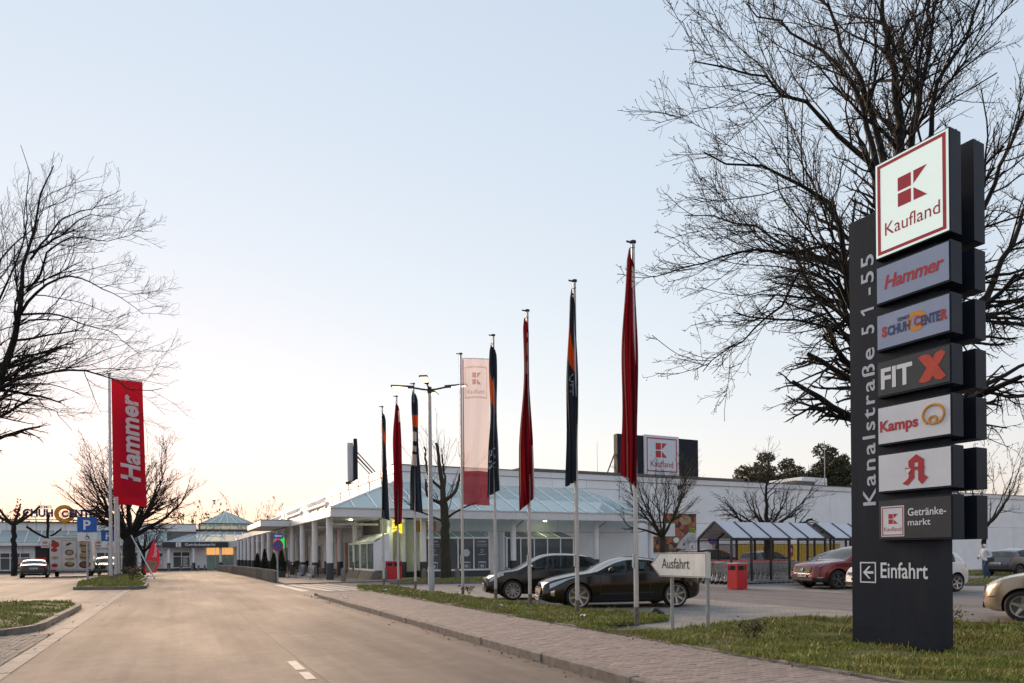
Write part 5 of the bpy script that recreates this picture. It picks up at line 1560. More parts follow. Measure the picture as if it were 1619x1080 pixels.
# ---- trolley shelters
M['poly_roof'] = glass('polycarbonate', (.80, .80, .84), .9, .25, body=(.52, .52, .57))
M['gable_glass'] = glass('gable_glass', (.90, .88, .87), .08, .04, body=(.3, .28, .28))
def shelter(x0, y0, length, k, label):
    t = thing('trolley_shelter', label, 'shelter', (x0, y0, 0), 0, 'gabled trolley shelters')
    W_ = 2.1; ez, rz_ = 2.06, 2.80
    p = .08
    for i in range(k + 1):
        x = length * i / k
        for y in (0, W_):
            mb = MB(); mb.box(x - p / 2, x + p / 2, y - p / 2, y + p / 2, .0, ez); mb.build('post', M['dark_steel'], t)
        mb = MB(); mb.bar((x, -.02, ez), (x, W_ / 2, rz_), .075, .10); mb.bar((x, W_ + .02, ez), (x, W_ / 2 + .002, rz_), .075, .10); mb.build('rafter', M['dark_steel'], t)
        if i < k:
            xa, xb = x + .045, length * (i + 1) / k - .045
            for (ya, yb, za, zb) in ((-.02, W_ / 2, ez + .02, rz_ + .02), (W_ + .02, W_ / 2, ez + .02, rz_ + .02)):
                mb = MB(); mb.add([(xa, ya, za), (xb, ya, za), (xb, yb, zb), (xa, yb, zb), (xa, ya, za - .015), (xb, ya, za - .015), (xb, yb, zb - .015), (xa, yb, zb - .015)], [(0, 1, 2, 3), (7, 6, 5, 4), (0, 4, 5, 1), (2, 6, 7, 3)]); mb.build('roof_pane', M['poly_roof'], t)
            mb = MB(); mb.box(xa, xb, W_ - .01, W_ + .01, .35, 1.95); mb.build('back_pane', M['gable_glass'], t)
    mb = MB()
    for y in (0, W_): mb.box(0, length, y - .03, y + .03, ez - .08, ez - .02)
    mb.build('eave_beam', M['dark_steel'], t)
    mb = MB(); mb.box(0, length, -.05, .05, .06, .16); mb.box(0, length, W_ - .05, W_ + .05, .06, .16); mb.box(0, length, W_ / 2 - .03, W_ / 2 + .03, .7, .76); mb.build('bump_rail', M['galvanised'], t)
    for x in (0, length):
        mb = MB(); mb.add([(x, .5, ez + .36), (x, W_ - .5, ez + .36), (x, W_ / 2, rz_ - .04)], [(0, 1, 2)]); mb.build('gable_pane', M['gable_glass'], t)
        mb = MB(); mb.bar((x, .42, ez + .33), (x, W_ - .42, ez + .33), .06); mb.build('gable_tie', M['dark_steel'], t)
    sg_ = MB(); sg_.cbox(length * .78, length * .78 + .34, W_ / 2 - .02, W_ / 2 + .02, 1.2, 1.75, .01); q = sg_.build('notice_plate', M['red_paint'], t)
    mb = MB(); rect_sheet(mb, (length * .78 + .06, W_ / 2 - .02, 1.4), U, V_, .2, .2); mb.build('notice_print', M['letter_white'], q)
    return t
shelter(21.75, 22.6, 5.9, 5, 'left gabled trolley shelter with dark frame behind the red litter bin')
shelter(28.25, 22.6, 5.9, 5, 'right gabled trolley shelter partly hidden by the dark red car and the pylon')

def make_trolley():
    t = thing('shopping_trolley', 'wire trolley at the open front of the row', 'shopping trolley')
    b = MB()
    # basket: bottom and sides of wires; long axis along x, handle at -x
    x0, x1, z0, z1 = 0, .85, .48, .98
    wy0, wy1 = .27, .21
    def wall(pts_a, pts_b, n):
        for i in range(n + 1):
            b.bar(lerp3(pts_a[0], pts_b[0], i / n), lerp3(pts_a[1], pts_b[1], i / n), .006)
    for s in (-1, 1):
        a0_, a1_ = (x0, s * wy0, z1), (x1, s * wy1, z1 - .02); c0, c1 = (x0 + .1, s * wy0 * .85, z0), (x1 - .05, s * wy1 * .85, z0 + .08)
        wall((a0_, c0), (a1_, c1), 14); wall((a0_, a1_), (c0, c1), 5)
    wall(((x1, -wy1, z1 - .02), (x1 - .05, -wy1 * .85, z0 + .08)), ((x1, wy1, z1 - .02), (x1 - .05, wy1 * .85, z0 + .08)), 7)
    wall(((x0 + .1, -wy0 * .85, z0), (x1 - .05, -wy1 * .85, z0 + .08)), ((x0 + .1, wy0 * .85, z0), (x1 - .05, wy1 * .85, z0 + .08)), 7)
    b.build('basket', M['aluminium'], t)
    f = MB()
    for s in (-1, 1):
        f.tube([(-.08, s * .27, 1.02), (0, s * .27, .95), (.12, s * .26, .46), (.02, s * .27, .16), (.8, s * .20, .16)], .013, 6)
        f.bar((.12, s * .26, .46), (.8, s * .2, .2), .02)
    f.bar((.8, -.2, .16), (.8, .2, .16), .025); f.build('frame', M['aluminium'], t)
    h = MB(); h.tube([(-.09, -.29, 1.03), (-.09, .29, 1.03)], .018, 8); h.build('handle', M['red_paint'], t)
    c = MB(); c.cbox(-.06, .05, -.2, .2, .96, 1.03, .01); c.build('child_flap', M['letter_white'], t)
    for (x, y) in ((.04, .27), (.04, -.27), (.78, .19), (.78, -.19)):
        w_ = MB(); w_.lathe([(.0, -.014), (.055, -.014), (.06, 0), (.055, .014), (0, .014)], (x, y, .062), 12, 'y'); w_.build('wheel', M['rubber'], t, 40)
    return t
tro = make_trolley()
first = True
for r_, yy in enumerate((23.1, 24.05)):
    for i in range(16):
        x = 21.5 + .30 * i + (.15 if r_ else 0)
        lab = ('trolley at the open left end of the %s row in the shelter' % ('front' if r_ == 0 else 'back')) if i == 0 else 'nested wire trolley in the long row under the shelter roof'
        if first: tro.location = (x, yy, 0); tro.rotation_euler = (0, 0, 0); tro['label'] = lab; tro['group'] = 'nested shopping trolleys'; first = False
        else: dup(tro, (x, yy, 0), rnd.uniform(-.02, .02), lab, 'nested shopping trolleys')

# ---- stone bollards
def bollard_proto():
    mb = MB(); mb.lathe([(.135, -.1), (.13, .52), (.125, .60), (.10, .68), (.055, .73), (0, .745)], (0, 0, 0), 14)
    return mb.build('bollard', M['concrete'], None, 50)
bo = bollard_proto()
bl = [(8.03, 37.15, 'stone bollard in front of the corner column'), (10.1, 36.4, 'stone bollard beside the red bin at the shop corner'), (11.64, 34.3, 'stone bollard left of the pruned tree'), (13.35, 33.9, 'stone bollard right of the pruned tree'),
      (16.6, 34.6, 'stone bollard behind the black hatchback nose')]
for x in (-3.1, -1.0, .35): bl.append((x, 94.5, 'far stone bollard before the hall, %s left of the stake fence' % {-3.1: 'third', -1.0: 'second', .35: 'first'}[x]))
for x in (1.6, 2.3, 3.0): bl.append((x, 93.0, 'stone bollard touching the far end of the stake fence, %s of three' % {1.6: 'leftmost', 2.3: 'middle', 3.0: 'rightmost'}[x]))
for x in (-24, -21.5, -10.6): bl.append((x, 93, 'far stone bollard before the hall, %s' % {-24: 'farthest left', -21.5: 'left of the grey saloon', -10.6: 'behind the food trailer'}[x]))
for i, (x, y, l) in enumerate(bl):
    o = bo if i == 0 else bo.copy()
    if i: C.objects.link(o)
    o.location = (x, y, gz(x, y) + (.05 if y > 36.6 and x > 4.9 else 0)); tag(o, l, 'bollard', 'stone bollards'); o.rotation_euler = (0, 0, rnd.uniform(0, 6))

# ---- fence of upright concrete stakes along the road
fe = thing('stake_fence', 'low fence of upright concrete stakes between road and colonnade', 'fence', (4.78, 38.8, 0))
st = None
yv = 0.0; i = 0
M['stake'] = mat('stake', (.135, .118, .105), .9, var=.3, scale=8, bump=.5, bscale=50, rand=.2)
while yv < 47:
    x = -.0125 * yv; g = gz(4.5, 38.8 + yv)
    if st is None:
        mb = MB(); mb.lathe([(.11, -.15), (.11, .62), (.085, .68), (.03, .70), (0, .70)], (0, 0, 0), 9); st = mb.build('stake', M['stake'], fe, 40); o = st
    else:
        o = st.copy(); C.objects.link(o); o.parent = fe
    o.location = (x + rnd.uniform(-.012, .012), yv, g + rnd.uniform(-.02, .02)); o.rotation_euler = (rnd.uniform(-.02, .02), rnd.uniform(-.02, .02), rnd.uniform(0, 6))
    yv += .215; i += 1

# ---- bicycle stands and a bicycle
def rack(x, y, n_, label):
    t = thing('bicycle_rack', label, 'bicycle rack', (x, y, .05), 0, 'bicycle racks by the colonnade')
    mb = MB(); mb.bar((-.35, 0, .04), (-.35, n_ * .38, .04), .05); mb.bar((.35, 0, .04), (.35, n_ * .38, .04), .05); mb.build('base_rail', M['galvanised'], t)
    for i in range(n_):
        yy = .2 + i * .38; mb = MB()
        mb.tube([(-.35, yy, .05), (-.1, yy, .35), (-.05, yy, .78), (.06, yy + .02, .82), (.12, yy + .05, .75), (.10, yy + .05, .3), (.35, yy + .05, .05)], .014, 6); mb.build('hoop', M['galvanised'], t, 60)
    return t
rack(7.35, 41.6, 6, 'nearest bicycle rack by the corner column'); rack(7.2, 44.3, 6, 'second bicycle rack, with the bicycle leaning beside it')
bk = thing('bicycle', 'dark bicycle with orange reflector parked at the bicycle rack', 'bicycle', (6.9, 46.6, .05), R(100))
for x in (0, 1.05):
    mb = MB(); mb.tube([(x + .33 * math.cos(2 * PI * i / 24), 0, .34 + .33 * math.sin(2 * PI * i / 24)) for i in range(24)], .018, 6, closed=True); wq = mb.build('wheel', M['rubber'], bk, 60)
    mb = MB()
    for i in range(10): a = PI * i / 10; mb.bar((x + .32 * math.cos(a), 0, .34 + .32 * math.sin(a)), (x - .32 * math.cos(a), 0, .34 - .32 * math.sin(a)), .004)
    mb.build('spokes', M['galvanised'], wq)
mb = MB()
for a, b_ in (((0, 0, .34), (.42, 0, .30)), ((0, 0, .34), (.30, 0, .80)), ((.42, 0, .30), (.30, 0, .85)), ((.42, 0, .30), (.88, 0, .75)), ((.31, 0, .78), (.86, 0, .86)), ((.88, 0, .72), (.85, 0, .98)), ((.89, 0, .72), (1.05, 0, .34))): mb.bar(a, b_, .035)
mb.build('frame', M['black'], bk)
mb = MB(); mb.cbox(.14, .4, -.06, .06, .86, .92, .02); mb.build('saddle', M['black'], bk)
mb = MB(); mb.tube([(.78, -.28, 1.02), (.88, -.1, 1.0), (.88, .1, 1.0), (.78, .28, 1.02)], .013, 6); mb.build('handlebar', M['galvanised'], bk)
mb = MB(); mb.cbox(-.42, -.38, -.04, .04, .42, .52, .01); mb.build('reflector', M['letter_orange'], bk)

# ---- beach flag and a leaning stake on the far end of the middle island
bf = thing('feather_flag', 'red feather flag with pale lettering leaning beside the big trunk', 'flag', (-2.5, 63.0, -.05), R(10))
def bfs(s, t): return Vector((.05 + s * .95 * (max(0.0, math.sin(PI * min(1, t * .75 + .28))) ** .6) + .75 * max(0.0, t) ** 1.6, .05 * math.sin(5 * s + 4 * t), .25 + 2.75 * t - .35 * s * t))
mb = MB(); mb.grid([tuple(bfs(i / 7, j / 19)) for i in range(8) for j in range(20)], 8, 20); mb.build('banner', cloth('feather_red', (.50, .03, .06), .4), bf, 180)
vs, fs, lo, hi = text_mesh('kamps', .03)
L = MB(); L.add([bfs(.72 - p[1] * .55, .50 + (p[0] - lo[0]) / (hi[0] - lo[0]) * .42) - Vector((0, .02, 0)) for p in vs], fs); L.build('lettering', M['letter_white'], bf)
mb = MB(); mb.grid([tuple(bfs(.1 + .75 * i / 5, .05 + .33 * j / 7) - Vector((0, .015, 0))) for i in range(6) for j in range(8)], 6, 8); mb.build('print_field', M['bread'], bf)
mb = MB(); mb.tube([tuple(bfs(0, -.1 + 1.1 * j / 14) + Vector((-.02, 0, 0))) for j in range(15)], .025, 6); mb.build('rod', M['black'], bf)
mb = MB(); mb.tube([(-1.35, 49.5, .1), (-2.9, 54.5, 3.0)], .045, 8); o = mb.build('leaning_post', M['galvanised'], None, 40); tag(o, 'grey post leaning left across the big trunk on the island', 'post')
mb = MB(); mb.cbox(-6.9, -5.3, 44.2, 44.9, 0, 0.01); 

# hydrant-like red post, litter and a bird
hy = thing('hydrant', 'small red and white post among the colonnade behind the stake fence', 'hydrant', (6.4, 64, -.02))
mb = MB(); mb.lathe([(.12, 0), (.12, .8), (.14, .82)], (0, 0, 0), 10); mb.build('body', M['red_paint'], hy, 40)
mb = MB(); mb.lathe([(.13, .83), (.13, 1.0), (.05, 1.1), (0, 1.1)], (0, 0, 0), 10); mb.build('cap', M['letter_white'], hy, 40)
M['litter'] = mat('litter', (.72, .72, .74), .6, var=.05)
def litter(x, y, z, s, label, rz):
    rr = random.Random(int(x * 100)); mb = MB(); n_ = 6
    mb.grid([(s * (i / (n_ - 1) - .5), s * .7 * (j / (n_ - 1) - .5), s * .35 * abs(rr.gauss(.3, .35))) for i in range(n_) for j in range(n_)], n_, n_)
    o = mb.build('litter', M['litter'], None, 20); o.location = (x, y, z); o.rotation_euler = (rr.uniform(-.3, .3), rr.uniform(-.3, .3), rz); tag(o, label, 'litter', 'paper scraps on the grass')
litter(7.05, 14.9, .17, .17, 'crumpled white paper on the grass before the coupe nose', .4); litter(7.35, 11.75, .17, .16, 'white paper scrap near the nearest flag pole', 1.4)
litter(6.75, 24.4, .16, .2, 'white paper scrap on the kerb edge by the far flag poles', 2.2); litter(7.6, 22.6, .17, .2, 'white paper scrap at the foot of the street lamp', .9)
litter(4.7, 21.5, .12, .14, 'small white paper scrap on the kerb stones', .2)
cr_ = thing('crow', 'black crow pecking on the paving behind the nearest flag pole', 'bird', (9.75, 12.45, .0), R(200))
mb = MB(); 
body = [(-.21, .045, .10), (-.16, .075, .105), (-.08, .10, .115), (.02, .13, .115), (.10, .155, .10), (.155, .15, .075), (.19, .13, .055), (.225, .115, .045), (.25, .10, .025), (.30, .075, .004)]
def ringp(x, z, r, i, n=12): 
    a = 2 * PI * i / n; return (x, .62 * r * math.cos(a), z + .58 * r * math.sin(a))
mb.grid([ringp(x, z + .01, r * .95, i % 12) for (x, z, r) in [(-.30, .05, .015)] + body for i in range(13)], len(body) + 1, 13)
mb.build('body', M['black'], cr_, 80)
mb = MB()
for s in (-1, 1):
    mb.add([(.08, s * .065, .17), (-.28, s * .05, .065), (-.10, s * .075, .085), (.06, s * .072, .12)], [(0, 1, 2, 3) if s > 0 else (3, 2, 1, 0)])
    mb.tube([(.0, s * .03, .08), (.02, s * .03, .04), (.0, s * .03, .004)], .007, 5); mb.tube([(-.03, s * .03, .004), (.05, s * .035, .004)], .006, 4)
mb.build('wings_and_legs', M['black'], cr_)
# ================================================================== VEHICLES
def pchip(xs, ys):
    xs = np.array(xs, float); ys = np.array(ys, float)
    h = np.diff(xs); d = np.diff(ys) / h
    m = np.zeros(len(xs))
    for i in range(1, len(xs) - 1):
        if d[i - 1] * d[i] > 0:
            w1 = 2 * h[i] + h[i - 1]; w2 = h[i] + 2 * h[i - 1]
            m[i] = (w1 + w2) / (w1 / d[i - 1] + w2 / d[i])
    m[0] = d[0]; m[-1] = d[-1]
    def f(x):
        x = min(max(x, xs[0]), xs[-1])
        i = min(int(np.searchsorted(xs, x, 'right')) - 1, len(xs) - 2)
        t = (x - xs[i]) / h[i]
        return ((1 + 2 * t) * (1 - t) ** 2 * ys[i] + t * (1 - t) ** 2 * h[i] * m[i] + t * t * (3 - 2 * t) * ys[i + 1] + t * t * (t - 1) * h[i] * m[i + 1])
    return f


M['car_glass'] = glass('car_glass', (.50, .60, .60), .34, .03, body=(.03, .036, .038))
M['windscreen'] = glass('windscreen_glass', (.5, .56, .54), .62, .06, body=(.10, .11, .105))
M['car_trim'] = mat('car_trim', (.014, .014, .015), .55, var=.1)
M['cabin'] = mat('cabin', (.022, .022, .024), .8, var=.2)
M['rim'] = mat('rim', (.50, .50, .50), .28, metal=.85, var=.06)
M['rim_dark'] = mat('rim_dark', (.16, .16, .165), .35, metal=.7, var=.08)
M['headlamp'] = mat('headlamp', (.42, .44, .45), .15, metal=.3, var=.18, scale=26, coat=1)
M['tail_lamp'] = mat('tail_lamp', (.40, .012, .012), .15, var=.3, scale=20, coat=1)
M['chrome'] = mat('chrome', (.62, .62, .62), .12, metal=1, var=.04)
M['plate_white'] = mat('plate_white', (.66, .66, .64), .4, var=.04)
M['plate_blue'] = mat('plate_blue', (.02, .06, .35), .4)

def paint(name, col, metal=.35, rough=.28, coat=.8):
    return mat(name, col, rough, metal=metal, var=.06, scale=2.5, coat=coat, dirt=.03 if coat else .015)

NR = 18
def build_car(name, label, loc, rz, sp, group=None):
    t = thing(name, label, 'car', loc, rz, group)
    L, W, fo, wb, wr = sp['L'], sp['W'], sp['fo'], sp['wb'], sp['wr']
    ox = fo + wb / 2
    top = pchip(*zip(*sp['top'])); belt = pchip(*zip(*sp['belt']))
    wf = pchip(*zip(*sp.get('plan', [(0, .66), (.06, .76), (.18, .86), (.42, .95), (.8, .99), (1.3, 1.0), (L - .9, 1.0), (L - .4, .965), (L - .14, .90), (L - .04, .82), (L, .74)])))
    sill = pchip(*zip(*sp.get('sill', [(0, .27), (.25, .20), (.8, .19), (L - .6, .21), (L - .15, .28), (L, .36)])))
    tum = sp.get('tumble', .42)
    def ring(s):
        w_ = wf(s) * W / 2; zt = top(s); zs = sill(s); zb = min(belt(s), zt - .035)
        cr = .045 if zt - zb < .15 else .045 + .02 * min(1, (zt - zb - .15) / .3)
        cr = min(cr, (zt - zb) * .8)
        zr = max(zb + .004, zt - cr)
        y8 = w_ - .065
        yr = y8 - .02 - tum * (zr - zb)
        hh = zb - zs
        p = [(0, zs), (w_ * .6, zs), (w_ - .07, zs), (w_ - .02, zs + .04), (w_ - .004, zs + .25 * hh), (w_, zs + .52 * hh), (w_ - .008, zs + .78 * hh), (w_ - .030, zb - .035), (y8, zb)]
        for f in (.07, .36, .66, .93, 1.0):
            bow = .035 * math.sin(PI * f) * min(1, (zr - zb) / .3)
            p.append((y8 + (yr - y8) * f + bow, zb + (zr - zb) * f))
        for f in (.08, .38, .7, 1.0):
            p.append((yr * (1 - f), zr + (zt - zr) * (1 - (1 - f) ** 2)))
        return p
    keys = set([0, L, .03, L - .03] + sp['screen'] + sp['rear'] + [a for q in sp['side'] for a in q])
    st = sorted(keys | set(round(.085 * i, 4) for i in range(1, int(L / .085))))
    ss = [st[0]]
    for s in st[1:]:
        if s - ss[-1] > .02 or s in keys:
            if s - ss[-1] < .02 and ss[-1] not in keys: ss.pop()
            ss.append(s)
    rake = sp.get('rake', .10)
    def warp(s, y, z):
        # nose leans back towards the bonnet, tail likewise
        x = ox - s
        k = max(0, 1 - s / .55); x -= k * k * rake * max(0, (z - .42)) * 1.4 + k * k * .06 * (abs(y) / (W / 2)) ** 2
        k = max(0, 1 - (L - s) / .4); x += k * k * rake * max(0, (z - .55)) * sp.get('rake_r', .6)
        return (x, y, z)
    rings = [ring(s) for s in ss]
    full = 2 * (NR - 1)
    vs = []; fs = []; mi = []
    def half(i): return rings[i]
    for i, s in enumerate(ss):
        p = rings[i]
        for (y, z) in p: vs.append(warp(s, y, z))
        for (y, z) in p[-2:0:-1]: vs.append(warp(s, -y, z))
    def mid(i): return (ss[i] + ss[i + 1]) / 2
    for i in range(len(ss) - 1):
        m_ = mid(i); p = rings[i]; q = rings[i + 1]
        for j in range(full):
            j2 = (j + 1) % full
            r = j if j < NR - 1 else full - 1 - j      # ring segment index r..r+1
            m = 0
            gap = (p[13][1] - p[8][1] + q[13][1] - q[8][1]) / 2
            if 9 <= r <= 11 and gap > .07:
                if any(a < m_ < b for a, b in sp['side']): m = 1
                elif sp['side'][0][0] < m_ < sp['side'][-1][1]: m = 4
            elif r >= 14 and sp['screen'][0] < m_ < sp['screen'][1]: m = 2
            elif r >= 14 and sp['rear'][0] < m_ < sp['rear'][1]: m = 3
            elif r == 8 and gap > .07 and sp['side'][0][0] < m_ < sp['side'][-1][1]: m = 4
            elif r in (12, 13) and sp.get('arch') and sp['screen'][0] < m_ < sp['rear'][1]: m = 5
            elif r >= 14 and sp.get('roof_black') and sp['screen'][1] <= m_ <= sp['rear'][0]: m = 4
            elif r <= 3 and sp.get('clad') : m = 4
            fs.append((i * full + j, (i + 1) * full + j, (i + 1) * full + j2, i * full + j2)); mi.append(m)
    for i, sgn in ((0, 1), (len(ss) - 1, -1)):
        f = [i * full + j for j in range(full)]
        fs.append(tuple(f if sgn > 0 else f[::-1])); mi.append(0)
    me = bpy.data.meshes.new('shell'); me.from_pydata(vs, [], fs)
    pm = sp['paint']
    mats = [pm, M['car_glass'], M['windscreen'], M['windscreen'], M['car_trim'], M.get('arch_silver', pm)]
    for m in mats: me.materials.append(m)
    me.polygons.foreach_set('material_index', mi); me.update()
    sh = bpy.data.objects.new('shell', me); C.objects.link(sh)
    # wheel arches
    cut = MB(); 
    for xw in (wb / 2, -wb / 2):
        for sgn in (1, -1):
            y0, y1 = sgn * (W / 2 + .1), sgn * (W / 2 - .30)
            cut.cyl((xw, min(y0, y1), wr + .01), (xw, max(y0, y1), wr + .01), wr + sp.get('gap', .045), n=28)
    cme = bpy.data.meshes.new('cut'); cme.from_pydata(cut.v, [], cut.f)
    for m in mats: cme.materials.append(m)
    cme.polygons.foreach_set('material_index', [4] * len(cme.polygons)); cme.update()
    co = bpy.data.objects.new('cut', cme); C.objects.link(co)
    md = sh.modifiers.new('arches', 'BOOLEAN'); md.operation = 'DIFFERENCE'; md.object = co; md.solver = 'EXACT'
    dg = bpy.context.evaluated_depsgraph_get(); dg.update()
    ev = sh.evaluated_get(dg); m2 = ev.to_mesh()
    V3 = [tuple(v.co) for v in m2.vertices]; PF = [(tuple(p.vertices), p.material_index) for p in m2.polygons]
    ev.to_mesh_clear()
    bpy.data.objects.remove(sh); bpy.data.objects.remove(co)
    def part(nm, idx, par, sharp=32, flt=None):
        sel = [f for f, m in PF if m in idx and (flt is None or flt([V3[i] for i in f]))]
        if not sel: return None
        used = sorted(set(i for f in sel for i in f)); mp = {u: k for k, u in enumerate(used)}
        mb = MB(); mb.add([V3[u] for u in used], [tuple(mp[i] for i in f) for f in sel])
        return mb.build(nm, mats[idx[0]], par, sharp)
    part('body', [0], t); part('trim', [4], t); part('roof_arch', [5], t)
    part('windscreen', [2], t); part('rear_window', [3], t)
    for a, b in sp['side']:
        for sgn in (1, -1):
            part('side_window', [1], t, 32, lambda q, a=a, b=b, sgn=sgn: sgn * sum(p[1] for p in q) > 0 and a < ox - sum(p[0] for p in q) / len(q) < b)
    # cabin seen through the glass
    cab = MB(); zc = belt(sp['screen'][1])
    for s in sp['seats']:
        for sgn in (1, -1):
            y = sgn * W * .2; x = ox - s
            cab.hexa([(x - .13, y - .23, zc - .45), (x + .0, y - .23, zc - .45), (x + .0, y + .23, zc - .45), (x - .13, y + .23, zc - .45), (x - .30, y - .2, zc + .14), (x - .20, y - .2, zc + .14), (x - .20, y + .2, zc + .14), (x - .30, y + .2, zc + .14)])
            cab.cbox(x - .33, x - .24, y - .12, y + .12, zc + .17, zc + .34, .03)
    cab.build('seats', M['cabin'], t)
    c2 = MB(); xd = ox - sp['screen'][0] - .25; c2.cbox(xd - .5, xd, -W * .38, W * .38, zc - .25, zc - .0, .04)
    c2.tube([(xd - .58 + .02 * math.cos(a_), W * .2 + .18 * math.cos(a_), zc + .02 + .18 * math.sin(a_)) for a_ in [2 * PI * i / 16 for i in range(16)]], .016, 6, closed=True)
    c2.build('dashboard', M['cabin'], t)
    # patches that lie on the body
    def surf(s, r, sgn, off):
        i = min(int(r), NR - 2); f = r - i; p = ring(s)
        y = p[i][0] * (1 - f) + p[i + 1][0] * f; z = p[i][1] * (1 - f) + p[i + 1][1] * f
        ty, tz = p[i + 1][0] - p[i][0], p[i + 1][1] - p[i][1]; l = math.hypot(ty, tz) or 1
        x, y2, z2 = warp(s, y, z)
        # outward in section, plus forward push near the ends
        fx = .7 * max(0, 1 - s / .5) - .7 * max(0, 1 - (L - s) / .5)
        return (x + off * fx, sgn * (y2 + off * tz / l), z2 - off * ty / l)
    def patch(nm, m, s0, s1, lo, hi, par=None, off=.006, ns=8, nr_=4, sides=(1, -1)):
        out = []
        for sgn in sides:
            mb = MB(); pts = []
            for a in range(ns + 1):
                f = a / ns; s = s0 + (s1 - s0) * f; l_ = lo[0] + (lo[1] - lo[0]) * f; h_ = hi[0] + (hi[1] - hi[0]) * f
                for b in range(nr_ + 1): pts.append(surf(s, l_ + (h_ - l_) * b / nr_, sgn, off))
            mb.grid(pts, ns + 1, nr_ + 1)
            if sgn > 0: mb.f = [f[::-1] for f in mb.f]
            out.append(mb.build(nm, m, par or t, 60))
        return out
    for (nm, mk, *a) in sp['patches']:
        kw = a[4] if len(a) > 4 else {}
        patch(nm, M[mk] if isinstance(mk, str) else mk, *a[:4], **kw)
    # door joints, handles, mirrors
    for s in sp['doors']: patch('door_gap', M['black'], s - .006, s + .006, (3.2, 3.2), (8.6, 8.6), off=.003, ns=1, nr_=10)
    if len(sp['doors']) > 1:
        patch('door_gap', M['black'], sp['doors'][0], sp['doors'][-1], (3.2, 3.2), (3.32, 3.32), off=.003, ns=16, nr_=1)
    for s in sp['handles']: patch('door_handle', sp.get('handle_m', M['black']), s, s + .17, (7.0, 7.0), (7.5, 7.5), off=.022, ns=3, nr_=2)
    sm = sp['screen'][0] + .36; zm = belt(sm) + .09
    for sgn in (1, -1):
        y = sgn * (W / 2 - .02); x = ox - sm
        mb = MB()
        pr = [(.0, .0), (.03, .06), (.075, .10), (.12, .105), (.15, .09), (.16, .0)]
        vs2 = []
        for u, h in ((-.075, .045), (-.03, .075), (.04, .085), (.10, .07), (.13, .03)):
            for k in range(8):
                a_ = 2 * PI * k / 8; vs2.append((x + .02 - (.07 if u < .13 else .05) * math.cos(a_) * (h / .085), y + sgn * (.09 + u), zm + h * math.sin(a_)))
        mb.grid([vs2[i * 8 + k % 8] for i in range(5) for k in range(9)], 5, 9); mb.add(vs2[:8], [tuple(range(8))]); mb.add(vs2[-8:], [tuple(range(7, -1, -1))])
        mb.bar((x, y - sgn * .05, zm - .07), (x + .01, y + sgn * .06, zm - .03), .04)
        mb.build('wing_mirror', sp.get('mirror_m', pm), t, 50)
    # nose: grille, intakes, number plate, badge; tail: plate
    def nose(nm, m, y0, y1, z0, z1, d=.02, rnd_=.05, par=None, back=.0, taper=0.):
        mb = MB(); pts = []
        def xx(y, z): return warp(0, y, z)[0] + d - back
        poly = []
        for (cy, cz, a0_) in ((y1 - rnd_, z1 - rnd_, 0), (y0 + rnd_, z1 - rnd_, 90), (y0 + rnd_, z0 + rnd_, 180), (y1 - rnd_, z0 + rnd_, 270)):
            for k in range(4):
                a_ = R(a0_ + 30 * k); yy, zz2 = cy + rnd_ * math.cos(a_), cz + rnd_ * math.sin(a_)
                f = (z1 - zz2) / (z1 - z0); yy *= 1 - taper * f; poly.append((yy, zz2))
        n_ = len(poly); vv = [(xx(y, z), y, z) for y, z in poly] + [(xx(y, z) - d - .12, y, z) for y, z in poly]
        mb.add(vv, [tuple(range(n_))] + [(i, n_ + i, n_ + (i + 1) % n_, (i + 1) % n_) for i in range(n_)])
        return mb.build(nm, m, par or t)
    for (nm, mk, y0, y1, z0, z1, *kw) in sp['nose']: nose(nm, M[mk] if isinstance(mk, str) else mk, y0, y1, z0, z1, **(kw[0] if kw else {}))
    for (z, d) in sp.get('bars', []):
        pass
    zp = sp.get('plate_z', .42); xp = warp(0, 0, zp)[0] + .035
    mb = MB(); mb.cbox(xp - .02, xp, -.26, .26, zp - .055, zp + .055, .004); pl = mb.build('number_plate', M['plate_white'], t)
    mb = MB(); rect_sheet(mb, (xp, -.255, zp - .05), (0, 1, 0), (0, 0, 1), .045, .10, .002); mb.build('plate_band', M['plate_blue'], pl)
    mb = MB()
    for k, (y, w_) in enumerate(((-.17, .05), (-.10, .05), (.0, .045), (.06, .045), (.12, .045), (.18, .045))): rect_sheet(mb, (xp, y - .01, zp - .032), (0, 1, 0), (0, 0, 1), w_ * .8, .064, .002)
    mb.build('plate_characters', M['black'], pl)
    zp = sp.get('tail_plate_z', .62); xr = warp(L, 0, zp)[0] - .03
    mb = MB(); mb.cbox(xr, xr + .02, -.26, .26, zp - .055, zp + .055, .004); pl = mb.build('number_plate', M['plate_white'], t)
    mb = MB()
    for k, (y, w_) in enumerate(((-.17, .05), (-.10, .05), (.0, .045), (.06, .045), (.12, .045), (.18, .045))): rect_sheet(mb, (xr, y + .05, zp - .032), (0, -1, 0), (0, 0, 1), w_ * .8, .064, .002)
    mb.build('plate_characters', M['black'], pl)
    for (nm, mk, y0, y1, z0, z1) in sp.get('tail', []):
        mb = MB(); x_ = warp(L, 0, (z0 + z1) / 2)[0]; mb.cbox(x_ - .015, x_ + .2, y0, y1, z0, z1, .01); mb.build(nm, M[mk], t)
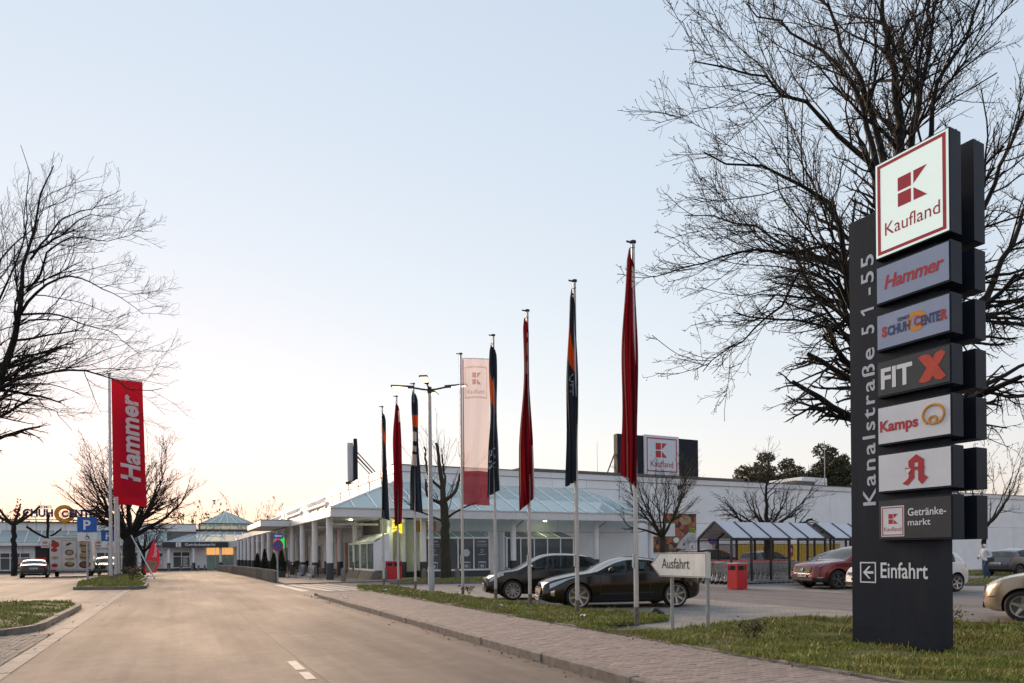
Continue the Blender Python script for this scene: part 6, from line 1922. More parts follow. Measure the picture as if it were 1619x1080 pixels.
    # wheels
    for xw in (wb / 2, -wb / 2):
        for sgn in (1, -1):
            y = sgn * (W / 2 - .015); rr = sp.get('rim_r', wr * .71)
            def P_(r, d): return (r, sgn * d)
            mb = MB()
            prof = [(rr - .01, -.16), (wr - .03, -.20), (wr - .006, -.17), (wr, -.10), (wr - .004, -.04), (wr - .03, .0), (rr + .025, .012), (rr, .005)]
            pp = [(r, sgn * d) for r, d in prof]
            mb.lathe(pp, (0, 0, 0), 32, 'y')
            if sgn < 0: mb.f = [f[::-1] for f in mb.f]
            wo = mb.build('wheel', M['rubber'], t, 40, loc=(xw, y, wr))
            mb = MB()
            mb.lathe([(rr, sgn * .004), (rr - .018, sgn * .002), (rr - .028, -sgn * .02), (rr - .03, -sgn * .16)], (0, 0, 0), 32, 'y')
            ns = sp.get('spokes', 10); ph0 = rnd.uniform(0, 1)
            for k in range(ns):
                a_ = 2 * PI * k / ns + ph0
                offs = (-.09, .09) if sp.get('twin') else (0,)
                for of in offs:
                    ca, sa = math.cos(a_), math.sin(a_); cb_, sb_ = math.cos(a_ + of), math.sin(a_ + of)
                    w0, w1 = sp.get('spoke_w', (.022, .014))
                    mb.hexa([(ca * .04 + sa * w0, -sgn * .05, sa * .04 - ca * w0), (cb_ * (rr - .015) + sb_ * w1, -sgn * .04, sb_ * (rr - .015) - cb_ * w1), (cb_ * (rr - .015) - sb_ * w1, -sgn * .04, sb_ * (rr - .015) + cb_ * w1), (ca * .04 - sa * w0, -sgn * .05, sa * .04 + ca * w0),
                             (ca * .04 + sa * w0, -sgn * .018, sa * .04 - ca * w0), (cb_ * (rr - .015) + sb_ * w1, -sgn * .003, sb_ * (rr - .015) - cb_ * w1), (cb_ * (rr - .015) - sb_ * w1, -sgn * .003, sb_ * (rr - .015) + cb_ * w1), (ca * .04 - sa * w0, -sgn * .018, sa * .04 + ca * w0)])
            mb.lathe([(.0, -sgn * .008), (.045, -sgn * .010), (.06, -sgn * .03)], (0, 0, 0), 14, 'y')
            mb.build('rim', sp.get('rim_m', M['rim']), wo, 40)
            mb = MB(); mb.lathe([(rr - .03, -sgn * .09), (0, -sgn * .09)], (0, 0, 0), 24, 'y'); mb.lathe([(rr * .62, -sgn * .075), (0, -sgn * .075)], (0, 0, 0), 20, 'y'); mb.build('brake_disc', M['rim_dark'], wo)
    return t

U1 = (1, 0, 0)
M['arch_silver'] = mat('arch_silver', (.50, .50, .52), .3, metal=.6, var=.04)
pt_black = paint('paint_black', (.005, .005, .005), .0, .12, 0)
pt_brown = paint('paint_dark', (.0065, .0058, .0056), .0, .12, 0)
pt_red = paint('paint_wine', (.16, .012, .018), .35, .28)
pt_beige = paint('paint_beige', (.36, .29, .21), .5, .30)
pt_silver = paint('paint_silver', (.27, .285, .31), .6, .30)
pt_grey = paint('paint_grey', (.030, .029, .031), .0, .2, 0)
pt_white = paint('paint_white', (.62, .62, .60), .0, .3)
pt_dgrey = paint('paint_graphite', (.07, .07, .078), .5, .3)

COUPE = dict(L=4.29, W=1.84, fo=.93, wb=2.61, wr=.335, paint=pt_brown, arch=True, rake=.16,
    top=[(0, .66), (.05, .70), (.2, .765), (.5, .845), (.9, .925), (1.20, .965), (1.34, .985), (1.42, 1.01), (2.02, 1.285), (2.3, 1.345), (2.55, 1.36), (2.85, 1.335), (3.2, 1.245), (3.6, 1.095), (3.84, 1.02), (4.05, .985), (4.2, .92), (4.29, .80)],
    belt=[(0, .60), (.3, .70), (.7, .81), (1.1, .875), (1.5, .905), (2.2, .925), (2.9, .96), (3.4, .985), (3.8, .975), (4.1, .92), (4.29, .76)],
    plan=[(0, .60), (.05, .70), (.16, .82), (.38, .925), (.75, .99), (1.1, .99), (1.8, .955), (2.4, .965), (3.0, 1.0), (3.5, 1.0), (3.9, .955), (4.15, .87), (4.25, .78), (4.29, .70)],
    sill=[(0, .24), (.25, .17), (.8, .16), (3.6, .18), (4.1, .26), (4.29, .34)],
    screen=[1.42, 2.02], rear=[2.95, 3.80], side=[(1.62, 2.74), (2.80, 3.25)], tumble=.46, seats=[2.35, 3.0], rim_r=.262, twin=True, spokes=7, spoke_w=(.016, .011), gap=.035,
    patches=[('headlight', 'headlamp', .16, .92, (5.9, 7.6), (8.0, 8.3), dict(ns=12)), ('tail_light', 'tail_lamp', 4.02, 4.24, (6.7, 6.0), (7.8, 7.6)),
             ('fog_lamp', 'chrome', .20, .30, (4.5, 4.3), (5.3, 5.4)), ('side_crease', 'car_trim', 1.5, 2.95, (4.15, 4.15), (4.3, 4.3), dict(off=.002, ns=14)), ('lower_lip', 'car_trim', .05, .5, (2.2, 2.2), (3.0, 3.0), dict(off=.004))],
    doors=[1.52, 2.84], handles=[2.62], mirror_m=M['black'],
    nose=[('grille', 'black', -.46, .46, .30, .56, dict(rnd_=.10, taper=.25)), ('grille_bar', 'chrome', -.45, .45, .525, .545, dict(d=.03, rnd_=.008)), ('grille_bar', 'chrome', -.40, .40, .395, .41, dict(d=.03, rnd_=.006)), ('grille_bar', 'chrome', -.38, .38, .34, .352, dict(d=.03, rnd_=.005)),
          ('badge', 'chrome', -.075, .075, .585, .70, dict(d=.02, rnd_=.03))], plate_z=.275, tail_plate_z=.5)
POLO = dict(L=3.97, W=1.68, fo=.83, wb=2.47, wr=.315, paint=pt_black,
    top=[(0, .70), (.05, .735), (.25, .83), (.6, .915), (.92, .965), (1.02, .985), (1.10, 1.02), (1.72, 1.36), (1.95, 1.43), (2.3, 1.462), (2.9, 1.445), (3.35, 1.385), (3.45, 1.35), (3.78, 1.02), (3.88, .94), (3.97, .80)],
    belt=[(0, .66), (.4, .83), (.9, .90), (1.6, .93), (2.6, .965), (3.3, .99), (3.7, .96), (3.97, .76)],
    screen=[1.10, 1.74], rear=[3.44, 3.78], side=[(1.36, 2.10), (2.16, 2.80), (2.88, 3.25)], tumble=.38, seats=[1.95, 2.8], rim_r=.235, spokes=10, spoke_w=(.014, .016),
    patches=[('headlight', 'headlamp', .08, .55, (5.8, 6.7), (7.9, 8.1)), ('tail_light', 'tail_lamp', 3.72, 3.9, (6.3, 6.2), (8.2, 7.8)), ('lower_lip', 'chrome', .06, .30, (2.9, 2.9), (3.15, 3.15), dict(off=.012)), ('fog_lamp', 'black', .16, .28, (4.2, 4.2), (5.0, 5.0))],
    doors=[1.18, 2.13, 2.95], handles=[1.92, 2.70], handle_m=pt_black, mirror_m=pt_black,
    nose=[('grille', 'black', -.50, .50, .60, .70, dict(rnd_=.03)), ('grille_bar', 'chrome', -.48, .48, .595, .61, dict(d=.03, rnd_=.006)), ('intake', 'black', -.55, .55, .26, .37, dict(rnd_=.03)), ('grille_bar', 'chrome', -.55, .55, .245, .258, dict(d=.03, rnd_=.005)), ('badge', 'chrome', -.055, .055, .60, .71, dict(d=.035, rnd_=.054))], plate_z=.47)
SUV = dict(L=4.55, W=1.84, fo=.92, wb=2.70, wr=.365, paint=pt_red, clad=True,
    top=[(0, .86), (.05, .91), (.2, .985), (.6, 1.055), (1.05, 1.10), (1.25, 1.115), (1.34, 1.15), (1.98, 1.53), (2.3, 1.625), (2.7, 1.66), (3.3, 1.64), (3.85, 1.56), (3.98, 1.51), (4.32, 1.18), (4.42, 1.08), (4.55, .92)],
    belt=[(0, .82), (.4, .96), (1.0, 1.03), (2.0, 1.07), (3.0, 1.10), (3.8, 1.13), (4.3, 1.08), (4.55, .88)],
    sill=[(0, .34), (.25, .27), (.8, .26), (4.0, .28), (4.3, .36), (4.55, .45)],
    screen=[1.34, 2.0], rear=[3.97, 4.32], side=[(1.62, 2.45), (2.51, 3.32), (3.40, 3.92)], tumble=.40, seats=[2.25, 3.15], rim_r=.265, spokes=5, twin=True, spoke_w=(.020, .013), rim_m=M['rim_dark'], gap=.06,
    patches=[('headlight', 'headlamp', .14, .60, (7.3, 7.6), (8.1, 7.95)), ('tail_light', 'tail_lamp', 4.2, 4.47, (6.7, 6.4), (7.9, 7.8)), ('fog_lamp', 'chrome', .10, .26, (3.9, 4.0), (4.2, 4.3), dict(off=.01))],
    doors=[1.42, 2.48, 3.45], handles=[2.22, 3.1], handle_m=pt_red, mirror_m=pt_red,
    nose=[('grille', 'black', -.52, .52, .62, .87, dict(rnd_=.08, taper=.18)), ('grille_bar', 'chrome', -.50, .50, .595, .618, dict(d=.03, rnd_=.01, taper=.0)), ('badge', 'chrome', -.075, .075, .69, .82, dict(d=.035, rnd_=.06)), ('intake', 'black', -.6, .6, .36, .47, dict(rnd_=.03))], plate_z=.53, tail_plate_z=.75)
import copy as _copy
def variant(base, **kw):
    d = dict(base); d.update(kw); return d
HATCH = variant(POLO, L=4.10, W=1.72, fo=.84, wb=2.56, wr=.315,
    top=[(0, .72), (.05, .76), (.25, .86), (.6, .955), (.92, 1.015), (1.0, 1.035), (1.08, 1.075), (1.75, 1.44), (2.0, 1.51), (2.4, 1.535), (3.0, 1.51), (3.5, 1.43), (3.6, 1.39), (3.90, 1.05), (4.0, .96), (4.10, .82)],
    belt=[(0, .68), (.4, .86), (.9, .94), (1.6, .97), (2.6, 1.0), (3.4, 1.03), (3.8, .99), (4.10, .78)],
    screen=[1.08, 1.78], rear=[3.58, 3.90], side=[(1.36, 2.15), (2.21, 2.95), (3.02, 3.38)], rim_r=.215, spokes=5, spoke_w=(.034, .022), doors=[1.2, 2.18, 3.05], handles=[1.95, 2.8],
    patches=[('headlight', 'headlamp', .12, .62, (7.2, 7.7), (9.0, 8.4)), ('tail_light', 'tail_lamp', 3.80, 4.0, (6.3, 6.2), (8.4, 7.9)), ('bumper_crease', 'car_trim', .05, .22, (4.9, 4.9), (5.05, 5.05), dict(off=.004))])
SEDAN = variant(POLO, L=4.90, W=1.85, fo=.84, wb=2.94, wr=.335,
    top=[(0, .70), (.05, .74), (.3, .83), (.9, .94), (1.4, 1.0), (1.5, 1.03), (2.15, 1.36), (2.5, 1.445), (2.9, 1.46), (3.4, 1.42), (3.7, 1.34), (4.25, 1.10), (4.4, 1.07), (4.72, 1.05), (4.84, .98), (4.90, .84)],
    belt=[(0, .66), (.5, .82), (1.2, .91), (2.2, .95), (3.6, .99), (4.4, .99), (4.75, .95), (4.90, .78)],
    screen=[1.5, 2.16], rear=[3.62, 4.22], side=[(1.8, 2.6), (2.66, 3.45)], doors=[1.7, 2.63, 3.6], handles=[2.4, 3.25], seats=[2.4, 3.3], rim_r=.25,
    patches=[('headlight', 'headlamp', .1, .5, (7.0, 7.4), (8.3, 8.0)), ('tail_light', 'tail_lamp', 4.58, 4.86, (6.6, 6.4), (7.8, 7.9), dict(off=.01))], tail=[('tail_light', 'tail_lamp', -.68, -.42, .80, .92), ('tail_light', 'tail_lamp', .42, .68, .80, .92), ('chrome_strip', 'chrome', -.6, .6, .36, .375)], tail_plate_z=.76)
def h2(d): return R(d)
build_car('coupe', 'black two-door coupe with silver roof arch behind the exit sign', (10.83, 15.52, 0), h2(161), COUPE)
build_car('hatchback', 'black hatchback parked beyond the coupe, chrome strip in its nose', (10.80, 19.50, 0), h2(162), POLO)
build_car('suv', 'dark red SUV with large dark grille left of the pylon', (23.75, 18.2, 0), h2(168), SUV)
kia = variant(SUV, clad=True)
build_car('suv', 'dark red SUV behind the trolley shelter, facing right', (24.6, 26.9, 0), h2(-3), variant(SUV, rim_m=M['rim']))
build_car('hatchback', 'dark car with yellow reflections parked behind the trolley shelter', (33.6, 31.8, 0), h2(2), variant(HATCH, paint=pt_dgrey, handle_m=pt_dgrey, mirror_m=pt_dgrey))
build_car('hatchback', 'pale hatchback nose showing between red SUV and pylon', (22.95, 15.4, 0), h2(170), variant(HATCH, paint=pt_white, handle_m=pt_white, mirror_m=pt_white, nose=POLO['nose']))
build_car('hatchback', 'beige hatchback with five-spoke wheels cut by the right edge', (16.2, 6.78, 0), h2(112), variant(HATCH, fo=.70, paint=pt_beige, handle_m=pt_beige, mirror_m=M['black'], nose=POLO['nose']))
build_car('hatchback', 'silver car tail showing just right of the pylon', (25.6, 20.2, -.0), h2(172), variant(HATCH, paint=pt_silver, handle_m=pt_silver, mirror_m=pt_silver))
build_car('suv', 'dark grey compact SUV seen from behind near the right edge', (42.9, 22.2, gz(42, 22)), h2(-3), variant(SUV, L=4.12, W=1.78, paint=pt_dgrey, clad=False, handle_m=pt_dgrey, mirror_m=pt_dgrey, fo=.84, wb=2.6, wr=.34,
    top=[(0, .8), (.05, .85), (.2, .92), (.6, 1.0), (.95, 1.05), (1.08, 1.07), (1.16, 1.11), (1.8, 1.47), (2.1, 1.55), (2.5, 1.57), (3.1, 1.52), (3.55, 1.43), (3.65, 1.39), (3.93, 1.08), (4.03, .98), (4.12, .84)],
    belt=[(0, .76), (.4, .90), (1.0, .98), (2.0, 1.02), (3.0, 1.07), (3.5, 1.10), (3.9, 1.02), (4.12, .8)], sill=[(0, .32), (.25, .25), (.8, .24), (3.6, .26), (3.9, .34), (4.12, .42)],
    screen=[1.16, 1.82], rear=[3.64, 3.93], side=[(1.42, 2.2), (2.26, 3.0), (3.06, 3.4)], doors=[1.3, 2.23, 3.1], handles=[2.0, 2.85], rim_r=.235, patches=[('headlight', 'headlamp', .14, .60, (7.3, 7.6), (8.1, 7.95)), ('tail_light', 'tail_lamp', 3.70, 4.02, (6.8, 6.6), (7.8, 7.8))]))
build_car('sedan', 'grey saloon seen from behind left of the food trailer', (-10.3, 66.0, gz(-10, 66)), h2(97), variant(SEDAN, paint=pt_grey, handle_m=pt_grey, mirror_m=pt_grey))
build_car('suv', 'silver SUV facing the camera right of the food trailer', (-5.9, 72.0, gz(-6, 72)), h2(-97), variant(SUV, paint=pt_silver, clad=True, handle_m=pt_silver, mirror_m=pt_silver, rim_m=M['rim']))

# ---- food trailer
M['trailer'] = mat('trailer_wrap', (.60, .58, .57), .4, var=.08, scale=1.2, dirt=.1)
ft = thing('food_trailer', 'white food trailer printed with burgers and plates, rear door towards the camera', 'trailer', (-7.75, 65.4, gz(-7.7, 65)), R(3))
mb = MB(); mb.cbox(-1.45, 1.45, 0, 5.2, .62, 3.18, .06); mb.build('trailer_box', M['trailer'], ft)
mb = MB(); mb.cbox(-1.5, 1.5, -.04, 5.24, 3.16, 3.28, .03); mb.build('roof', M['aluminium'], ft)
mb = MB(); mb.cbox(-.6, .9, .5, 1.0, 3.28, 3.42, .03); mb.build('roof_hatch', M['galvanised'], ft)
mb = MB(); mb.box(-1.45, 1.45, -.06, .1, .48, .62); mb.box(-1.4, 1.4, .1, 5, .45, .6); mb.build('chassis', M['galvanised'], ft)
mb = MB(); mb.box(-1.36, -1.05, -.09, -.06, .5, .6); mb.box(1.05, 1.36, -.09, -.06, .5, .6); mb.build('tail_light', M['tail_lamp'], ft)
for x in (-1.15, 1.15):
    for y in (1.8, 2.5):
        mb = MB(); mb.lathe([(0, -.1), (.2, -.11), (.3, -.09), (.31, 0), (.3, .09), (.2, .11), (0, .1)], (x, y, .31), 18, 'x'); mb.build('wheel', M['rubber'], ft, 40)
dr = MB(); dr.cbox(-.62, .38, -.035, 0, .72, 2.95, .01); do_ = dr.build('door', M['trailer'], ft)
mb = MB()
for x in (-.64, .38): mb.box(x, x + .02, -.012, .0, .70, 2.97)
mb.box(-.62, .38, -.012, 0, 2.955, 2.975); mb.box(.30, .34, -.06, -.035, 1.5, 1.9); mb.build('door_joint', M['dark_steel'], ft)
def food(cx, cz, r, m, sy=.6, par=ft, y=-.002): 
    mb = MB(); ring_sheet(mb, (cx, y, cz), U, V_, 0, r, 18, .006, sy=sy); return mb.build('food_print', M[m], par)
M['dish'] = mat('dish', (.05, .04, .035), .4, var=.2); M['meat'] = mat('meat', (.22, .08, .03), .5, var=.4, scale=10); M['salad'] = mat('salad', (.10, .16, .03), .5, var=.4, scale=10); M['tomato'] = mat('tomato', (.40, .03, .02), .4, var=.2)
def burger(cx, cz, r, y=-.002):
    for dz, m, sy in ((-.16, 'bread', .32), (-.05, 'meat', .25), (.02, 'salad', .2), (.14, 'bread', .5)):
        mb = MB(); ring_sheet(mb, (cx, y - .002 * (1 + dz), cz + dz * r / .3), U, V_, 0, r, 16, .006, sy=sy); mb.build('food_print', M[m], ft)
for z in (2.6, 1.62): burger(.92, z, .36)
for z in (2.1,): burger(.98, z, .33)
food(.92, .98, .40, 'dish', .75); food(.92, .98, .28, 'meat', .7, y=-.006)
food(-.12, 1.98, .30, 'dish', .8, y=-.037); food(-.12, 1.98, .22, 'bread', .75, y=-.041); food(-.12, 1.02, .36, 'meat', .6, y=-.037); food(-.05, 1.1, .2, 'grape', .6, y=-.041); food(-.1, 1.45, .34, 'bread', .3, y=-.037)
food(-1.08, 2.62, .28, 'tomato', .9); food(-1.15, 2.2, .22, 'tomato', .8); food(-1.1, 1.55, .25, 'bread', .5); food(-1.12, .95, .22, 'tomato', .7); food(-1.2, 2.9, .15, 'salad', .6)
mb = MB(); poly_sheet(mb, (-.2, -.035, 2.5), U, V_, [(-.15, 0), (.0, .05), (.25, .2), (.2, .28), (.12, .22), (.1, .35), (-.02, .2), (-.12, .22)], .006); mb.build('cow_emblem', M['black'], do_)
for x, w_ in ((-2.0, .52), (1.62, .6)):
    sgx = thing('banner_board', 'small printed food board hung at the %s edge of the food trailer' % ('left' if x < 0 else 'right'), 'sign', (-7.75 + x, 65.2, 2.3))
    mb = MB(); mb.cbox(0, w_, 0, .03, 0, .75, .005); mb.build('board', M['print_white'], sgx)
    mb = MB(); ring_sheet(mb, (w_ / 2, 0, .42), U, V_, 0, .2, 14, .006, sy=.5); mb.build('food_print', M['bread'], sgx)
    mb = MB(); rect_sheet(mb, (.06, 0, .1), U, V_, w_ - .12, .08, .006); mb.build('lettering', M['letter_red'], sgx)
# ================================================================== TREES AND PLANTS
def resample(P, K):
    """(N, M, 3) polylines to (N, K, 3) along a smooth curve"""
    out = []
    for p in P:
        p = np.array(p, float)
        d = np.r_[0, np.cumsum(np.linalg.norm(np.diff(p, axis=0), axis=1))]
        t = np.linspace(0, d[-1], K)
        if len(p) > 2:
            m = np.gradient(p, d, axis=0)
            i = np.clip(np.searchsorted(d, t, 'right') - 1, 0, len(p) - 2)
            h = (d[i + 1] - d[i])[:, None]; u = ((t - d[i]) / (d[i + 1] - d[i]))[:, None]
            q = (1 + 2 * u) * (1 - u) ** 2 * p[i] + u * (1 - u) ** 2 * h * m[i] + u * u * (3 - 2 * u) * p[i + 1] + u * u * (u - 1) * h * m[i + 1]
        else:
            q = np.stack([np.interp(t, d, p[:, k]) for k in range(3)], 1)
        out.append(q)
    return np.array(out)


def spawn(rs, P, Rd, dens, tmin, lrange, lfac, ang, up, wander, K, rr, rmin, out=None, outw=0.0):
    """side branches for a batch of branches P (N, K0, 3) with radii Rd (N, K0)"""
    N, K0, _ = P.shape
    seg = np.linalg.norm(np.diff(P, axis=1), axis=2); Ln = seg.sum(1)
    cnt = np.floor(Ln * (1 - tmin) * dens + rs.random(N)).astype(int)
    idx = np.repeat(np.arange(N), cnt)
    if len(idx) == 0: return np.zeros((0, K, 3)), np.zeros((0, K))
    t = tmin + (1 - tmin) * rs.random(len(idx)) ** .85
    f = t * (K0 - 1); i = np.minimum(f.astype(int), K0 - 2); u = (f - i)[:, None]
    pos = P[idx, i] * (1 - u) + P[idx, i + 1] * u
    tan = P[idx, i + 1] - P[idx, i]; tan /= np.linalg.norm(tan, axis=1, keepdims=True) + 1e-9
    rad0 = Rd[idx, i] * (1 - u[:, 0]) + Rd[idx, i + 1] * u[:, 0]
    rv = rs.normal(size=(len(idx), 3))
    if out is not None: rv += outw * (pos - np.array(out)) / (np.linalg.norm(pos - np.array(out), axis=1, keepdims=True) + 1e-9) * 1.5
    perp = rv - tan * (rv * tan).sum(1, keepdims=True); perp /= np.linalg.norm(perp, axis=1, keepdims=True) + 1e-9
    a = np.radians(rs.uniform(ang[0], ang[1], len(idx)))[:, None]
    d = tan * np.cos(a) + perp * np.sin(a)
    ln = np.clip(Ln[idx] * lfac * (1 - .55 * t) * rs.uniform(.55, 1.25, len(idx)), lrange[0], lrange[1])
    pts = np.zeros((len(idx), K, 3)); pts[:, 0] = pos
    for k in range(1, K):
        d = d + rs.normal(size=d.shape) * wander; d[:, 2] += up * (1.0 if k > 1 else .3)
        d /= np.linalg.norm(d, axis=1, keepdims=True)
        pts[:, k] = pts[:, k - 1] + d * (ln / (K - 1))[:, None]
    r0 = np.maximum(rad0 * rr, rmin)
    rad = r0[:, None] * np.linspace(1, .4, K)[None, :]
    return pts, np.maximum(rad, rmin * .75)


def tubes(P, Rd, n):
    """batch of tubes as vertex and quad arrays"""
    N, K, _ = P.shape
    if N == 0: return np.zeros((0, 3)), np.zeros((0, 4), int)
    T = np.gradient(P, axis=1); T /= np.linalg.norm(T, axis=2, keepdims=True) + 1e-9
    ref = np.where(np.abs(T[:, :1, 2:3]) < .9, np.array([0, 0, 1.]), np.array([1., 0, 0]))
    X = np.cross(T, np.broadcast_to(ref, T.shape)); X /= np.linalg.norm(X, axis=2, keepdims=True) + 1e-9
    Y = np.cross(T, X)
    a = 2 * PI * np.arange(n) / n
    V = P[:, :, None, :] + (X[:, :, None, :] * np.cos(a)[None, None, :, None] + Y[:, :, None, :] * np.sin(a)[None, None, :, None]) * Rd[:, :, None, None]
    b = np.arange(N)[:, None, None] * K * n; k = np.arange(K - 1)[None, :, None] * n; j = np.arange(n)[None, None, :]; j2 = (j + 1) % n
    F = np.stack([b + k + j, b + k + j2, b + k + n + j2, b + k + n + j], -1).reshape(-1, 4)
    return V.reshape(-1, 3), F


def np_mesh(name, V, F, mats, parent=None, mi=None, smooth=True, loc=None):
    me = bpy.data.meshes.new(name)
    F = np.asarray(F); k = F.shape[1]
    me.vertices.add(len(V)); me.vertices.foreach_set('co', np.ascontiguousarray(V, np.float32).ravel())
    me.loops.add(F.size); me.loops.foreach_set('vertex_index', F.astype(np.int32).ravel())
    me.polygons.add(len(F)); me.polygons.foreach_set('loop_start', np.arange(0, F.size, k, dtype=np.int32))
    me.polygons.foreach_set('loop_total', np.full(len(F), k, np.int32))
    for m in (mats if isinstance(mats, (list, tuple)) else [mats]): me.materials.append(m)
    if mi is not None: me.polygons.foreach_set('material_index', np.asarray(mi, np.int32))
    if smooth: me.polygons.foreach_set('use_smooth', np.ones(len(F), bool))
    me.update(calc_edges=True)
    return link(name, me, parent, loc)


def merge(parts):
    V = []; F = []; n = 0
    for v, f in parts:
        if len(v) == 0: continue
        V.append(v); F.append(f + n); n += len(v)
    return np.concatenate(V), np.concatenate(F)


def buds_mesh(rs, P, per, size):
    """tiny folded buds along and at the tips of the twigs"""
    N, K, _ = P.shape
    idx = np.repeat(np.arange(N), per); f = rs.uniform(.4, 1, len(idx)) * (K - 1); f[::per] = K - 1.001
    i = np.minimum(f.astype(int), K - 2); u = (f - i)[:, None]
    c = P[idx, i] * (1 - u) + P[idx, i + 1] * u
    a = rs.normal(size=c.shape); a /= np.linalg.norm(a, axis=1, keepdims=True); b = np.cross(a, rs.normal(size=c.shape)); b /= np.linalg.norm(b, axis=1, keepdims=True)
    s = size * rs.uniform(.6, 1.4, (len(c), 1))
    V = np.stack([c - b * s * .5, c + a * s, c + b * s * .5, c - a * s * .4], 1).reshape(-1, 3)
    F = np.arange(len(V)).reshape(-1, 4)
    return V, F


def bare_tree(name, label, base, limbs, seed, lv, group=None, bark='bark', buds=(0, .02), bud_m='bud', cat='tree', thin=1.0, cap=99.0):
    """limbs: list of (points, r0, r1); lv: one dict per branch level"""
    rs = np.random.default_rng(seed)
    base = np.array(base, float)
    t = thing(name, label, cat, tuple(base), 0, group)
    P0 = resample([np.array(l[0]) - base for l in limbs], 14)
    # slight crookedness of the limbs
    for q in range(len(P0)):
        amp = .012 * np.linalg.norm(P0[q, -1] - P0[q, 0])
        w_ = rs.normal(size=(14, 3)) * amp; w_[0] = 0; w_[:, 2] *= .5
        P0[q] += w_ * np.linspace(.2, 1, 14)[:, None]
    R0 = np.array([np.linspace((l[1] * (thin if i else 1)) ** .5, (l[2] * thin) ** .5, 14) ** 2 for i, l in enumerate(limbs)])
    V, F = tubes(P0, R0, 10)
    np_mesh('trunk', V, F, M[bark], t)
    out = P0[0, 0] + np.array([0, 0, P0[:, :, 2].max() * .45])
    # continue tips of the limbs
    P, Rd = P0, R0
    meshes = []; twigs = []
    for k, L in enumerate(lv):
        C1, Q1 = spawn(rs, P, Rd, L['d'], L.get('t', .15), L['l'], L['f'], L['a'], L.get('up', .03), L.get('w', .12), L.get('K', 5), L.get('rr', .55), L['r'], out, L.get('out', .8))
        if k == 0 and len(C1):
            # leave the lowest trunk bare
            keep = C1[:, 0, 2] > lv[0].get('zmin', 0)
            C1, Q1 = C1[keep], Q1[keep]
        if len(C1):
            keep = C1[:, -1, 2] + base[2] < cap * (1 + .03 * rs.normal(size=len(C1)))
            C1, Q1 = C1[keep], Q1[keep]
        sides = L.get('n', 3)
        (meshes if k == 0 else twigs).append(tubes(C1, Q1, sides))
        P, Rd = C1, Q1
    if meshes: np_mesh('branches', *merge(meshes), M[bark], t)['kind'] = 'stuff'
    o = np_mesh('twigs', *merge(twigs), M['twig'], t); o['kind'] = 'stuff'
    if buds[0]:
        o = np_mesh('buds', *buds_mesh(rs, P, buds[0], buds[1]), M[bud_m], t, smooth=False); o['kind'] = 'stuff'
    return t, P


B_ = (13.4, 9.02, .15)
T1 = [([(13.45, 8.99, .0), (13.4, 9.02, 2.1), (13.4, 9.02, 3.66), (13.39, 9.03, 4.95), (13.39, 9.03, 6.51), (13.38, 9.04, 8.46)], .34, .15),
      ([(13.39, 9.03, 4.2), (12.46, 9.25, 4.91), (12.03, 9.22, 6.91), (11.63, 9.18, 8.02), (11.09, 9.2, 8.37), (10.49, 9.26, 8.5), (9.47, 9.52, 8.64), (8.58, 9.72, 8.73)], .13, .015),
      ([(13.39, 9.03, 7.55), (12.87, 9.13, 9.17), (12.25, 9.27, 9.49), (11.64, 9.41, 9.95), (11.12, 9.51, 10.24), (10.59, 9.61, 10.46), (9.88, 9.8, 10.66), (8.94, 10.1, 10.76)], .10, .014),
      ([(13.38, 9.04, 8.46), (13.44, 9.14, 10.83), (13.43, 9.29, 11.72), (13.48, 9.4, 12.64), (13.57, 9.5, 13.95)], .145, .03),
      ([(13.37, 9.04, 8.33), (13.77, 9.07, 9.84), (14.08, 9.14, 10.85), (14.42, 9.19, 11.73), (14.74, 9.26, 12.87), (15.2, 9.26, 14.51)], .11, .02),
      ([(13.39, 9.03, 7.29), (13.76, 8.63, 9.83), (13.57, 8.5, 10.64), (13.82, 8.15, 11.26), (14.03, 7.83, 12.08), (14.15, 7.55, 12.63)], .10, .02),
      ([(12.21, 9.39, 6.6), (11.89, 9.37, 7.52), (11.0, 9.62, 7.38), (10.05, 9.91, 7.32), (9.13, 10.18, 7.04), (8.15, 10.49, 6.68)], .06, .010),
      ([(12.26, 9.36, 6.0), (11.9, 9.47, 6.75), (11.36, 9.67, 7.07), (10.75, 9.9, 6.28), (9.87, 10.26, 5.5), (9.34, 10.46, 5.03)], .06, .010),
      ([(12.6, 9.3, 4.8), (12.13, 9.35, 5.53), (11.51, 9.36, 5.0), (10.75, 9.44, 4.34)], .05, .010),
      ([(13.38, 9.04, 3.79), (14.71, 8.53, 4.64), (15.22, 8.41, 4.92), (16.04, 8.15, 5.32), (17.16, 7.74, 5.58)], .12, .02),
      ([(13.39, 9.03, 4.95), (14.7, 8.5, 6.27), (15.19, 8.37, 6.76), (15.63, 8.27, 7.66), (16.01, 8.19, 8.36), (16.59, 8.02, 9.35)], .15, .03),
      ([(13.4, 9.03, 5.99), (14.54, 8.1, 6.88), (14.68, 7.66, 6.84), (15.29, 6.99, 7.08)], .09, .015),
      ([(13.39, 9.03, 6.9), (14.77, 8.22, 8.38), (15.05, 7.94, 9.33), (15.24, 7.71, 10.14), (15.57, 7.41, 10.93)], .10, .02),
      ([(13.37, 9.04, 8.33), (12.99, 9.64, 11.31), (12.97, 10.07, 12.53), (12.93, 10.51, 13.66), (13.0, 10.89, 14.83)], .10, .02),
      ([(13.0, 9.22, 9.0), (12.53, 9.59, 11.15), (12.17, 9.91, 11.9), (11.57, 10.34, 12.53), (10.95, 10.78, 13.04)], .08, .015),
      ([(13.4, 9.03, 5.47), (13.36, 9.38, 6.62), (12.43, 10.17, 6.88), (11.82, 10.8, 8.24), (11.05, 11.51, 8.81), (10.5, 12.12, 9.11)], .10, .012)]
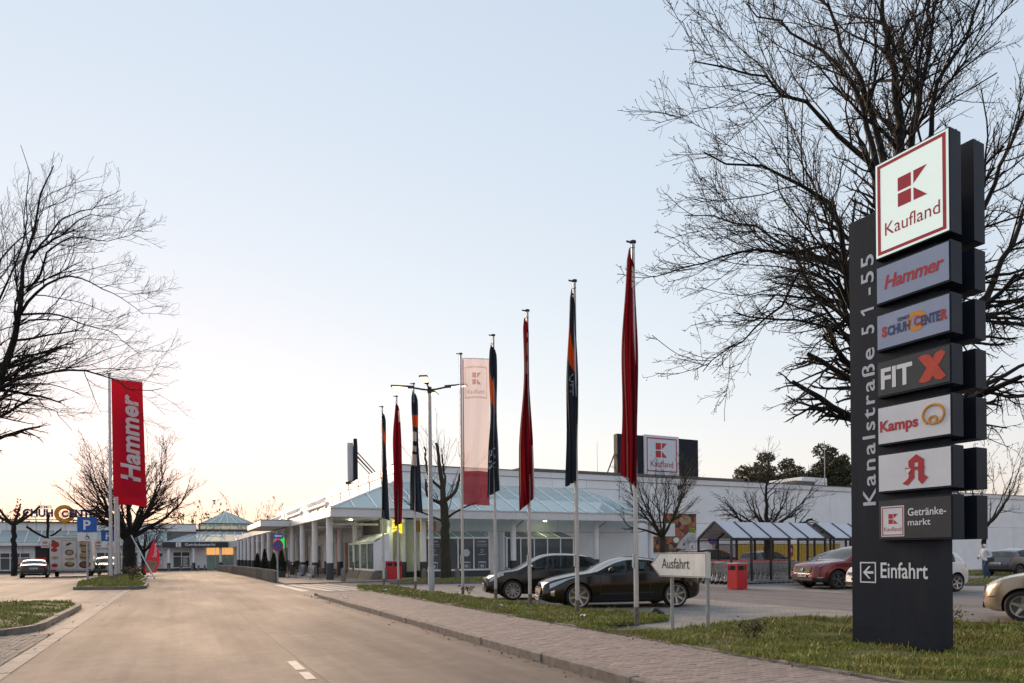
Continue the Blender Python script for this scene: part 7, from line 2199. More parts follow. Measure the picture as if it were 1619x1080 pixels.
bare_tree('bare_tree', 'large bare tree with fine twigs rising behind the pylon sign', B_, T1, 11,
          [dict(d=4.0, t=.16, l=(.5, 2.6), f=.50, a=(28, 62), up=.01, w=.13, K=9, n=4, r=.009, rr=.45, zmin=3.2, out=1.2),
           dict(d=5.6, t=.10, l=(.25, 1.0), f=.5, a=(25, 60), up=.04, w=.13, K=6, n=3, r=.0062, rr=.6, out=.8),
           dict(d=8.0, t=.12, l=(.08, .34), f=.5, a=(25, 65), up=.06, w=.16, K=4, n=3, r=.0042, rr=.7, out=.5)], buds=(2, .02), thin=.85)

T2 = [([(-5.94, 25.18, 0.0), (-5.66, 25.04, 3.01), (-5.14, 24.79, 5.23), (-4.63, 24.54, 6.89), (-4.2, 24.33, 8.37), (-3.91, 24.18, 9.31), (-3.75, 24.11, 10.5), (-3.34, 23.9, 11.88), (-3.0, 23.74, 12.95)], .30, .02),
      ([(-5.2, 24.85, 5.2), (-4.6, 24.33, 6.37), (-3.65, 23.69, 6.74), (-2.79, 23.08, 6.85), (-1.74, 22.38, 6.56), (-1.04, 21.85, 6.17), (-0.26, 21.28, 6.19)], .11, .012),
      ([(-4.9, 24.68, 6.2), (-4.44, 24.58, 7.35), (-3.6, 24.31, 7.53), (-2.69, 24.0, 7.97), (-1.67, 23.64, 7.95)], .07, .01),
      ([(-4.25, 24.35, 8.3), (-3.66, 23.84, 9.16), (-2.85, 23.22, 9.51), (-2.21, 22.68, 9.29), (-1.36, 22.04, 8.76), (-0.81, 21.55, 8.22)], .075, .009),
      ([(-3.8, 24.13, 10.2), (-2.8, 23.46, 11.37), (-2.07, 22.91, 11.59), (-1.39, 22.39, 11.96)], .05, .009),
      ([(-5.31, 24.87, 4.6), (-4.99, 24.94, 9.01), (-4.69, 25.01, 10.46), (-4.15, 24.97, 11.2), (-3.6, 24.88, 11.9), (-3.35, 24.97, 12.6)], .12, .012),
      ([(-4.12, 24.29, 8.6), (-3.24, 24.13, 8.69), (-2.41, 24.01, 8.45), (-1.57, 23.87, 8.2), (-1.01, 23.88, 7.71)], .055, .008),
      ([(-5.14, 24.79, 5.3), (-4.61, 24.39, 6.07), (-3.74, 23.82, 5.9), (-3.16, 23.4, 5.69), (-2.66, 23.02, 5.11)], .06, .008),
      ([(-3.91, 24.18, 9.3), (-3.5, 23.76, 9.71), (-3.25, 23.42, 10.24), (-2.68, 22.91, 10.54), (-1.55, 22.14, 10.38), (-0.92, 21.61, 10.54)], .06, .008),
      ([(-5.49, 24.96, 3.94), (-5.61, 25.02, 8.57), (-5.09, 24.76, 11.35), (-4.85, 24.59, 12.0), (-4.6, 24.43, 12.6)], .12, .012),
      ([(-5.31, 24.87, 5.05), (-4.69, 24.15, 8.43), (-3.78, 23.28, 10.96), (-3.54, 22.75, 12.17), (-3.61, 22.37, 12.56)], .10, .010),
      ([(-3.75, 24.11, 10.4), (-2.96, 23.9, 11.03), (-2.47, 23.85, 11.58), (-1.29, 23.46, 11.65)], .05, .008),
      ([(-5.5, 24.96, 4.2), (-6.5, 24.5, 6.5), (-7.5, 24.2, 9.0), (-8.2, 24.0, 11)], .14, .015),
      ([(-5.4, 24.9, 4.6), (-6.0, 25.8, 7.5), (-6.4, 26.8, 9.5), (-6.6, 27.5, 12)], .12, .015)]
bare_tree('bare_tree', 'large bare tree reaching in from the left edge over the grass island', (-5.94, 25.18, .1), T2, 5,
          [dict(d=3.5, t=.15, l=(.4, 2.0), f=.50, a=(25, 58), up=-.02, w=.10, K=9, n=4, r=.006, rr=.45, zmin=4.2, out=1.3),
           dict(d=5.6, t=.10, l=(.25, .95), f=.5, a=(25, 55), up=.04, w=.12, K=6, n=3, r=.0042, rr=.6, out=.9),
           dict(d=7.0, t=.12, l=(.10, .36), f=.5, a=(25, 60), up=.05, w=.15, K=4, n=3, r=.0032, rr=.7, out=.6)], buds=(1, .014), thin=.66, cap=12.7)


def auto_limbs(rs, base, zf, nl, spread, height, r0, lean=.0, fork_r=.55):
    b = np.array(base)
    limbs = [([tuple(b), tuple(b + [lean * .3, 0, zf * .5]), tuple(b + [lean, 0, zf])], r0, r0 * .82)]
    top = b + [lean, 0, zf]
    for i in range(nl):
        a = 2 * PI * (i + rs.uniform(-.3, .3)) / nl; sp = spread * rs.uniform(.6, 1.1); h = height * rs.uniform(.75, 1.05) - zf
        e = top + [math.cos(a) * sp, math.sin(a) * sp, h]
        m1 = top + [math.cos(a) * sp * .45, math.sin(a) * sp * .45, h * .28]; m2 = top + [math.cos(a) * sp * .8, math.sin(a) * sp * .8, h * .62]
        limbs.append(([tuple(top - [0, 0, r0 * .5]), tuple(m1), tuple(m2), tuple(e)], r0 * fork_r, .014))
    return limbs

# pruned trees near the shops
t7 = [([(12.83, 34.25, 0), (12.84, 34.25, 1.2), (12.82, 34.25, 2.0), (12.80, 34.27, 2.7), (12.77, 34.28, 3.37), (12.75, 34.29, 4.35)], .30, .21),
      ([(12.75, 34.29, 4.3), (12.68, 34.32, 5.4), (12.55, 34.4, 6.5), (12.47, 34.42, 7.39)], .17, .07), ([(12.78, 34.29, 4.1), (11.95, 34.48, 4.6), (11.78, 34.32, 5.43)], .10, .06), ([(12.78, 34.29, 4.25), (13.4, 34.19, 4.87), (13.66, 34.18, 5.76), (13.75, 34.1, 6.4)], .11, .05),
      ([(12.8, 34.28, 3.3), (13.4, 33.75, 3.8), (14.3, 33.15, 4.25)], .075, .03), ([(12.78, 34.28, 3.2), (12.2, 34.6, 3.5), (11.4, 34.9, 3.9), (10.9, 35.1, 4.3)], .07, .02), ([(12.7, 34.3, 4.9), (12.1, 34.6, 5.6), (11.9, 34.7, 7.2)], .08, .05), ([(12.75, 34.3, 4.6), (13.1, 35.0, 5.6), (13.0, 35.2, 6.9)], .08, .05)]
bare_tree('pruned_tree', 'knobbly pruned tree with bare sprouts between the flag poles', (12.83, 34.25, .05), t7, 21,
          [dict(d=4.6, t=.35, l=(.6, 3.2), f=1.0, a=(15, 55), up=.09, w=.09, K=7, n=4, r=.010, rr=.16, zmin=3.0, out=.5),
           dict(d=1.8, t=.25, l=(.3, 1.2), f=.45, a=(20, 45), up=.05, w=.10, K=5, n=3, r=.006, rr=.55),
           dict(d=1.5, t=.3, l=(.12, .4), f=.4, a=(20, 50), up=.04, w=.1, K=4, n=3, r=.005, rr=.7)], bark='bark_green')
rs_ = np.random.default_rng(3)
bare_tree('bare_tree', 'vase-shaped bare tree before the food poster', (24.24, 30.44, 0), auto_limbs(rs_, (24.24, 30.44, -.1), 2.5, 11, 2.3, 6.6, .20, fork_r=.36) + [([(24.15, 30.5, 2.4), (23.2, 30.9, 2.75), (22.4, 31.2, 3.0), (22.2, 31.2, 3.5)], .08, .02)], 31,
          [dict(d=4.2, t=.2, l=(.5, 2.0), f=.5, a=(18, 48), up=.08, w=.1, K=6, n=4, r=.010, rr=.5, zmin=2.3, out=.8),
           dict(d=5.0, t=.2, l=(.2, .8), f=.5, a=(20, 50), up=.07, w=.12, K=5, n=3, r=.006, rr=.6),
           dict(d=4, t=.2, l=(.1, .3), f=.4, a=(20, 60), up=.05, w=.2, K=4, n=3, r=.005, rr=.7)], bark='bark_green')
bare_tree('bare_tree', 'spreading bare tree behind the trolley shelter roof', (31.0, 29.3, 0), auto_limbs(rs_, (31.0, 29.3, -.1), 2.9, 10, 2.6, 5.6, .24, fork_r=.36) + [([(31, 29.3, 2.8), (30.95, 29.3, 5), (31.1, 29.2, 7.3)], .15, .02), ([(31, 29.3, 2.6), (30.0, 29.9, 2.9), (29.3, 30.3, 3.9), (29.0, 30.6, 4.4)], .12, .03), ([(31, 29.3, 2.7), (32.2, 28.6, 2.9), (33.2, 28.0, 3.3)], .10, .06)], 37,
          [dict(d=4.6, t=.2, l=(.5, 2.4), f=.55, a=(30, 65), up=.03, w=.12, K=6, n=4, r=.011, rr=.5, zmin=2.4, out=1.0),
           dict(d=5.0, t=.2, l=(.2, .9), f=.5, a=(25, 55), up=.04, w=.14, K=5, n=3, r=.007, rr=.6),
           dict(d=4, t=.2, l=(.1, .35), f=.4, a=(20, 60), up=.04, w=.2, K=4, n=3, r=.0055, rr=.7)])
small_lv = [dict(d=2.2, t=.2, l=(.5, 2.2), f=.5, a=(20, 50), up=.05, w=.12, K=6, n=4, r=.014, rr=.5, zmin=2.0, out=.8),
            dict(d=2.6, t=.2, l=(.2, .9), f=.45, a=(20, 50), up=.05, w=.14, K=5, n=3, r=.009, rr=.6),
            dict(d=3, t=.2, l=(.12, .4), f=.4, a=(20, 60), up=.04, w=.2, K=4, n=3, r=.008, rr=.7)]
bare_tree('bare_tree', 'small bare tree before the white wall behind the grey compact SUV', (44.0, 24.6, -.12), auto_limbs(rs_, (44, 24.6, -.2), 3.0, 7, 2.2, 7.0, .15), 41, small_lv)
bare_tree('bare_tree', 'tall bare tree with brown remnant leaves above the far end of the white wall', (92, 52, -1), auto_limbs(rs_, (92, 52, -1), 5, 8, 6, 15, .4), 43,
          [dict(d=1.1, t=.2, l=(1, 4), f=.5, a=(20, 50), up=.05, w=.12, K=6, n=3, r=.03, rr=.5, zmin=4, out=.8), dict(d=1.6, t=.2, l=(.5, 1.8), f=.45, a=(20, 50), up=.05, w=.14, K=5, n=3, r=.02, rr=.6), dict(d=2, t=.2, l=(.3, .8), f=.4, a=(20, 60), up=.04, w=.2, K=4, n=3, r=.016, rr=.7)], buds=(2, .10), bud_m='bud')
# the big trunk tree behind the tall flag poles
T3b = (-3.3, 59.5, -.05)
bare_tree('bare_tree', 'broad dark trunk tree with upright sprouts behind the lettered red banner', T3b, auto_limbs(rs_, (-3.3, 59.5, -.1), 3.2, 13, 3.3, 9.6, .50, fork_r=.38) + [([(-3.3, 59.5, 2.6), (-4.9, 59, 4.2), (-6.3, 58.6, 5.2), (-7.2, 58.4, 6.2)], .18, .03), ([(-3.3, 59.5, 2.9), (-1.3, 59.2, 4.2), (.2, 59, 5.6), (.9, 59, 6.8)], .2, .03)], 51,
          [dict(d=3.6, t=.2, l=(.6, 3.0), f=.55, a=(18, 50), up=.09, w=.12, K=6, n=4, r=.016, rr=.4, zmin=2.4, out=.9),
           dict(d=3.4, t=.15, l=(.3, 1.2), f=.5, a=(20, 55), up=.06, w=.15, K=5, n=3, r=.010, rr=.6),
           dict(d=3.6, t=.15, l=(.15, .5), f=.45, a=(20, 60), up=.05, w=.2, K=4, n=3, r=.008, rr=.7)], buds=(1, .05))
bare_tree('small_tree', 'small dense bare tree right of the big dark trunk, by the feather flag', (-2.7, 68.0, -.1), auto_limbs(rs_, (-2.7, 68, -.1), 2.1, 9, 1.9, 5.3, .2, fork_r=.4), 53,
          [dict(d=4.5, t=.15, l=(.4, 1.6), f=.6, a=(25, 70), up=.02, w=.15, K=6, n=3, r=.014, rr=.4, zmin=1.8, out=.8), dict(d=5, t=.15, l=(.2, .8), f=.5, a=(25, 65), up=.02, w=.18, K=5, n=3, r=.010, rr=.6), dict(d=4, t=.15, l=(.12, .35), f=.4, a=(20, 60), up=.02, w=.2, K=4, n=3, r=.008, rr=.7)])
# pollards at the far left
def pollard(x, y, h, knuckles, seed, label, r=.2):
    b = (x, y, gz(x, y)); l = [([(x, y, b[2] - .1), (x + .05, y, h * .5), (x, y, h)], r, r * .75)]
    for (dx, dz, rr_) in knuckles: l.append(([(x, y, h - .1), (x + dx * .5, y, h + dz * .35), (x + dx, y + .2 * dx, h + dz)], r * .55, rr_))
    bare_tree('pollard_tree', label, b, l, seed, [dict(d=1.6, t=.4, l=(.3, 1.0), f=.5, a=(20, 60), up=.05, w=.1, K=5, n=4, r=.02, rr=.3, zmin=h - .2), dict(d=2, t=.3, l=(.2, .5), f=.4, a=(20, 50), up=.05, w=.12, K=4, n=3, r=.012, rr=.6)])
pollard(-13.7, 77.5, 4.7, [(-1.9, 1.6, .09), (-1.0, 1.3, .1), (1.1, 1.2, .12), (2.0, 1.7, .08), (.5, 1.9, .07)], 61, 'pollarded tree with forked knuckles left, behind the grey saloon', .26)
pollard(-11.3, 79, 3.5, [(-1.6, 1.0, .1), (.1, 2.2, .14), (1.1, .8, .08)], 67, 'slim pollarded tree between the grey saloon and the food trailer', .2)
# far trees over the roofs
far_lv = [dict(d=1.0, t=.2, l=(1, 4.5), f=.5, a=(20, 50), up=.06, w=.12, K=6, n=3, r=.035, rr=.5, zmin=3, out=.8), dict(d=1.3, t=.2, l=(.5, 2), f=.45, a=(20, 50), up=.06, w=.14, K=5, n=3, r=.026, rr=.6), dict(d=1.6, t=.2, l=(.3, .9), f=.4, a=(20, 60), up=.04, w=.2, K=4, n=3, r=.022, rr=.7)]
bare_tree('bare_tree', 'far bare tree with brown leaves above the hall roof, left of the glass pyramid', (3.2, 142, -.5), auto_limbs(rs_, (3.2, 142, -.5), 4, 8, 5.5, 12.0, .4), 71, far_lv, buds=(3, .26))
bare_tree('bare_tree', 'far pale bare tree above the colonnade roof, right of the glass pyramid', (13.5, 145, -.5), auto_limbs(rs_, (13.5, 145, -.5), 4, 7, 4.5, 13.0, .35), 73, far_lv, buds=(0, 0))
bare_tree('bare_tree', 'low far tree at the left edge above the hall roof', (-26, 130, -.5), auto_limbs(rs_, (-26, 130, -.5), 4, 8, 4.5, 10.5, .35), 79, far_lv, buds=(3, .22))
bare_tree('bare_tree', 'far bare tree low over the side roof, second right of the glass pyramid', (20.5, 150, -.5), auto_limbs(rs_, (20.5, 150, -.5), 4, 7, 4.0, 11.5, .35), 83, far_lv, buds=(2, .2))


# ---- leafy crowns
M['leaf_dark'] = mat('leaf_dark', (.070, .075, .036), .7, var=.3, scale=3, rand=.45)
M['leaf_olive'] = mat('leaf_olive', (.105, .095, .045), .7, var=.3, scale=3, rand=.45)
M['conifer'] = mat('conifer', (.030, .042, .020), .7, var=.3, scale=5, rand=.4)
M['shrub'] = mat('shrub', (.075, .085, .022), .7, var=.3, scale=5, rand=.5)
M['weed'] = mat('weed', (.085, .12, .028), .6, var=.25, scale=6, rand=.4)
M['flower'] = mat('flower', (.50, .16, .02), .6, rand=.3)
def leaf_cloud(rs, clumps, per, size, squash=1.0):
    V = []
    for (c, r) in clumps:
        n = max(8, int(per * r * r))
        d = rs.normal(size=(n, 3)); d /= np.linalg.norm(d, axis=1, keepdims=True)
        p = np.array(c) + d * (r * rs.uniform(.35, 1.0, (n, 1)) ** .6) * np.array([1, 1, squash])
        a = rs.normal(size=(n, 3)); a /= np.linalg.norm(a, axis=1, keepdims=True); b = np.cross(a, rs.normal(size=(n, 3))); b /= np.linalg.norm(b, axis=1, keepdims=True)
        s = size * rs.uniform(.5, 1.5, (n, 1))
        V.append(np.stack([p - a * s, p + b * s * .55, p + a * s, p - b * s * .55], 1).reshape(-1, 3))
    V = np.concatenate(V); return V, np.arange(len(V)).reshape(-1, 4)

def leafy_tree(name, label, base, h, rad, seed, leaf, size, per, ncl, group=None):
    rs = np.random.default_rng(seed); base = np.array(base)
    t = thing(name, label, 'tree', tuple(base), 0, group)
    limbs = auto_limbs(rs, (0, 0, 0), h * .3, 8, rad * .75, h * .85, h * .025)
    V, F = tubes(resample([l[0] for l in limbs], 8), np.array([np.linspace(l[1], l[2], 8) for l in limbs]), 7); np_mesh('trunk', V, F, M['bark'], t)
    cl = []
    for _ in range(ncl):
        d = rs.normal(size=3); d /= np.linalg.norm(d); k = rs.uniform(.45, 1.0)
        cl.append(((d[0] * rad * k, d[1] * rad * k, h * .62 + d[2] * h * .36 * k), rad * rs.uniform(.14, .30)))
    V, F = leaf_cloud(rs, cl, per, size, .8)
    np_mesh('crown', V, F, M[leaf], t, smooth=False)['kind'] = 'stuff'
    return t
leafy_tree('leafy_tree', 'dark ivy-green tree behind the hall roof, left one of the pair', (83.5, 78, -1), 18.0, 6.0, 5, 'leaf_olive', .20, 150, 80)
leafy_tree('leafy_tree', 'dark green tree behind the hall roof just left of the pylon', (94, 76, -1), 19.5, 6.5, 6, 'leaf_dark', .20, 150, 85)
leafy_tree('leafy_tree', 'lower dark tree between the pair behind the hall roof', (89, 80, -1), 17.5, 5.0, 8, 'leaf_olive', .20, 150, 60)

def potted_conifer(x, y, h, seed, label):
    rs = np.random.default_rng(seed)
    t = thing('potted_conifer', label, 'plant', (x, y, gz(x, y) + .05), 0, 'potted conifers along the colonnade')
    mb = MB(); mb.cbox(-.22, .22, -.22, .22, 0, .42, .02); mb.build('planter', M['dark_plinth'], t)
    n = 2600; z = rs.uniform(0, 1, n) ** 1.25; r = .30 * (1 - z) ** .8 * np.sqrt(rs.uniform(.15, 1, n)) + .015; a = rs.uniform(0, 2 * PI, n)
    p = np.stack([r * np.cos(a), r * np.sin(a), .42 + z * (h - .42)], 1)
    d = np.stack([np.cos(a) * .5, np.sin(a) * .5, np.ones(n)], 1) + rs.normal(size=(n, 3)) * .35; d /= np.linalg.norm(d, axis=1, keepdims=True)
    b = np.cross(d, rs.normal(size=(n, 3))); b /= np.linalg.norm(b, axis=1, keepdims=True)
    V = np.stack([p - b * .018, p + b * .018, p + d * .10], 1).reshape(-1, 3)
    np_mesh('foliage', V, np.arange(len(V)).reshape(-1, 3), M['conifer'], t, smooth=False)['kind'] = 'stuff'
    mb = MB(); mb.cyl((0, 0, .4), (0, 0, h * .8), .03, .01, 6); mb.build('stem', M['bark'], t)
for i, (x, y, h, l) in enumerate(((6.2, 47.5, 1.85, 'tallest potted conifer, nearest to the no-stopping sign'), (6.1, 50.8, 1.6, 'second potted conifer from the no-stopping sign'), (5.8, 53.6, 1.9, 'third potted conifer, broad and pointed'), (5.55, 56.2, 1.6, 'farthest potted conifer behind the stake fence'))): potted_conifer(x, y, h, 90 + i, l)

def bush(name, label, x, y, z, r, h, seed, m, per, size, cat='shrub', flowers=0):
    rs = np.random.default_rng(seed); t = thing(name, label, cat, (x, y, z))
    mb = MB()
    for i in range(9):
        a = rs.uniform(0, 2 * PI); mb.tube([(0, 0, 0), (math.cos(a) * r * .4, math.sin(a) * r * .4, h * .5), (math.cos(a) * r * .8, math.sin(a) * r * .8, h * rs.uniform(.7, 1))], [.007, .005, .003], 4)
    mb.build('stems', M['twig'], t)
    cl = [((rs.normal() * r * .45, rs.normal() * r * .45, h * rs.uniform(.3, .85)), r * rs.uniform(.25, .5)) for _ in range(14)]
    V, F = leaf_cloud(rs, cl, per / (r * r) * .1, size, 1); np_mesh('foliage', V, F, M[m], t, smooth=False)['kind'] = 'stuff'
    if flowers:
        cl = [((rs.normal() * r * .5, rs.normal() * r * .5, h * rs.uniform(.7, 1.0)), .10) for _ in range(flowers)]
        V, F = leaf_cloud(rs, cl, 900, .03, 1); np_mesh('flowers', V, F, M['flower'], t, smooth=False)['kind'] = 'stuff'
bush('bush', 'small dark bush on the kerb left of the tall flag poles', -4.6, 52, .1, .55, 1.25, 1, 'shrub', 260, .07)
bush('bush', 'orange flowering bush at the foot of the big dark trunk', -2.6, 54.5, .1, .9, .75, 2, 'shrub', 320, .07, flowers=26)
bush('bush', 'low yellow-green bush on the far end of the middle island', -3.4, 64.5, .05, 1.2, .9, 3, 'shrub', 380, .08, flowers=6)
bush('bush', 'thin brown sapling shrub on the front corner of the middle island', -2.2, 41.0, .12, .28, .8, 4, 'leaf_olive', 120, .05)
bush('weed', 'leafy weed clump in the verge left of the pylon foot', 7.85, 7.75, .06, .24, .36, 6, 'leaf_olive', 1500, .020, 'plant')
bush('weed', 'bright green weed clump at the right of the pylon foot', 10.6, 5.2, .07, .34, .36, 7, 'weed', 520, .024, 'plant')
bush('weed', 'low green weeds at the bottom right corner of the verge', 10.2, 4.2, .07, .5, .26, 8, 'weed', 700, .024, 'plant')
bush('weed', 'tall weed at the back edge of the verge right of the pylon', 12.4, 7.6, .06, .3, .42, 10, 'weed', 420, .03, 'plant')
bush('weed', 'grass and weed tuft around the foot of the open banner pole', 8.62, 20.85, .13, .24, .32, 9, 'weed', 260, .03, 'plant')


# ---- grass blades
M['blade'] = mat('blade', (.185, .225, .028), .6, col2=(.225, .195, .052), scale=1.6, rand=.38)
def grass(name, poly, top, mound, n, hgt, near=(0, 0), fall=14.0, seed=1, wdt=.006):
    rs = np.random.default_rng(seed)
    xs = [p[0] for p in poly]; ys = [p[1] for p in poly]
    pts = np.zeros((0, 2))
    while len(pts) < n:
        q = np.stack([rs.uniform(min(xs), max(xs), n * 2), rs.uniform(min(ys), max(ys), n * 2)], 1)
        q = q[inside_np(poly, q[:, 0], q[:, 1])]
        d = np.hypot(q[:, 0] - near[0], q[:, 1] - near[1])
        # only where the camera side can see it, denser close by
        keep = rs.random(len(q)) < np.clip((fall / np.maximum(d, 1)) ** 2, 0, 1)
        # uneven sward: tufts and bare patches
        nz = np.sin(q[:, 0] * 2.3 + 1.7 * np.sin(q[:, 1] * 1.9)) + np.sin(q[:, 1] * 3.1 + 2.0 * np.sin(q[:, 0] * 1.3)) + .8 * np.sin(q[:, 0] * 7.1 + q[:, 1] * 5.3)
        keep &= rs.random(len(q)) < np.clip(.56 + .36 * nz, .06, 1)
        pts = np.concatenate([pts, q[keep]])
    pts = pts[:n]; X, Y = pts[:, 0], pts[:, 1]
    Z = turf_height(poly, X, Y, top, mound) - .012
    if max(ys) > 55 or max(xs) > 38: Z = Z + np.array([gz(a, b) for a, b in pts])
    d = np.hypot(X - near[0], Y - near[1])
    tuft = 1 + .45 * np.sin(X * 4.1 + 2 * np.sin(Y * 2.7)) * np.sin(Y * 3.7)
    h = hgt * rs.uniform(.35, 1.25, n) * tuft; h[rs.random(n) < .03] *= 1.7
    w_ = wdt * np.clip(d / 9, .7, 3.2) * rs.uniform(.6, 1.3, n)
    a = rs.uniform(0, 2 * PI, n); lean = rs.uniform(.1, .75, n) * h; la = rs.uniform(0, 2 * PI, n)
    sx, sy = np.cos(a) * w_, np.sin(a) * w_; lx, ly = np.cos(la) * lean, np.sin(la) * lean
    p0 = np.stack([X - sx, Y - sy, Z], 1); p1 = np.stack([X + sx, Y + sy, Z], 1)
    p2 = np.stack([X + sx * .7 + lx * .35, Y + sy * .7 + ly * .35, Z + h * .6], 1); p3 = np.stack([X - sx * .7 + lx * .35, Y - sy * .7 + ly * .35, Z + h * .6], 1)
    p4 = np.stack([X + lx, Y + ly, Z + h * .95], 1)
    V = np.stack([p0, p1, p2, p3, p4], 1).reshape(-1, 3)
    b = np.arange(n)[:, None] * 5
    F = np.concatenate([b + np.array([0, 1, 2, 3]), b + np.array([3, 2, 4, 4])], 0)
    me = bpy.data.meshes.new(name)
    me.from_pydata(V.tolist(), [], [tuple(f) for f in (b + np.array([0, 1, 2, 3]))] + [tuple(f) for f in (b + np.array([3, 2, 4]))])
    me.materials.append(M['blade']); me.update()
    o = link(name, me); o['kind'] = 'stuff'
    return o
front_vis = [(6.58, 4.6), (9.0, 3.0), (13.5, 4.6), (15.0, 6.6), (13.9, 7.6), (13.3, 9.7), (11.8, 10.4), (10.3, 10.5), (9.3, 10.35), (8.2, 9.85), (7.2, 9.5), (6.58, 9.4)]
def grass_in(name, vis, key, n, hgt, **kw):
    p, t, h = VERGES[key]
    rs = np.random.default_rng(3)
    return grass(name, p if vis is None else vis, t, h, n, hgt, **kw)
# the front verge: heights come from the full verge outline
_th = turf_height
def turf_height(p, X, Y, top, mound):
    return _th(front if p is front_vis else p, X, Y, top, mound)
grass_in('grass', front_vis, 'front_verge', 110000, .075, fall=9.0, seed=1)
grass_in('grass', None, 'grass_strip', 60000, .085, fall=16, seed=2)
grass_in('grass', None, 'left_island', 26000, .08, fall=18, seed=3)
grass_in('grass', None, 'middle_island', 16000, .10, fall=45, seed=4)
grass_in('grass', None, 'tree_island', 9000, .10, fall=40, seed=5)
grass_in('grass', None, 'far_island', 12000, .10, fall=40, seed=6)
grass_in('grass', None, 'wall_bank', 9000, .16, fall=55, seed=7)

# blades hanging over the edging and weeds in the kerb joints
_t0 = turf_height
def turf_height(p, X, Y, top, mound): return np.full(X.shape, top)
grass('grass', [(6.49, 4.9), (6.64, 4.9), (6.64, 26.5), (6.49, 26.5)], .125, 0, 3600, .07, fall=12, seed=21)
grass('grass', [(4.455, 6), (4.49, 6), (4.49, 24), (4.455, 24)], .10, 0, 420, .03, fall=12, seed=22)
grass('grass', [(-2.17, 9), (-2.13, 9), (-2.13, 16), (-2.17, 16)], .01, 0, 260, .03, fall=12, seed=23)
grass('grass', [(-2.62, 15.6), (-2.4, 15.6), (-2.4, 22), (-2.62, 22)], .0, 0, 260, .05, fall=14, seed=24)
turf_height = _t0

# fallen leaves and grit along the kerbs
M['dead_leaf'] = mat('dead_leaf', (.10, .065, .035), .8, rand=.5)
rs = np.random.default_rng(9); n = 900
side = rs.random(n)
X = np.where(side < .35, rs.normal(4.22, .10, n), np.where(side < .55, rs.normal(6.40, .10, n), np.where(side < .8, rs.normal(-2.3, .35, n), rs.uniform(6.8, 12, n))))
Y = np.where(side < .8, rs.uniform(5, 26, n), rs.uniform(4.5, 9, n))
Z = np.where(side < .35, .016, np.where(side < .55, .115, np.where(side < .8, .034, .085)))
X = np.where((side < .35) & (X > 4.30), 4.28, X)
a = rs.uniform(0, 2 * PI, n); s = rs.uniform(.008, .028, n)
c = np.stack([X, Y, Z], 1); u = np.stack([np.cos(a) * s, np.sin(a) * s, rs.normal(0, .25, n) * s], 1); v = np.stack([-np.sin(a) * s * .6, np.cos(a) * s * .6, rs.normal(0, .3, n) * s], 1)
V = np.stack([c - u, c + v, c + u, c - v], 1).reshape(-1, 3)
np_mesh('fallen_leaves', V, np.arange(len(V)).reshape(-1, 4), M['dead_leaf'], smooth=False)['kind'] = 'stuff'

# ================================================================== THE WALKER
wk = thing('person', 'walker in white hooded jacket and blue jeans carrying a dark shoulder bag', 'person', (36.2, 20.2, 0), R(160))
sk = [(0, 0, .93), (0, 0, 1.08), (.02, 0, 1.25), (.03, 0, 1.42), (.04, 0, 1.50), (.06, 0, 1.60), (.065, 0, 1.70),              # 0-6 spine to crown; faces +x
      (0, .10, .90), (.16, .10, .52), (.10, .10, .09), (.22, .10, .04),                                          # left leg 7-10
      (0, -.10, .90), (-.06, -.10, .50), (-.30, -.10, .14), (-.20, -.10, .05),                                     # right leg 11-14
      (.02, .20, 1.40), (-.06, .25, 1.14), (.10, .24, .95), (.15, .23, .88),                                        # left arm
      (.02, -.20, 1.40), (.02, -.26, 1.14), (.22, -.20, 1.02), (.29, -.17, 1.01)]
ed = [(0, 1), (1, 2), (2, 3), (3, 4), (4, 5), (5, 6), (0, 7), (7, 8), (8, 9), (9, 10), (0, 11), (11, 12), (12, 13), (13, 14), (3, 15), (15, 16), (16, 17), (17, 18), (3, 19), (19, 20), (20, 21), (21, 22)]
rad = [.14, .14, .15, .13, .06, .095, .075, .095, .068, .045, .04, .095, .068, .045, .04, .065, .05, .036, .035, .065, .05, .036, .035]
me = bpy.data.meshes.new('body'); me.from_pydata(sk, ed, []); me.update()
ob = bpy.data.objects.new('body', me); C.objects.link(ob)
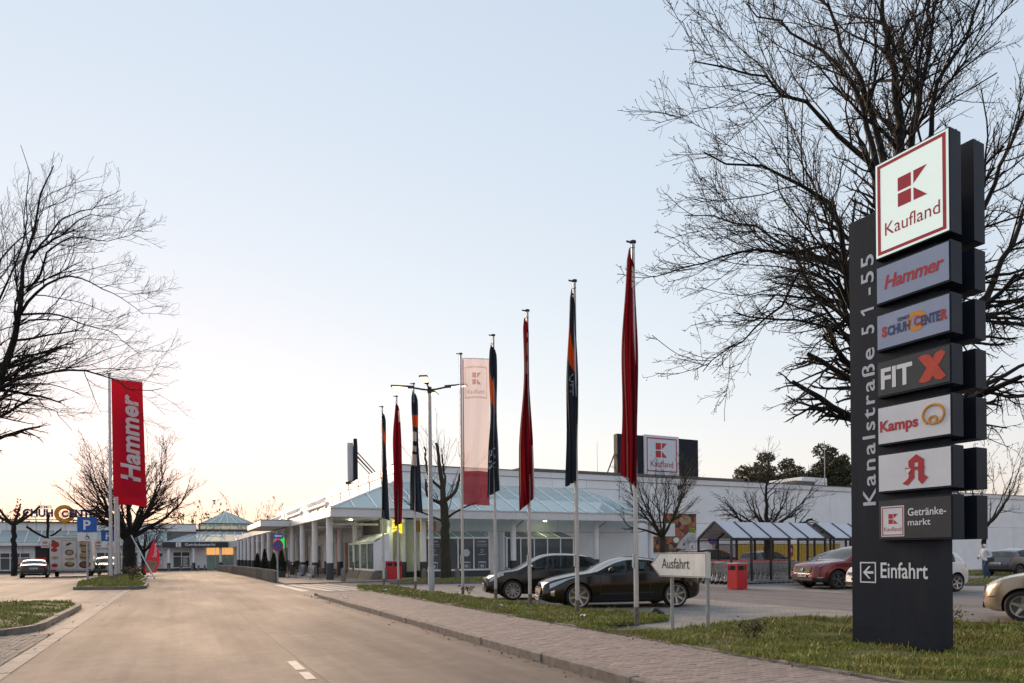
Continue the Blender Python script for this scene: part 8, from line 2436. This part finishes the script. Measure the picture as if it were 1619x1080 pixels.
sm_ = ob.modifiers.new('skin', 'SKIN'); sm_.use_smooth_shade = True
for i, r in enumerate(rad): me.skin_vertices[0].data[i].radius = (r, r)
me.skin_vertices[0].data[0].use_root = True
sb = ob.modifiers.new('sub', 'SUBSURF'); sb.levels = 2; sb.render_levels = 2
dg = bpy.context.evaluated_depsgraph_get(); dg.update()
em = ob.evaluated_get(dg).to_mesh()
BV = np.array([v.co[:] for v in em.vertices]); BN = np.array([v.normal[:] for v in em.vertices]); BF = [tuple(p.vertices) for p in em.polygons]
ob.evaluated_get(dg).to_mesh_clear(); bpy.data.objects.remove(ob)
M['skin'] = mat('skin', (.42, .26, .19), .5); M['jacket'] = mat('jacket', (.66, .67, .72), .7, var=.1, scale=14, bump=.4, bscale=14); M['jeans'] = mat('jeans', (.035, .075, .16), .8, var=.2, scale=12); M['bag'] = mat('bag', (.03, .03, .035), .6)
mb = MB(); mb.add(BV.tolist(), BF); mb.build('body', M['skin'], wk, 180)
def garment(nm, m, test, off):
    V2 = BV + BN * off; sel = [f for f in BF if test(np.mean(BV[list(f)], 0))]
    used = sorted(set(i for f in sel for i in f)); mp = {u: k for k, u in enumerate(used)}
    mb = MB(); mb.add([V2[u] for u in used], [tuple(mp[i] for i in f) for f in sel]); return mb.build(nm, m, wk, 180)
garment('jeans', M['jeans'], lambda c: .10 < c[2] < .99 and abs(c[1]) < .2, .014)
garment('jacket', M['jacket'], lambda c: (c[2] > .90 and c[2] < 1.52 and not (c[0] > .24 and c[2] < 1.1)) and (abs(c[1]) > .17 or c[2] > .90), .028)
garment('hood', M['jacket'], lambda c: c[2] >= 1.50 and c[0] < .115, .03)
garment('shoes', M['black'], lambda c: c[2] < .12, .014)
mb = MB(); mb.cbox(-.16, .16, .24, .36, .82, 1.06, .03); bg_ = mb.build('shoulder_bag', M['bag'], wk)
mb = MB(); mb.tube([(-.1, .30, 1.06), (.0, .24, 1.3), (.02, .12, 1.50), (.06, -.05, 1.44)], .014, 5); mb.build('strap', M['bag'], bg_)
